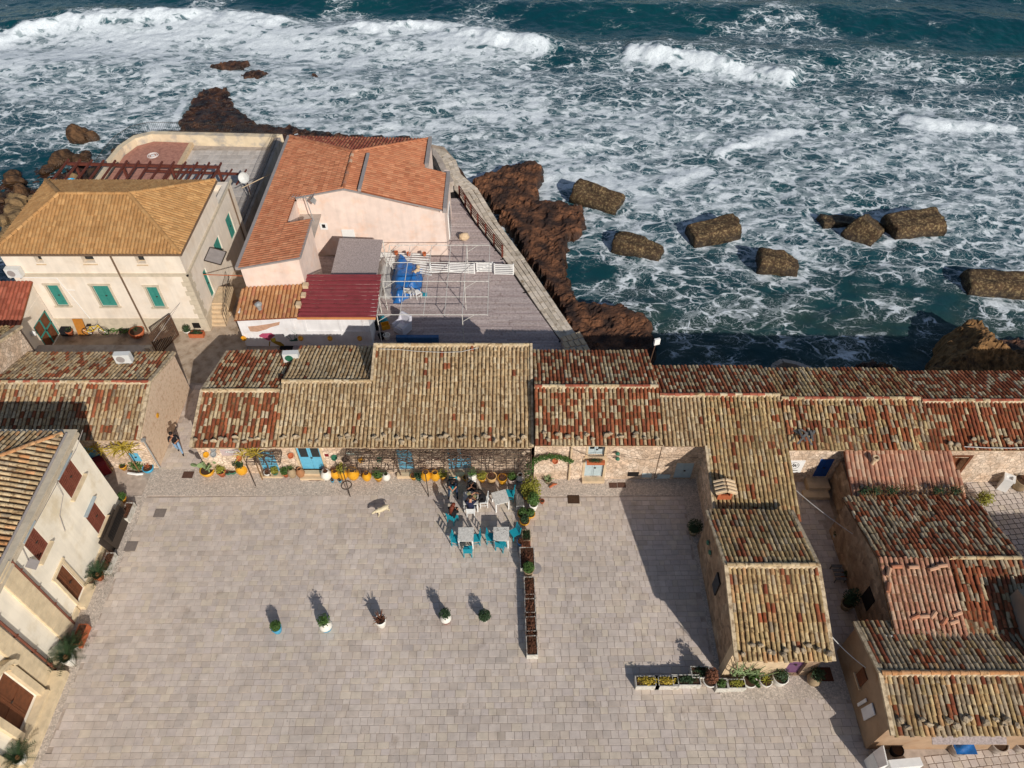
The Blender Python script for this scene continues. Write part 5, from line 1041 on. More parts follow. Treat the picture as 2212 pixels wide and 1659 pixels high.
mb = MB(); mb.box((-4.44, 42.9, .05), (-4.38, 44.6, 2.1)); d = mb.build('side_door', m_whitep, h); mb = MB(); mb.box((-4.379, 43.05, .3), (-4.37, 43.65, 2.0)); mb.box((-4.379, 43.85, .3), (-4.37, 44.45, 2.0)); mb.build('pane', m_glass, d)
mb = MB(); mb.prism([(-12.6, 38.3), (-14.0, 38.3), (-14.0, Yg), (-12.6, Yg)], 3.3, 3.38); mb.build('flat_roof', m_conc, h)
# TV aerial
ap = Vector((-12.9, 40.3, 3.4)); t = thing('tv_aerial', 'silver television aerial above the pink house roof notch', 'aerial', ap); mb = MB(); mb.tube([ap, ap+Vector((-.25, .2, 1.7))], .03, 6); mb.build('mast', m_galv, t); q = ap+Vector((-.25, .2, 1.65)); mb = MB(); mb.tube([q+Vector((-.9, .2, 0)), q+Vector((.5, -.1, 0))], .015, 5)
for k in range(9): z = q+Vector((-.9+k*.16, .2-k*.034, 0)); mb.tube([z+Vector((.05, .3, 0)), z-Vector((.05, .3, 0))], .009, 4)
for s_ in (-1, 1): mb.slab([q+Vector((.35, -.3, .02)), q+Vector((.35, .25, .02)), q+Vector((.6, .25, s_*.3)), q+Vector((.6, -.3, s_*.3))], .012)
mb.build('antenna_array', m_galv, t)
# white annex of the pink house: tiled strip, red sheet metal roof, mural
h = thing('white_annex', 'white annex with a mural, a tiled strip and a red corrugated metal roof', 'building', (-12, 33.5, 0))
WY = 32.3
mb = MB(); mb.box((-16.3, WY, -.2), (-8.5, WY+.35, 2.22)); mb.box((-16.3, WY+.35, -.2), (-16.0, Yw-.02, 2.4)); mb.box((-8.85, WY+.35, -.2), (-8.5, 34.5, 2.25)); mb.box((-12.6, WY-.0, 2.22), (-8.52, WY+.3, 2.42)); mb.build('wall', m_white, h)
mb = MB()
for xx_ in (-13.1, -12.4, -10.3, -8.9): mb.box((xx_, WY-.05, 1.25), (xx_+.12, WY-.002, 2.35))
mb.box((-12.4, WY-.06, 1.15), (-8.62, WY-.003, 1.25)); mb.build('wall_rib', m_white, h)
mb = MB(); pp = [onY('e5', *q, WY) for q in ((150, 395), (260, 385), (430, 360), (550, 335), (540, 375), (430, 405), (380, 430), (270, 460), (180, 455))]; mb.prismy([(q.x, q.z) for q in pp], WY-.012, WY-.001); mb.build('bare_plaster_patch', M('bare_plaster', C('c29a80', .9), .95, .15, 5, .4, 30), h)
F = [(-16.4, WY-.15, 2.22), (-12.62, WY-.15, 2.46), (-12.62, Yw-.05, 2.92), (-16.3, Yw-.05, 2.68)]; roof_part(h, [F], tile_slope(F, pal(('tan', .8), ('orange', .2)), pitch=.24, expo=.33, jit=.3, nv=1), new=True, under=m_under_red, limit=200)
mb = MB(); n = 11
for k in range(n):
    t0, t1 = k/n, (k+.5)/n
    for a, b_, dz_ in ((t0, t1, .0), (t1, (k+1)/n, .05)):
        y0, y1 = WY-.2+(35.3-WY+.2)*a, WY-.2+(35.3-WY+.2)*b_; z0, z1 = 2.5+.55*a+dz_, 2.5+.55*b_+dz_; mb.slab([(-12.6, y0, z0), (-8.0, y0, z0), (-7.95, y1, z1), (-12.5, y1, z1)], .03)
mb.build('metal_roof', m_redmet, h); mb = MB(); mb.box((-12.6, WY-.24, 2.36), (-8.0, WY-.2, 2.52)); mb.build('fascia', M('orange_fascia', C('cf8a55', .9)), h)
for k, (cx, cy) in enumerate(((785, 135), (850, 20))):
    p = at('e5', cx, cy, 2.75); mb = MB(); mb.obox((p.x, p.y, 2.82), (.13, .18, .12)); tag(mb.build('stone_block', m_limest, loc=(0, 0, 0)), 'pale tufa block weighing down the red metal roof, '+('near its front edge' if k == 0 else 'further back'), 'stone block')
p = at('c2', 727, 1510, 2.9); mb = MB(); mb.obox((p.x, p.y, 3.0), (.16, .16, .12)); tag(mb.build('stone_block', m_limest), 'pale tufa block at the back corner of the red metal roof', 'stone block')
p = at('e5', 300, 180, 2.6); mb = MB(); mb.lathe([(.12, 0), (.12, .3), (.2, .3), (.22, .42), (.1, .52), (.0, .53)], p, 12); mb.build('vent_cowl', m_galv, h)
# mural on the white wall (flat paint)
def mural(name, pts, m, lift): 
    mb = MB(); mb.prismy([(p.x, p.z) for p in [onY('e5', x, y, WY) for x, y in pts]], WY-lift, WY-.001); return mb.build(name, m, h)
mural('mural_hair', [(290,505),(330,480),(400,478),(440,475),(490,505),(460,530),(420,575),(380,560),(340,535),(295,525)], M('mural_pink', C('b8506e', .85), .9, .3, 25, 0), .004)
mural('mural_body', [(430,550),(490,535),(500,575),(560,590),(605,625),(600,655),(550,640),(480,605),(440,580)], M('mural_ochre', C('a8862e', .85), .9, .3, 25, 0), .006)
mural('mural_top', [(435,548),(488,538),(495,575),(462,590)], M('mural_yellow', C('d8c63e', .85), .9, .1, 25, 0), .008)
mural('mural_arm', [(415,580),(432,582),(425,640),(412,640)], MATS['mural_ochre'], .007)
mural('mural_tail', [(660,570),(720,560),(765,535),(775,575),(730,578),(690,582)], M('mural_green', C('2c5f52', .85), .9, .3, 25, 0), .006)
for pts in ([(700,560),(660,500),(640,520)], [(730,555),(735,480),(690,445)], [(745,545),(760,500),(735,465)], [(690,565),(610,510),(575,490)]):
    mb = MB(); mb.tube([onY('e5', x, y, WY)+Vector((0, -.012, 0)) for x, y in pts], [.016, .012, .006], 4); mb.build('mural_stroke', MATS['mural_green'], h)
for i, (cx, cy) in enumerate(((105, 525), (815, 525), (1180, 525), (1550, 525))):
    p = onY('e5', cx, cy, WY); mb = MB(); mb.lathe([(.04, -.2), (.14, -.12), (.15, 0), (.09, .12), (.12, .16), (.09, .16), (.07, .1)], (0, 0, 0), 12); R = Matrix.Rotation(.55, 3, 'X'); mb.v = [tuple(R@Vector(v)) for v in mb.v]
    tag(mb.build('wall_pot', m_ochre, loc=(p.x, WY-.14, p.z)), ['small ochre jar on the white mural wall by the alley corner', 'small ochre jar on the white wall beside the painted tail', 'small ochre jar in the middle of the white wall', 'small ochre jar at the shaded right end of the white wall'][i], 'pot', 'ochre jars on the white wall')
# grey sheet roof and pipe frame over the deck
h = thing('sheet_roof', 'dark weathered corrugated sheet roof between the pink house and the red roof', 'roof', (-10.4, 38, 0)); a = [at('c2', 930, 1450, 2.55), at('c2', 1330, 1475, 2.5), at('c2', 1385, 1110, 2.6), at('c2', 1015, 1095, 2.7)]; mb = MB(); n = 14
for k in range(n):
    t0, t1 = k/n, (k+1)/n
    mb.slab([a[0].lerp(a[3], t0), a[1].lerp(a[2], t0), a[1].lerp(a[2], t1)+Vector((0, 0, .03)), a[0].lerp(a[3], t1)+Vector((0, 0, .03))], .03)
mb.build('sheet', m_fibre, h); mb = MB()
for q in (a[0], a[1], a[2], a[3]): mb.tube([q-Vector((0, 0, .05)), (q.x, q.y, .0)], .035, 6)
mb.build('post', m_wornw, h)
sheet('yard_paving', [(-13.4, 36.2), (-8.6, 36.2), (-8.6, 41.2), (-13.4, 41.2)], -.004, m_rough, .015)
h = thing('pipe_frame', 'rusty white steel pipe frame standing over the deck', 'frame', (-4, 36, 0)); zf_ = 2.35; mb = MB()
fr = [[Vector((x, y, zf_)) for x in (-8.0, -6.65, -5.25, -4.0, -2.95, -1.45)] for y in (32.5, 34.1, 35.55, 37.4, 39.2)]
for r in fr: mb.tube([r[0], r[-1]], .024, 6)
for i in range(6): mb.tube([fr[0][i]+Vector((0, 0, -.06)), fr[-1][i]+Vector((0, 0, -.06))], .02, 6)
mb.build('top_grid', m_wornw, h)
for j, i in ((0, 0), (0, 4), (2, 0), (2, 4), (4, 0), (4, 4)): mb = MB(); q = fr[j][i]; mb.tube([q, (q.x, q.y, 0)], .028, 6); mb.tube([q-Vector((0, 0, .55)), q+Vector((.7, 0, -.03))], .02, 5); mb.build('post', m_wornw, h)
# ================================================================== SEA DEFENCES AND ROCKS
m_blk = M('barnacled_concrete', C('57432f', .75), .9, .5, 2, 1.0, 16, col2=C('9c8660', .85), c2amt=.42, c2scale=6, world=True, bdist=.09); rock_material(m_blk)
BLAB = ['tilted brown concrete block against the end of the brown rocks', 'pale topped broken block just right of the brown rocks', 'rounded long block alone in the middle of the bay', 'stubby block with a broken right end nearest the roofs',
        'half submerged dark slab left of the pair of blocks', 'steeply tilted square block leaning against the large one', 'largest long block of the pair at right', 'long block at the right edge of the photo']
for i, (bx, by, L_, W_, a_, t_) in enumerate(BLK):
    p = at('d', bx, by, SEA+t_*.8); rnd = random.Random(i); n = 12; V = []; Fq = []
    # rounded block from a subdivided box, surface roughened
    def pt(u, v, w):
        q = Vector((u, v, w)); r = Vector((math.copysign(abs(u)**.9, u)*L_/2*(1-.06*abs(v)*abs(w)), math.copysign(abs(v)**.9, v)*W_/2*(1-.25*max(0, w)**2), w*(.95)))
        k = .04*math.sin(5*u+3*v+i)+.035*math.sin(6*v+4*w+2*i)+.035*rnd.uniform(-1, 1)
        if i in (1, 3) and u > .25: r.z -= .45*(u-.25)/.75+.15; r.y *= .85
        return r+r.normalized()*k
    cache = {}
    def vid(a, b, c):
        key = (round(a, 3), round(b, 3), round(c, 3))
        if key not in cache: cache[key] = len(V); V.append(pt(a, b, c))
        return cache[key]
    g_ = [-1+2*k/n for k in range(n+1)]
    for ax in range(3):
        for sg in (-1, 1):
            for a in range(n):
                for b_ in range(n):
                    q = []
                    for da, db in ((0, 0), (1, 0), (1, 1), (0, 1)):
                        c = [0, 0, 0]; c[ax] = sg; c[(ax+1) % 3] = g_[a+da]; c[(ax+2) % 3] = g_[b_+db]; q.append(vid(*c))
                    Fq.append(tuple(q if sg > 0 else q[::-1]))
    mb = MB(); mb.add(V, Fq); o = mb.build('concrete_block', m_blk, loc=(p.x, p.y, SEA+t_-.75), smooth=True); tilt = {0: .12, 4: .1, 5: .42, 2: -.1}.get(i, rnd.uniform(-.08, .08)); o.rotation_euler = ({0: .25, 5: .3}.get(i, .05), tilt, math.radians(a_)); tag(o, BLAB[i], 'concrete block', 'breakwater blocks in the bay')
m_boul = M('ochre_boulder', C('8f7552', .85), .9, .3, 2, 1.0, 8, col2=C('5a4530'), c2amt=.45, c2scale=1.4, world=True, bdist=.1); m_bould = M('dark_boulder', C('6f5136', .75), .85, .4, 3, 1.0, 8, col2=C('33241a'), c2amt=.5, c2scale=1.4, world=True, bdist=.12); rock_material(m_bould)
for i, (x, y, r, sq, mm, lab) in enumerate((
    (178, 296, 1.3, 1.0, m_bould, 'tall dark rock jutting out of the surf beyond the terrace'), (250, 330, .7, 1, m_bould, 'small dark rock in the surf below the terrace curve'), (212, 368, 1.1, .7, m_bould, 'squat brown rock in the water near the pergola end'), (125, 345, 1.5, .5, m_bould, 'low brown ledge rock in the surf at left'), (175, 338, 1.1, .5, m_bould, 'low brown rock beside the left ledge rock'), (95, 362, .9, .5, m_bould, 'low wet rock nearer than the left ledge'),
    (160, 388, 1.0, .7, m_boul, 'ochre rock close to the pergola at left'), (30, 385, 1.2, .6, m_bould, 'dark boulder at the left edge by the water'), (50, 415, 1.1, .7, m_bould, 'brown boulder below the dark edge boulder'), (35, 435, 1.5, .6, m_boul, 'long pale ochre boulder left of the villa roof'), (75, 440, 1.3, .6, m_boul, 'ochre boulder touching the villa roof edge'), (15, 465, 1.4, .7, m_boul, 'pale boulder at the left photo edge'), (62, 472, 1.5, .6, m_boul, 'broad ochre boulder in the middle of the pile'), (10, 505, 1.2, .7, m_boul, 'lowest ochre boulder of the left pile'), (5, 430, 1.1, .6, m_bould, 'brown boulder cut by the left edge'))):
    p = at('d', x, y, SEA+.3); mb = MB(); n, k = (26, 40) if r > 3 else (12, 18); r *= .72; bumpy(mb, (0, 0, 0), (r, r*.75, r*sq), seed=i*13+5, n=n, k=k, amp=.75)
    if r > 3 or True:
        f = []
        for v in mb.v:
            q = Vector(v); nn = (fbm(np.array([q.x*1.3+i*7]), np.array([q.y*1.3+q.z*1.1]), 4, .6)[0]-.5); f.append(tuple(q+q.normalized()*nn*.55*min(r, 2.4)))
        mb.v = f
    o = mb.build('boulder', mm, loc=(p.x, p.y, SEA+.15)); o.rotation_euler = (0, 0, i*1.3); tag(o, lab, 'rock', 'boulders in the surf')
def hrock(label, pts, top, m, zs, seed):
    poly = [tuple(at('d', x, y, zs)) for x, y in pts]; xs = [p[0] for p in poly]; ys = [p[1] for p in poly]; gx = np.arange(min(xs)-1, max(xs)+1, .12); gy = np.arange(min(ys)-1, max(ys)+1, .12); X, Y = np.meshgrid(gx, gy)
    sd = sdist(X+.9*(fbm(X*.9+seed, Y*.9, 4, .6)-.5), Y+.9*(fbm(X*.9, Y*.9+seed, 4, .6)-.5), poly); H = SEA-1.5+(top-SEA+1.5)*(.7*sstep(-.2, .7, sd)+.3*sstep(.2, 3, sd))+sstep(0, .8, sd)*((fbm(X*.8+seed, Y*.8, 6, .62)-.5)*1.5+(fbm(X*3+seed, Y*3, 4, .6)-.5)*.4)
    q = .3; H = H*.6+.4*(np.floor(H/q)*q+q*sstep(.5, 1., H/q-np.floor(H/q))); o = bpy.data.objects.new('boulder', np_mesh('boulder', np.c_[X.ravel(), Y.ravel(), H.ravel()], grid_quads(len(gx), len(gy)), m)); COL.objects.link(o); tag(o, label, 'rock', 'boulders in the surf')
hrock('massive ochre rock behind the deep red roof at right', [(1990, 810), (2000, 765), (2030, 720), (2085, 690), (2140, 712), (2180, 750), (2260, 745), (2300, 830), (1985, 840)], .5, M('big_ochre_rock', C('86643f', .8), .95, .45, 3.5, 1.0, 12, col2=C('44301f'), c2amt=.45, c2scale=1.4, world=True), -1.2, 3)
hrock('dark shaded rock behind the roofs left of the massive rock', [(1858, 815), (1868, 775), (1900, 760), (1935, 778), (1985, 805), (1985, 830), (1858, 830)], SEA+1.3, m_bould, SEA+.6, 8)
# curved concrete parapet behind the roofs
h = thing('sea_parapet', 'curved concrete parapet behind the long red roof by the water', 'wall', tuple(at('d', 1700, 795, -.6))); pts = [at('d', *q, -.6) for q in ((1668, 810), (1672, 788), (1690, 778), (1720, 784), (1750, 795), (1775, 806))]; mb = MB()
for a, b_ in zip(pts, pts[1:]): mb.beam(a-Vector((0, 0, 1)), b_-Vector((0, 0, 1)), .28, 2.0)
mb.build('parapet', m_conc, h)
# ================================================================== ON THE DECK AND QUAY
h = thing('deck_railing', 'dark red timber railing between deck and quay path', 'railing', (-1.5, 45, 0)); rl = [(pin(y)+.02, y) for y in (41.0, 42.2, 43.4, 44.6, 45.8, 47.0, 48.2)]
for x, y in rl: mb = MB(); mb.box((x-.06, y-.06, -.02), (x+.06, y+.06, 1.0)); mb.build('post', m_pergola, h)
for k in range(4):
    for (xa, ya), (xb, yb) in zip(rl, rl[1:]): mb = MB(); mb.beam((xa+.07, ya, .28+k*.22), (xb+.07, yb, .28+k*.22), .03, .09); mb.build('rail', m_pergola, h)
h = thing('quay_parapet', 'low rounded concrete parapet at the seaward end of the quay path', 'wall', (-5.5, 51, 0)); mb = MB(); pr = [(-4.6, 48.9), (-5.2, 50.4), (-5.75, 52.2), (-6.3, 53.4), (-7.0, 54.0)]
for a, b_ in zip(pr, pr[1:]): mb.beam(a+(.45,), b_+(.45,), .45, .9)
mb.build('parapet', m_conc, h)
h = thing('quay_plinth', 'raised stone platform at the near end of the quay path', 'platform', (4.3, 30.6, 0)); q = [at('e3', *p, .5) for p in ((955, 1520), (1105, 1470), (1200, 1640), (990, 1660))]; mb = MB(); mb.prism([(p.x, p.y) for p in q], -1, .42); mb.build('core', m_conc, h)
for i in range(4):
    for j in range(3):
        c = q[0].lerp(q[3], (j+.5)/3).lerp(q[1].lerp(q[2], (j+.5)/3), (i+.5)/4); mb = MB(); mb.obox((c.x, c.y, .45), ((q[1]-q[0]).length/8-.02, (q[3]-q[0]).length/6-.02, .04), rz=math.atan2(q[1].y-q[0].y, q[1].x-q[0].x)); mb.build('paver', m_limest, h)
def slat_fence(label, p, q, hgt, n=6, lean=0):
    t = thing('slat_fence', label, 'fence', tuple((p+q)/2), 'white slatted fence panels on the deck'); d = q-p; L_ = d.length
    for s_ in (0, 1):
        a = p.lerp(q, s_); mb = MB(); mb.beam(a, a+Vector((0, lean, hgt)), .08); mb.build('post', m_whitep, t)
    for k in range(n):
        z = .08+(hgt-.14)*k/(n-1); o_ = Vector((0, lean*z/hgt-.05, z)); mb = MB(); mb.beam(p+o_, q+o_, .03, .075); mb.build('slat', m_whitep, t)
    return t
a, b_ = at('e6', 1740, 305), at('e6', 1985, 312); slat_fence('freestanding white slatted panel nearest the quay path', a, b_, .9)
a, b_ = at('e6', 1510, 275), at('e6', 1715, 270); t = slat_fence('white slatted gate panel with a diagonal brace', a, b_, .8); mb = MB(); mb.beam(a+Vector((0, -.08, .15)), b_+Vector((0, -.08, .75)), .06, .05); mb.build('brace', m_whitep, t)
a, b_ = at('e6', 1150, 280), at('e6', 1480, 298); slat_fence('white slatted fence panel left of the gate panel', a, b_, .85); a, b_ = at('e6', 910, 270), at('e6', 1140, 280); slat_fence('white slatted fence panel beside the fallen white sheet', a, b_, .7, 4)
a, b_ = at('e6', 920, 285, .12), at('e6', 1420, 240, .12); mb = MB(); mb.beam(a, b_, .07, .05); tag(mb.build('plank', m_whitep), 'loose white plank leaning along the white fence panels', 'plank')
h = thing('ribbed_sheet', 'white ribbed plastic sheets lying on the deck behind the tarpaulin', 'sheet', tuple(at('e6', 560, 150))); c0, c1, c2_, c3_ = [at('e6', *p, .45) for p in ((225, 150), (915, 270), (890, 20), (250, 10))]
for k in range(9): mb = MB(); t0 = k/9; mb.beam(c0.lerp(c3_, t0)+Vector((0, 0, -.3+.3*t0)), c1.lerp(c2_, t0)+Vector((0, 0, -.3+.3*t0)), (c3_-c0).length/9-.03, .05); mb.build('slat', m_whitep, h)
for i, (cx, cy) in enumerate(((460, 52), (620, 66), (825, 66))):
    p = at('e6', cx, cy, .55); mb = MB(); mb.lathe([(.1, 0), (.14, .12), (.12, .22), (.14, .26), (.1, .26), (.09, .1)], (0, 0, 0), 12); tag(mb.build('clay_pot', m_terra, loc=p), ['left', 'middle', 'right'][i]+'most small clay pot on the white ribbed sheets' if i != 1 else 'middle small clay pot on the white ribbed sheets', 'pot', 'clay pots on the ribbed sheets')
# tarpaulin heap
def drape(name, label, outline, hgt, m, cat, seed=1, zb=.0, step=.09, group=None):
    xs = [p.x for p in outline]; ys = [p.y for p in outline]; gx = np.arange(min(xs)-.1, max(xs)+.1, step); gy = np.arange(min(ys)-.1, max(ys)+.1, step); X, Y = np.meshgrid(gx, gy); sd = sdist(X+.12*(fbm(X*3+seed, Y*3, 3)-.5), Y+.12*(fbm(X*3, Y*3+seed, 3)-.5), [(p.x, p.y) for p in outline])
    fold = np.abs(fbm(X*2.2+seed*5, Y*1.1+seed, 4)-.5)*2; Z = zb+sstep(-.02, .5, sd)*hgt*(.55+.6*fbm(X*1.1+seed, Y*1.1, 3))+.3*hgt*(fold-.3)*sstep(0, .3, sd); Z = np.where(sd < -.03, zb-.08, np.maximum(Z, zb+.01))
    o = bpy.data.objects.new(name, np_mesh(name, np.c_[X.ravel(), Y.ravel(), Z.ravel()], grid_quads(len(gx), len(gy)), m, smooth=True)); COL.objects.link(o); tag(o, label, cat, group); return o
drape('tarpaulin', 'crumpled bright blue tarpaulin heap under the pipe frame', [at('e6', *p, .3) for p in ((440, 80), (580, 75), (700, 180), (790, 185), (795, 350), (760, 480), (560, 600), (520, 640), (410, 640), (385, 520), (390, 330))], .95, m_tarp, 'tarpaulin', 2)
drape('plastic_sheet', 'heap of clear plastic sheeting left of the blue tarpaulin', [at('e6', *p, .2) for p in ((235, 90), (380, 80), (420, 200), (390, 400), (370, 600), (270, 600), (160, 400), (180, 200))], .6, m_plastic, 'plastic sheet', 5)
drape('plastic_sheet', 'small turquoise plastic sheet in the deck corner behind the armchair', [at('e6', *p, .2) for p in ((215, 830), (290, 810), (370, 900), (340, 930), (230, 910))], .5, m_turq, 'plastic sheet', 7)
drape('plastic_sheet', 'small turquoise rag beside the white rope chair', [at('e6', *p, .05) for p in ((790, 530), (860, 540), (860, 610), (800, 590))], .2, m_turq, 'plastic sheet', 9)
for i, (cx, cy) in enumerate(((740, 212), (695, 278), (735, 255))): p = at('e6', cx, cy, .75); mb = MB(); bumpy(mb, (0, 0, 0), (.16, .14, .12), seed=i+50, n=6, k=8); tag(mb.build('stone', m_limest, loc=p), ['upper', 'lower left', 'pinkish middle'][i]+' stone weighing down the blue tarpaulin', 'stone', 'stones on the tarpaulin')
p = at('e3', 175, 735); mb = MB(); bumpy(mb, (0, 0, 0), (.36, .3, .28), seed=77, n=8, k=10, amp=.3); tag(mb.build('stone', m_limest, loc=(p.x, p.y, .22)), 'single pale boulder on the upper deck by the pink wall', 'stone')
# armchair
p = at('e6', 545, 1050); t = thing('armchair', 'white upholstered wing armchair alone on the shaded deck', 'armchair', p, None, -.65, local=True)
mb = MB(); mb.box((-.42, -.4, .08), (.42, .4, .4)); mb.build('base', m_sofa, t); mb = MB(); mb.box((-.3, -.42, .4), (.3, .28, .52)); mb.build('seat_cushion', m_sofa, t)
for s_ in (-1, 1): mb = MB(); mb.box((s_*.31, -.42, .4), (s_*.45, .4, .68)); mb.tube([(s_*.38, -.43, .68), (s_*.38, .35, .68)], .08, 8); mb.build('armrest', m_sofa, t)
mb = MB(); mb.prismx([(.26, .4), (.42, .4), (.55, 1.1), (.45, 1.16), (.36, 1.1)][::-1], -.38, .38); mb.build('backrest', m_sofa, t)
for s_ in (-1, 1): mb = MB(); mb.prismx([(.1, .6), (.4, .6), (.5, 1.08), (.3, 1.0)][::-1], min(s_*.36, s_*.44), max(s_*.36, s_*.44)); mb.build('wing', m_sofa, t)
mb = MB(); mb.box((-.2, -.3, .52), (.2, -.02, .6)); mb.build('pillow', m_white, t)
for sx_ in (-1, 1):
    for sy_ in (-1, 1): mb = MB(); mb.box((sx_*.36-.03, sy_*.34-.03, 0), (sx_*.36+.03, sy_*.34+.03, .08)); mb.build('leg', m_wood, t)
p = at('e6', 320, 1005); t = thing('crate', 'mustard yellow plastic crate in the deck corner', 'crate', p, None, .35, local=True); mb = MB(); mb.box((-.25, -.2, 0), (.25, .2, .03)); mb.build('bottom', m_ochre, t)
for a in ((-.25, -.2, .25, -.17), (-.25, .17, .25, .2), (-.25, -.17, -.22, .17), (.22, -.17, .25, .17)): mb = MB(); mb.box((a[0], a[1], .03), (a[2], a[3], .34)); mb.build('side', m_ochre, t)
for i, (cx, cy) in enumerate(((270, 1145), (340, 1150))): p = at('e6', cx, cy); mb = MB(); mb.lathe([(.15, 0), (.2, .3), (.23, .34), (.17, .34), (.15, .2)], (0, 0, 0), 14); tag(mb.build('pot', [m_blackc, m_whitegl][i], loc=p), ['black', 'white-rimmed'][i]+' empty pot at the foot of the frame post near the annex', 'pot')
p = at('e6', 190, 1000); mb = MB(); mb.box((-.2, -.3, 0), (.2, .5, .7)); tag(mb.build('cabinet', m_blackc, loc=p), 'black cabinet in the shade against the annex end wall', 'cabinet')
p = at('e6', 740, 1185); mb = MB(); mb.box((-1.3, -.12, 0), (1.3, .12, .45)); tag(mb.build('bench_board', m_bluegl, loc=(p.x, p.y, 0)), 'long blue board showing behind the tall beige roof ridge', 'board')
# ================================================================== FURNITURE IN THE SQUARE
def make_chair(m, name='chair'):
    t = thing('chair', 'x', 'chair', (0, 0, 0), None, 0, local=True); mb = MB(); mb.box((-.21, -.2, .42), (.21, .2, .455)); mb.build('seat', m, t)
    for s_ in (-1, 1):
        mb = MB(); mb.beam((s_*.19, -.18, 0), (s_*.19, -.18, .43), .038); mb.build('leg', m, t)
        mb = MB(); mb.beam((s_*.19, .18, 0), (s_*.19, .18, .45), .038); mb.beam((s_*.19, .18, .45), (s_*.19, .25, .92), .036); mb.build('leg', m, t)
        mb = MB(); mb.beam((s_*.19, -.18, .2), (s_*.19, .18, .2), .025); mb.build('stretcher', m, t)
    mb = MB(); mb.beam((-.19, -.18, .24), (.19, -.18, .24), .025); mb.build('stretcher', m, t)
    for z, y in ((.58, .2), (.7, .217), (.84, .238)): mb = MB(); mb.beam((-.19, y, z), (.19, y, z), .03, .075 if z > .8 else .05); mb.build('back_slat', m, t)
    return t
def drop(proto, label, p, rz, group):
    c = copy_tree(proto, None, Vector((p[0], p[1], p[2] if len(p) > 2 else 0)), rz); c['label'] = label; c['group'] = group; return c
ct = make_chair(m_turq); cw = make_chair(m_whitep)
# chair facing: rz turns the open (front, -y) side; positions read at the seat
def seat(k, x, y): return at(k, x, y, .44)
g1 = 'turquoise chairs in the square'
ct.location = seat('d1', 1105, 610); ct.rotation_euler = (0, 0, .0); ct['label'] = 'turquoise chair under the man in dark clothes by the pergola'; ct['group'] = g1
for x, y, rz, lab in ((1785, 700, -.25+math.pi*.0-1.4, 'turquoise chair at the tilted table beside the grey bench'), (1095, 980, 2.6, 'turquoise chair under the woman with auburn hair'), (1140, 1250, 1.35, 'turquoise chair left of the plain front table'), (1375, 1235, -1.45, 'turquoise chair right of the plain front table'), (1280, 1375, 3.14, 'turquoise chair in front of the plain front table'), (1560, 1225, 1.45, 'turquoise chair left of the scratched front table'), (1840, 1170, -1.05, 'turquoise chair right of the scratched front table'), (1675, 1310, 2.75, 'turquoise chair in front of the scratched front table')):
    drop(ct, lab, seat('d1', x, y)-Vector((0, 0, .44)), rz, g1)
ct.location.z = 0
p = seat('d1', 1315, 900); cw.location = (p.x, p.y, 0); cw.rotation_euler = (0, 0, 3.14); cw['label'] = 'white chair under the man in the navy jumper'; cw['group'] = 'white chairs in the square'
p = seat('d1', 1470, 780); drop(cw, 'white chair under the person in black at the laid table', (p.x, p.y), -1.5, 'white chairs in the square')
p = seat('d1', 1330, 655); drop(cw, 'white chair behind the laid table under the pergola edge', (p.x, p.y), 0, 'white chairs in the square')
p = seat('e6', 615, 530); drop(cw, 'white chair with coiled rope in front of the blue tarpaulin', (p.x, p.y), 2.9, 'white chairs on the deck'); mb = MB()
for k in range(5): mb.tube([(.2*math.cos(a*.4)*(1-.05*k), .2*math.sin(a*.4)*(1-.05*k), .48+.035*k) for a in range(17)], .02, 5)
tag(mb.build('rope', m_rope, loc=(p.x, p.y-.05, 0)), 'coil of grey rope on the white chair by the tarpaulin', 'rope')
p = seat('e6', 725, 540); drop(cw, 'fallen-looking white chair beside the rope chair', (p.x, p.y), 2.3, 'white chairs on the deck')
def make_table():
    t = thing('table', 'x', 'table', (0, 0, 0), None, 0, local=True); mb = MB()
    for k in range(5): mb.box((-.38+.152*k+.002, -.38, .72), (-.38+.152*(k+1)-.002, .38, .75))
    mb.build('tabletop', m_wornw, t); mb = MB(); mb.box((-.34, -.34, .64), (.34, -.31, .72)); mb.box((-.34, .31, .64), (.34, .34, .72)); mb.box((-.34, -.31, .64), (-.31, .31, .72)); mb.box((.31, -.31, .64), (.34, .31, .72)); mb.build('apron', m_whitep, t)
    for sx_ in (-1, 1):
        for sy_ in (-1, 1): mb = MB(); mb.beam((sx_*.33, sy_*.33, 0), (sx_*.33, sy_*.33, .66), .06); mb.build('leg', m_whitep, t)
    return t
tb = make_table(); tt_ = [((1255, 1190), 0, 'plain white square table at the front left of the group'), ((1680, 1185), 0, 'white square table with scratched dark marks on its top'), ((1315, 755), .02, 'white square table laid with glasses where people sit'), ((1670, 745), .3, 'tilted white square table beside the turquoise chair and bench')]
for i, ((x, y), rz, lab) in enumerate(tt_):
    p = at('d1', x, y, .75); q = tb if i == 0 else copy_tree(tb); q.location = (p.x, p.y, 0); q.rotation_euler = (0, 0, rz); q['label'] = lab; q['group'] = 'white tables in the square'
    if i == 1:
        rr = random.Random(4)
        for k in range(26): u, v = (rr.gauss(-.15, .08), rr.gauss(.16, .07)) if k < 14 else (rr.gauss(.17, .07), rr.gauss(.22, .08)) if k < 22 else (rr.uniform(-.3, .3), rr.uniform(-.3, .1)); mb = MB(); mb.obox((u, v, .7515), (rr.uniform(.008, .02), rr.uniform(.006, .012), .001), rz=rr.uniform(0, 3)); mb.build('paint_chip', m_dark, q)
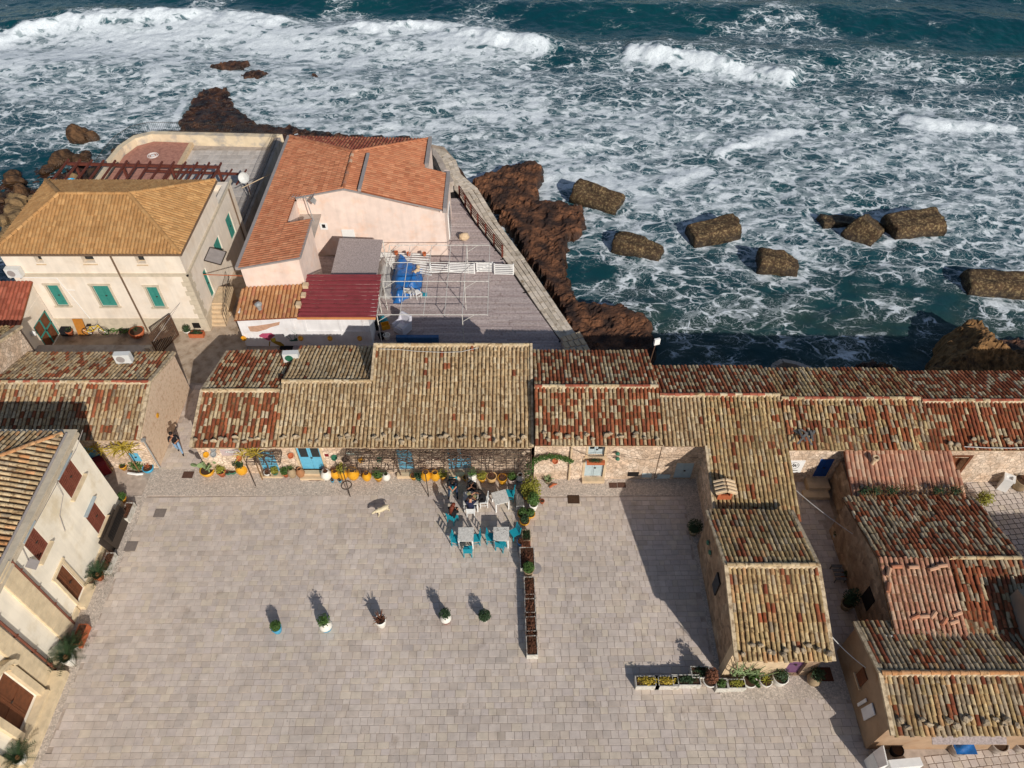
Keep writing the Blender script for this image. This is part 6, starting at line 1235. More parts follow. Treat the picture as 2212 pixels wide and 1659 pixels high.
for i, (x, y) in enumerate(((1295, 715), (1365, 745))):
    p = at('d1', x, y, .76); t = thing('glass_tray', ['left', 'right'][i]+' round tray of glasses on the laid table', 'tray', p); mb = MB(); mb.lathe([(.0, 0), (.11, 0), (.13, .02), (.11, .012)], p, 14); mb.build('tray', m_galv, t)
    for k in range(4): a = k*1.6; mb = MB(); mb.lathe([(.025, 0), (.03, .1), (.024, .1), (.02, .02)], (p.x+.06*math.cos(a), p.y+.06*math.sin(a), p.z+.012), 8); mb.build('glass', M('pale_drink', C('c9c08a', .9), .2), t)
# bench
a, b_ = at('d1', 1890, 640, .45), at('d1', 1910, 850, .45); t = thing('bench', 'narrow grey wooden bench with white iron ends beside the leafy bush', 'bench', ((a+b_)/2).to_tuple()[:2]+(0,)); d = (b_-a).normalized(); sd_ = Vector((-d.y, d.x, 0))
for k in range(4): mb = MB(); mb.beam(a+sd_*(-.15+.1*k), b_+sd_*(-.15+.1*k), .085, .035); mb.build('slat', m_greywood, t)
for q in (a+d*.12, b_-d*.03):
    mb = MB()
    for s_ in (-1, 1): mb.beam(q+sd_*(.17*s_), Vector((q.x, q.y, 0))+sd_*(.2*s_), .04)
    mb.beam(q+sd_*.17-Vector((0, 0, .06)), q-sd_*.17-Vector((0, 0, .06)), .04); mb.beam(q+sd_*.18-Vector((0, 0, .25)), q-sd_*.18-Vector((0, 0, .25)), .03); mb.build('end_frame', m_whitep, t)
drape('cloth', 'bright blue cloth hanging below the bottom right eave', [Vector((p.x, p.y, 1.2)) for p in [at('d6', *q, 1.4) for q in ((1450, 770), (1560, 655), (1620, 660), (1600, 730), (1490, 810))]], .5, m_tarp, 'cloth', 11, 1.2)
# ================================================================== POTS, PLANTERS, PLANTS
PROF = dict(
 jar=[(.10, 0), (.2, .12), (.25, .3), (.22, .46), (.14, .56), (.16, .6), (.12, .6), (.1, .5)],
 bowl=[(.16, 0), (.25, .08), (.3, .22), (.31, .3), (.27, .3), (.25, .24)],
 flower=[(.14, 0), (.19, .26), (.22, .28), (.22, .33), (.18, .33), (.17, .27)],
 tall=[(.12, 0), (.17, .2), (.21, .45), (.23, .6), (.19, .6), (.18, .54)],
 urn=[(.09, 0), (.16, .1), (.21, .3), (.17, .48), (.09, .56), (.12, .62), (.08, .62), (.07, .5)],
 tub=[(.2, 0), (.24, .2), (.27, .42), (.28, .45), (.24, .45), (.23, .4)])
def pot(label, p, prof, m, sc=1.0, plant=None, group='pots along the house fronts', soil=True, pm=None, band=None):
    t = thing('flower_pot', label, 'pot', (p[0], p[1], 0), group); pr = [(r*sc, z*sc) for r, z in PROF[prof]]
    mb = MB(); mb.lathe(pr, (p[0], p[1], .003), 16); body = mb.build('pot', m, t, smooth=True)
    top = pr[-3][1]; rin = pr[-2][0]
    if band: mb = MB(); k = pr[2]; mb.lathe([(pr[0][0]+.004, .0), (pr[1][0]+.005, pr[1][1]), (pr[2][0]+.004, pr[2][1])], (p[0], p[1], .004), 16, close=False); mb.build('glaze_band', band, body, smooth=True)
    if soil: mb = MB(); mb.lathe([(0, 0), (rin*.98, 0), (rin*.98, .02), (0, .03)], (p[0], p[1], top*.9), 12, close=False); mb.build('soil', m_soil, t)
    if plant: add_plant(t, plant, (p[0], p[1], top*.95), sc, pm)
    return t
def add_plant(t, kind, c, sc=1.0, m=None):
    c = Vector(c); mb = MB()
    if kind == 'bush': leaves(mb, c+Vector((0, 0, .2*sc)), (.27*sc, .27*sc, .26*sc), 420, .085, shell=.25); mb.build('foliage', m or m_leafg, t)
    elif kind == 'ball': leaves(mb, c+Vector((0, 0, .22*sc)), (.3*sc, .3*sc, .28*sc), 900, .065, shell=.55); mb.build('foliage', m or m_leafd, t)
    elif kind == 'tall': leaves(mb, c+Vector((0, 0, .45*sc)), (.3*sc, .3*sc, .5*sc), 700, .1, shell=.2); mb.build('foliage', m or m_leafg, t); mb = MB(); mb.tube([c, c+Vector((0, 0, .6*sc))], .02, 5); mb.build('stem', m_vine, t)
    elif kind == 'grass': blades(mb, c, 26, .34*sc, .008*sc, .95, droop=.25); mb.build('foliage', m or m_leafg, t)
    elif kind == 'agave': blades(mb, c, 16, .4*sc, .02*sc, .7, droop=.12); mb.build('foliage', m or m_cactus, t)
    elif kind == 'dry':
        for _ in range(26):
            a = random.uniform(0, 6.28); r = random.uniform(.05, .2)*sc; mb.tube([c, c+Vector((r*.4*math.cos(a), r*.4*math.sin(a), .12*sc)), c+Vector((r*math.cos(a), r*math.sin(a), random.uniform(.15, .38)*sc))], [.006, .005, .003], 4)
        leaves(mb, c+Vector((0, 0, .15*sc)), (.18*sc, .18*sc, .15*sc), 60, .05); mb.build('dry_stems', m or m_dry, t)
    elif kind == 'cactus':
        rnd = random.Random(int(c.x*50))
        def pad(p, d, L_, lv):
            q = p+d*L_; s_ = d.cross(Vector((rnd.uniform(-1, 1), rnd.uniform(-1, 1), .2))).normalized(); n_ = s_.cross(d).normalized(); vs = []; k = 10
            for z in (-.018, .018): vs += [p+d*(L_*.5+L_*.5*math.cos(a))+s_*(L_*.36*math.sin(a))+n_*z for a in [2*math.pi*i/k for i in range(k)]]
            mb.add(vs, [tuple(range(k-1, -1, -1)), tuple(range(k, 2*k))]+[(i, (i+1) % k, (i+1) % k+k, i+k) for i in range(k)])
            if lv > 0:
                for _ in range(2 if lv > 1 else rnd.choice((1, 2))): pad(q-d*.02, (d+Vector((rnd.uniform(-.9, .9), rnd.uniform(-.9, .9), rnd.uniform(-.1, .6)))).normalized(), L_*rnd.uniform(.75, 1.0), lv-1)
        for _ in range(3): pad(c+Vector((rnd.uniform(-.06, .06), rnd.uniform(-.06, .06), 0)), Vector((rnd.uniform(-.6, .6), rnd.uniform(-.6, .4), 1)).normalized(), .3*sc, 2)
        mb.build('pads', m or m_cactus, t)
    elif kind == 'cycad':
        for i in range(26):
            a = i*2.4; el = .25+.9*(i/26); d = Vector((math.cos(a)*math.cos(el), math.sin(a)*math.cos(el), math.sin(el))); L_ = .75*sc; pts = [c+d*L_*t_+Vector((0, 0, -.28*L_*t_*t_)) for t_ in (0, .35, .7, 1)]; mb.tube(pts, [.012, .01, .007, .003], 4)
            for k in range(9):
                t_ = .2+.8*k/9; b0 = c+d*L_*t_+Vector((0, 0, -.28*L_*t_*t_)); sv = d.cross(Vector((0, 0, 1))).normalized(); l = .16*sc*(1-.5*t_)
                for s_ in (-1, 1): e = b0+sv*s_*l+d*l*.5; w = d*.016*sc; mb.add([b0-w, b0+w, e+w*.3, e-w*.3+Vector((0, 0, .004))], [(0, 1, 2, 3)])
        mb.build('fronds', m or m_leafd, t); mb = MB(); mb.lathe([(.07*sc, -.1), (.09*sc, .05), (.05*sc, .14)], c, 8); mb.build('trunk', m_straw, t)
def base(k, x, y, dy=.12): p = at(k, x, y); return (p.x, p.y+dy)
pot('ochre bowl with a large prickly pear at the alley corner', base('d3', 350, 640, .25), 'bowl', m_ochre, 1.25, 'cactus')
pot('terracotta pot with a yellow-flowered bush beside the prickly pear', base('d3', 570, 630), 'flower', m_terra, 1.1, 'bush', pm=m_leafy)
pot('dark green bowl pot in front of the speckled pots, left of the face jar', base('d3', 665, 600), 'bowl', m_greengl, .7, 'dry'); pot('second dark green bowl pot touching the big ochre face jar', base('d3', 735, 590), 'bowl', m_greengl, .75, 'grass', pm=m_leafd)
pot('big ochre face-shaped jar with green succulents left of the first blue door', base('d3', 870, 635, .25), 'jar', m_ochre, 1.25, 'bush', pm=m_leafd)
pot('cream pot right of the first blue doorstep', base('d3', 1260, 635), 'flower', m_whitegl, .95, 'dry'); pot('low pot hidden by yellow flowering bush by the small trellis', base('d3', 1370, 625), 'flower', m_greengl, .8, 'bush', pm=m_leafy); pot('terracotta pot with fresh green leaves by the small trellis', base('d3', 1525, 640), 'flower', m_terra, .9, 'bush')
pot('grey clay urn left of the brown urn', base('d3', 1630, 655), 'urn', m_clay, 1.15, 'grass'); pot('brown clay urn left of the glazed door', base('d3', 1755, 650), 'urn', M('brown_clay', C('a5744f', .9)), 1.1, None)
pot('white jar with black drips right of the brown doormat', base('d4', 150, 635, .15), 'jar', m_whitegl, 1.15, 'dry'); pot('narrow ochre jar next to the white jar', base('d4', 285, 620, .15), 'jar', m_ochre, 1.0, 'dry'); pot('ochre jar with a brown leafy plant, second of the trio', base('d4', 400, 625, .15), 'jar', m_ochre, 1.15, 'bush', pm=m_leafy); pot('widest ochre jar with dry straw and a white patch', base('d4', 555, 630, .15), 'jar', m_ochre, 1.3, 'dry', pm=m_straw)
pot('tiny turquoise pot in front of the white jar', base('d4', 235, 655, .03), 'flower', m_cyangl, .42); pot('tiny pale blue pot in front of the ochre trio', base('d4', 348, 655, .03), 'flower', m_cyangl, .42)
pot('dark earthen pot between the ochre trio and the pergola post', base('d4', 660, 565), 'flower', m_clay, .95, 'dry'); pot('ochre jar below the hanging pot under the pergola', base('d4', 755, 645), 'jar', m_ochre, 1.0, 'dry'); pot('ochre pot with bright green leaves under the pergola', base('d4', 925, 645), 'flower', m_ochre, 1.1, 'bush'); pot('white jar beside the slanting pergola post', base('d4', 1045, 645), 'jar', m_whitegl, .9, 'grass', pm=m_leafd)
pot('small ochre pot right of the second blue doorstep', base('d4', 1450, 630), 'flower', m_ochre, .85, 'dry'); pot('green pot with a red leaf plant under the pergola', base('d4', 1530, 640), 'flower', m_greengl, .9, 'bush', pm=m_leafd); pot('big ochre jar left of its twin under the pergola', base('d4', 1640, 650, .15), 'jar', m_ochre, 1.15, 'dry'); pot('big ochre jar right of its twin under the pergola', base('d4', 1778, 650, .15), 'jar', m_ochre, 1.1, None); pot('ochre pot overflowing with lime green leaves', base('d4', 1885, 625), 'flower', m_ochre, 1.0, 'bush', pm=m_leafy)
pot('low ochre pot half hidden right of the third blue doorstep', base('d1', 1255, 565), 'flower', m_ochre, .8); pot('white double-handled pot under the pergola front bars', base('d1', 1335, 570, .15), 'jar', m_whitegl, 1.0, 'bush'); pot('narrow ochre pot right of the white handled pot', base('d1', 1450, 575), 'flower', m_ochre, 1.0, 'bush', pm=m_leafy); pot('cream and orange painted basket pot under the pergola', base('d1', 1565, 580, .15), 'tub', M('cream_orange_glaze', C('d8b078', .9), .5, .2, 14), 1.0, 'dry'); pot('ochre-rimmed tub of brown soil left of the white flower pot', base('d1', 1695, 595, .15), 'tub', m_ochre, .95, 'dry'); pot('white and pink marbled pot with a fresh green plant', base('d1', 1810, 595, .15), 'tub', M('marbled_glaze', C('d9c4b8', .9), .4, .3, 16), .95, 'bush'); pot('blue and white painted amphora by the bench end', base('d1', 1905, 570, .1), 'jar', m_whitegl, .95, None, band=m_bluegl)
# planter line
gl = 'pots in the line across the square'
pot('ochre pot at the foot of the tall leafy bush', base('d1', 1970, 780), 'flower', m_ochre, 1.0, 'tall', gl, pm=m_leafy); pot('terracotta urn lying by the leafy bush', base('d1', 2170, 825, .05), 'flower', m_terra, .6, None, gl); pot('white bucket pot holding the darker green bush', base('d1', 2065, 930), 'tall', m_whitegl, 1.0, 'tall', gl); pot('ochre pot right of its neighbour in the line', base('d1', 2030, 1000), 'bowl', m_ochre, .8, 'bush', gl); pot('ochre pot with a small orange tree left of its neighbour', base('d1', 1935, 1000), 'bowl', m_ochre, .85, 'bush', gl); pot('ochre pot with trailing dark leaves, third of the ochre cluster', base('d1', 1960, 1085), 'bowl', m_ochre, .85, 'bush', gl, pm=m_leafd)
pot('blue glazed pot beside the terracotta tiled planter', base('d1', 1920, 1345), 'tub', m_bluegl, .8, 'dry', gl); pot('grey round pot with a green bush in the planter line', base('c24', 253, 640), 'tub', m_clay, .95, 'ball', gl, pm=m_leafg)
def tb_ush(k, x, y, rad, label, m, n=900):
    p = at(k, x, y); t = thing('shrub', label, 'shrub', (p.x, p.y, 0)); mb = MB(); leaves(mb, (p.x, p.y, rad[2]*1.05), rad, n, .11, shell=.2); mb.build('foliage', m, t); mb = MB()
    for s_ in range(4): mb.tube([(p.x, p.y, 0), (p.x+random.uniform(-.2, .2), p.y+random.uniform(-.2, .2), rad[2])], [.03, .012], 5)
    mb.build('stem', m_vine, t); return t
tb_ush('d1', 2040, 760, (.5, .75, .75), 'tall yellow-green leafy bush at the right end of the pergola', m_leafy, 1600)
m_plant = M('worn_planter', C('cfcabf', .85), .8, .2, 5, .3, 40, col2=C('8c8574'), c2amt=.3, c2scale=4)
def planter(label, k, x, y, w, d, hgt, m, rz=0, plant='dry', pm=None, group='planter boxes in the square', n=220):
    p = at(k, x, y, hgt); t = thing('planter_box', label, 'planter', (p.x, p.y, 0), group, rz, local=True)
    for a in ((-w/2, -d/2, w/2, -d/2+.035), (-w/2, d/2-.035, w/2, d/2), (-w/2, -d/2+.035, -w/2+.035, d/2-.035), (w/2-.035, -d/2+.035, w/2, d/2-.035)): mb = MB(); mb.box((a[0], a[1], .003), (a[2], a[3], hgt)); mb.build('side', m, t)
    mb = MB(); mb.box((-w/2+.036, -d/2+.036, .02), (w/2-.036, d/2-.036, hgt-.04)); mb.build('soil', m_soil, t); mb = MB()
    leaves(mb, (0, 0, hgt), (w*.46, d*.46, .16 if plant != 'lush' else .24), n, .07 if plant != 'lush' else .09, shell=.0)
    if plant == 'dry':
        for _ in range(150): q = Vector((random.uniform(-w*.5, w*.5), random.uniform(-d*.48, d*.48), hgt-.05)); mb.tube([q, q+Vector((random.uniform(-.12, .12), random.uniform(-.1, .1), random.uniform(.12, .3)))], [.005, .002], 4)
    mb.build('plants', pm or (m_dry if plant == 'dry' else m_leafg), t); return t
m_bulb = M('tile_clad_planter', C('b5714f', .9), .8, .2, 9, .2, 30)
planter('stone sink planter with pale earth at the top of the line', 'd1', 1980, 1200, .42, .62, .45, m_limest, .0, 'dry', m_leafd, 'planter boxes in the line', 90); planter('terracotta tiled planter with a white and blue emblem', 'd1', 1980, 1310, .42, .32, .42, m_bulb, 0, 'dry', m_dry, 'planter boxes in the line', 60)
planter('large white planter of weathered heather above the round bush pot', 'c24', 243, 490, .7, 1.15, .42, m_plant, .03, 'dry', m_dry, 'planter boxes in the line', 400)
for i, (y, x) in enumerate(((735, 262), (880, 266), (1032, 273), (1187, 280))): planter(['first and furthest', 'second', 'third', 'fourth and nearest'][i]+' long white trough of reddish dry plants in the line', 'c24', x, y, .5, 1.12, .4, m_plant, .03, 'dry', m_dry, 'planter boxes in the line', 240)
p = at('c24', 305, 605); mb = MB(); mb.lathe([(0, 0), (.3, 0), (.31, .03), (0, .05)], (0, 0, 0), 18); tag(mb.build('disc', m_gutter, loc=(p.x, p.y, .3)), 'grey metal disc table top beside the planter line', 'disc')
for x, y, lab, pm in ((1225, 1500, 'leftmost white planter of yellow leaves in the front row', m_leafo), (1385, 1500, 'second white planter of yellow leaves in the front row', m_leafo), (1545, 1490, 'longest white planter of dark green leaves in the front row', m_leafd)): planter(lab, 'c24', x, y, 1.0 if x < 1500 else 1.2, .46, .38, m_plant, 0, 'lush', pm, 'planter boxes in the front row', 420)
planter('white planter set back in the shade beside the small house corner', 'c24', 1660, 1425, .8, .5, .38, m_plant, 0, 'lush', m_leafd, 'planter boxes in the front row', 200); planter('white square planter of tangled green at the small house corner', 'd5', 715, 540, .5, .45, .4, m_plant, 0, 'lush', m_leafg, 'planter boxes in the front row', 250); planter('white planter below the prickly cactus at the small house front', 'd5', 880, 540, .75, .4, .4, m_plant, 0, 'lush', m_leafy, 'planter boxes in the front row', 250)
g6 = 'pots at the small house'
pot('white bowl with a tall dry rust-brown shrub by the small house', base('d5', 580, 570, .15), 'bowl', m_whitegl, 1.0, 'tall', g6, pm=m_dry); pot('white bowl with broad cactus pads by the small house', base('d5', 1015, 575, .15), 'bowl', m_whitegl, 1.0, 'cactus', g6, pm=m_leafg); pot('white bowl with big glossy leaves by the small house', base('d5', 1190, 570, .15), 'bowl', m_whitegl, .9, 'agave', g6, pm=m_leafy); pot('big white tub with red flowers by the violet door', base('d5', 1335, 570, .2), 'tub', m_whitegl, 1.25, 'bush', g6, pm=m_leafd); pot('round brown clay jar at the right corner of the small house', base('d5', 1710, 580, .2), 'jar', m_clay, 1.2, 'bush', g6, pm=m_leafd)
p = at('d5', 800, 400); t = thing('climbing_cactus', 'pale green climbing cactus on the small house front wall', 'cactus', (p.x, p.y, 0)); mb = MB(); rnd = random.Random(9)
for _ in range(26): q = Vector((9.3+rnd.uniform(0, 1.3), 12.0, rnd.uniform(.2, .8))); mb.tube([q, q+Vector((rnd.uniform(-.3, .3), -.12, .5)), q+Vector((rnd.uniform(-.5, .5), -.2, rnd.uniform(.8, 1.7)))], [.03, .026, .012], 5)
mb.build('stems', m_cactus, t)
pot('pot with a dark green bush against the shaded wing wall', base('c24', 1600, 310), 'flower', m_clay, 1.3, 'ball', 'pots by the wing wall')
# five pots across the square
g5 = 'five free-standing pots in the square'
pot('sky blue pot under a round olive-green bush, leftmost of the five', base('c23', 320, 520, .1), 'tub', m_cyangl, .85, 'ball', g5, pm=m_leafg); pot('white and blue scalloped jar with a flowering plant', base('c23', 735, 505, .1), 'jar', m_whitegl, 1.2, 'bush', g5, band=m_cyangl, pm=m_leafg); pot('tall white barrel jar with a red aloe', base('c23', 1200, 480, .1), 'tall', m_whitegl, 1.15, 'agave', g5, pm=m_dry); pot('multicoloured painted pot with a dark leafy plant', base('c23', 1740, 440, .1), 'jar', m_whitegl, 1.05, 'bush', g5, band=m_red, pm=m_leafd); pot('dark green ball bush hiding its small pot, rightmost of the five', base('c23', 2065, 430, .1), 'flower', m_whitegl, 1.0, 'ball', g5)
# palazzo side
gp2 = 'pots and planters along the palazzo'
pot('pale pot of low flowers at the far palazzo corner', base('c21', 1390, 1100), 'flower', m_ochre, .9, 'bush', gp2); planter('white trough at the far end of the palazzo wall', 'c21', 1425, 1180, .42, .95, .4, m_plant, -.02, 'dry', m_dry, gp2, 60); planter('white trough near the brown palazzo door', 'c22', 825, 65, .42, .95, .4, m_plant, -.02, 'dry', m_dry, gp2, 60); planter('terracotta trough beside the palazzo downpipe', 'c22', 610, 625, .4, .95, .4, m_terra, -.02, 'dry', m_dry, gp2, 60)
pot('terracotta pot with a spiky cycad near the brown palazzo door', base('c22', 770, 215), 'flower', m_terra, 1.1, 'cycad', gp2); pot('small white pot with a cycad between the trough and the larger cycad', base('c22', 580, 755), 'flower', m_whitegl, 1.0, 'cycad', gp2); pot('tall white pot with the larger cycad by the portal step', base('c22', 555, 875), 'tall', m_whitegl, 1.2, 'cycad', gp2); pot('cycad at the bottom left corner of the photo', base('c22', 190, 1640), 'tall', m_whitegl, 1.1, 'cycad', gp2)
# left house front: ochre spiky plant group
pot('sky blue glazed jar at the left house corner', base('c21', 1675, 755), 'bowl', m_cyangl, .95, 'dry', 'pots at the left house', pm=m_terra); pot('ochre pot under the spiky agaves of the left house', base('c21', 1395, 735), 'flower', m_ochre, .9, 'grass', 'pots at the left house'); p = at('c21', 1540, 750); t = thing('planter_box', 'whitewashed stone bed of green plants before the left house', 'planter', (p.x, p.y, 0)); mb = MB(); mb.tube([at('c21', *q, .1) for q in ((1440, 760), (1540, 775), (1610, 770))], .07, 6); mb.build('edging', m_whitep, t); mb = MB(); leaves(mb, (p.x, p.y+.25, .3), (.5, .3, .3), 500, .1, shell=.1); mb.build('plants', m_leafg, t)
def spiky(label, c, n, L_, m=m_leafo):
    t = thing('agave', label, 'plant', (c[0], c[1], 0)); mb = MB()
    mb.tube([(c[0], c[1]+.1, 0), (c[0]+.05, c[1]+.05, c[2]*.6), (c[0], c[1], c[2])], [.035, .03, .025], 6)
    for s_ in (-1, 1): mb.tube([(c[0], c[1], c[2]-.3), (c[0]+.35*s_, c[1]-.1, c[2]-.15)], [.02, .018], 5)
    mb.build('stem', m_straw, t); mb = MB()
    for s_ in (-1, 0, 1): blades(mb, (c[0]+.35*s_, c[1]-.1*abs(s_), c[2]-.15*abs(s_)), n, L_, .022, .45, droop=.25)
    mb.build('blades', m, t)
p = at('c21', 1430, 360, 2.2); spiky('large yellow spiky agave reaching over the left house eave', (p.x, 22.75, 2.3), 22, .75); p = at('c21', 1130, 320, 2.2); spiky('smaller yellow agave over the left house eave nearer the palazzo', (p.x, 22.8, 2.1), 12, .5); p = at('d3', 1010, 150, 2.5); spiky('yellow aloe growing over the eave above the first blue door', (p.x, 22.25, 2.6), 14, .55)
for k, x, y, lab, m in (('d8', 585, 590, 'leafy plant growing from the court paving beside the lean-to', m_leafy), ('d8', 940, 1230, 'small agave-like weed at the right court edge', m_leafg)): p = at(k, x, y, .5); tb_ush(k, x, y, (.45, .4, .45), lab, m, 500)
p = at('c8', 1300, 1440, 2.0); t = thing('dry_weeds', 'dry straw and green weeds along the lower edge of the pink lean-to roof', 'weeds', (p.x, p.y, 2.45)); mb = MB()
for i in range(260): x = 16.5+5.0*random.random(); q = Vector((x, 19.72+random.uniform(-.3, .45), 2.5)); mb.tube([q, q+Vector((random.uniform(-.2, .2), random.uniform(-.2, .2), random.uniform(.12, .38)))], [.016, .006], 4)
mb.build('straw', m_straw, t); mb = MB()
for cx in (16.7, 17.2, 18.0, 20.2, 21.0): leaves(mb, (cx, 19.85, 2.68), (.36, .25, .2), 220, .09, shell=.1)
mb.build('green_weeds', m_leafd, t)
# right court: white chimney-like box, round pot
p = at('d8', 760, 460); t = thing('white_pillar_box', 'white square masonry flue standing in the right court', 'flue', (p.x, p.y, 0), None, -.5, local=True); mb = MB(); mb.box((-.22, -.2, 0), (.22, .2, .85)); mb.build('shaft', m_whitep, t); mb = MB()
for a in ((-.26, -.24, .26, -.13), (-.26, .13, .26, .24), (-.26, -.13, -.14, .13), (.14, -.13, .26, .13)): mb.box((a[0], a[1], .85), (a[2], a[3], .95))
mb.build('rim', m_whitep, t); pot('round stone pot with dry flowers beside the white flue', base('d8', 915, 480, .2), 'tub', m_clay, 1.5, 'dry', 'pots in the right courts')
for i, (x, y) in enumerate(((1400, 890), (1870, 850), (2140, 830))): pot(['left', 'middle', 'right'][i]+' grey concrete tub in the shaded bottom right court', base('d6', x, y, .2), 'tub', m_conc, 1.25, None, 'pots in the right courts')
pot('dark pot in the shade behind the white masonry block', base('d6', 660, 880, .1), 'tub', m_blackc, .9, None, 'pots in the right courts')
# villa courtyard objects
p = base('d7', 1405, 635, -.3); pot('big terracotta pot with a thin shrub under the villa downpipe', p, 'bowl', m_terra, 1.5, 'dry', 'villa pots', pm=m_leafd); pot('small terracotta pot beside the black box at the villa wall', base('d7', 740, 605, -.45), 'flower', m_terra, 1.0, 'grass', 'villa pots'); pot('white pot on the pavement at the villa corner', base('d7', 1880, 665), 'flower', m_whitegl, 1.0, 'bush', 'villa pots', pm=m_leafd); planter('low planter of green ground cover at the villa corner', 'd7', 1960, 635, .9, .35, .3, m_terra, 0, 'lush', m_leafd, 'villa pots', 300)
p = at('d7', 1220, 640); t = thing('agave', 'sprawling green agave along the villa wall', 'plant', (p.x, p.y, 0)); mb = MB()
for dx in (-.8, -.3, .2, .7): blades(mb, (p.x+dx, p.y+.1, .12), 16, .55, .025, .5, droop=.2)
mb.build('blades', m_leafg, t)
p = at('d7', 690, 625)-Vector((0, .2, 0)); mb = MB(); mb.box((-.3, -.2, 0), (.3, .2, .45)); tag(mb.build('box', m_blackc, loc=p), 'black plastic box by the villa wall', 'box')
p = at('d7', 865, 600); p.y = 33.35; mb = MB(); mb.obox((0, 0, .55), (.3, .025, .58), rot=Matrix.Rotation(-.2, 3, 'X')); tag(mb.build('board', m_orangewood, loc=p), 'orange wooden board leaning on the villa wall', 'board')
def bicycle(label, p, rz):
    t = thing('bicycle', label, 'bicycle', p, None, rz, local=True); my = M('yellow_paint', C('d9b41f', .9), .4); mr_ = m_red
    for s_ in (-.5, .5):
        mb = MB(); mb.tube([(s_+.3*math.cos(a), 0, .31+.3*math.sin(a)) for a in [i*math.pi/10 for i in range(21)]], .022, 5); w_ = mb.build('wheel', m_blackc, t); mb = MB()
        for i in range(8): a = i*math.pi/4; mb.tube([(s_, 0, .31), (s_+.29*math.cos(a), 0, .31+.29*math.sin(a))], .005, 4)
        mb.build('spokes', m_galv, w_)
    mb = MB()
    for a, b_ in (((-.5, 0, .31), (-.12, 0, .34)), ((-.12, 0, .34), (-.2, 0, .8)), ((-.12, 0, .34), (.33, 0, .72)), ((-.18, 0, .7), (.33, 0, .78)), ((.33, 0, .85), (.5, 0, .31)), ((-.5, 0, .31), (-.18, 0, .68))): mb.tube([a, b_], .024, 6)
    mb.build('frame', my, t); mb = MB(); mb.box((-.34, -.06, .8), (-.08, .06, .85)); mb.build('saddle', m_blackc, t); mb = MB(); mb.tube([(.3, -.26, .98), (.33, 0, .9), (.3, .26, .98)], .016, 5); mb.build('handlebar', m_galv, t); mb = MB(); mb.box((-.14, -.09, .32), (-.1, .09, .36)); mb.build('pedals', mr_, t)
p = at('d7', 1000, 615); p.y = 33.2; bicycle('yellow and red child bicycle leaning by the villa wall', (p.x, p.y, 0), .05)
# hoops, mats, covers, grates
p = at('d4', 445, 705); mb = MB(); mb.tube([(.26*math.cos(a), .26*math.sin(a), .03) for a in [i*math.pi/12 for i in range(25)]], .02, 5); tag(mb.build('hoop', m_iron, loc=p), 'round wire hoop lying on the paving before the ochre trio', 'hoop')
def flat(name, label, k, x, y, w, d, m, cat, z=.012, rz=0): p = at(k, x, y); mb = MB(); mb.box((-w/2, -d/2, -z+.004), (w/2, d/2, .012)); mb.box((-w/2+.03, -d/2+.03, .012), (w/2-.03, d/2-.03, .016)); o = mb.build(name, m, loc=(p.x, p.y, .006)); o.rotation_euler = (0, 0, rz); tag(o, label, cat)
flat('doormat', 'brown doormat before the blue glazed door', 'd3', 1965, 645, .62, .34, m_mat, 'doormat'); flat('manhole_cover', 'grey metal cover in the paving nearest the alley', 'c21', 1800, 1212, .55, .48, m_manhole, 'cover'); flat('manhole_cover', 'grey metal cover near the black screen by the palazzo', 'c21', 1475, 1585, .55, .52, m_manhole, 'cover'); flat('drain_grate', 'left rusty grate before the striped house', 'c7', 832, 1317, .42, .32, m_grate, 'grate'); flat('drain_grate', 'right rusty grate before the striped house', 'c7', 905, 1315, .42, .32, m_grate, 'grate'); flat('earth_square', 'square pit of brown earth in the paving right of the bush', 'c7', 493, 1437, .6, .5, m_soil, 'pit'); flat('drain_grate', 'rusty brown grate at the alley mouth', 'c5', 190, 1385, .55, .42, m_grate, 'grate'); flat('doormat', 'dark mat at the right side of the small house', 'd5', 1830, 440, .7, .6, m_mat, 'doormat')
for i, (x, y, w) in enumerate(((1005, 1220, .55), (1120, 1230, .5), (1265, 1240, .65))):
    p = onY('c7', x, y, 22.36); t = thing('wall_hatch', ['dark', 'narrow pale', 'wide pale'][i]+' hatch low on the striped house wall', 'hatch', (p.x, 22.36, p.z)); mb = MB(); mb.box((p.x-w/2, 22.33, p.z-.16), (p.x+w/2, 22.376, p.z+.16)); mb.build('panel', m_dark if i == 0 else m_paledoor, t)
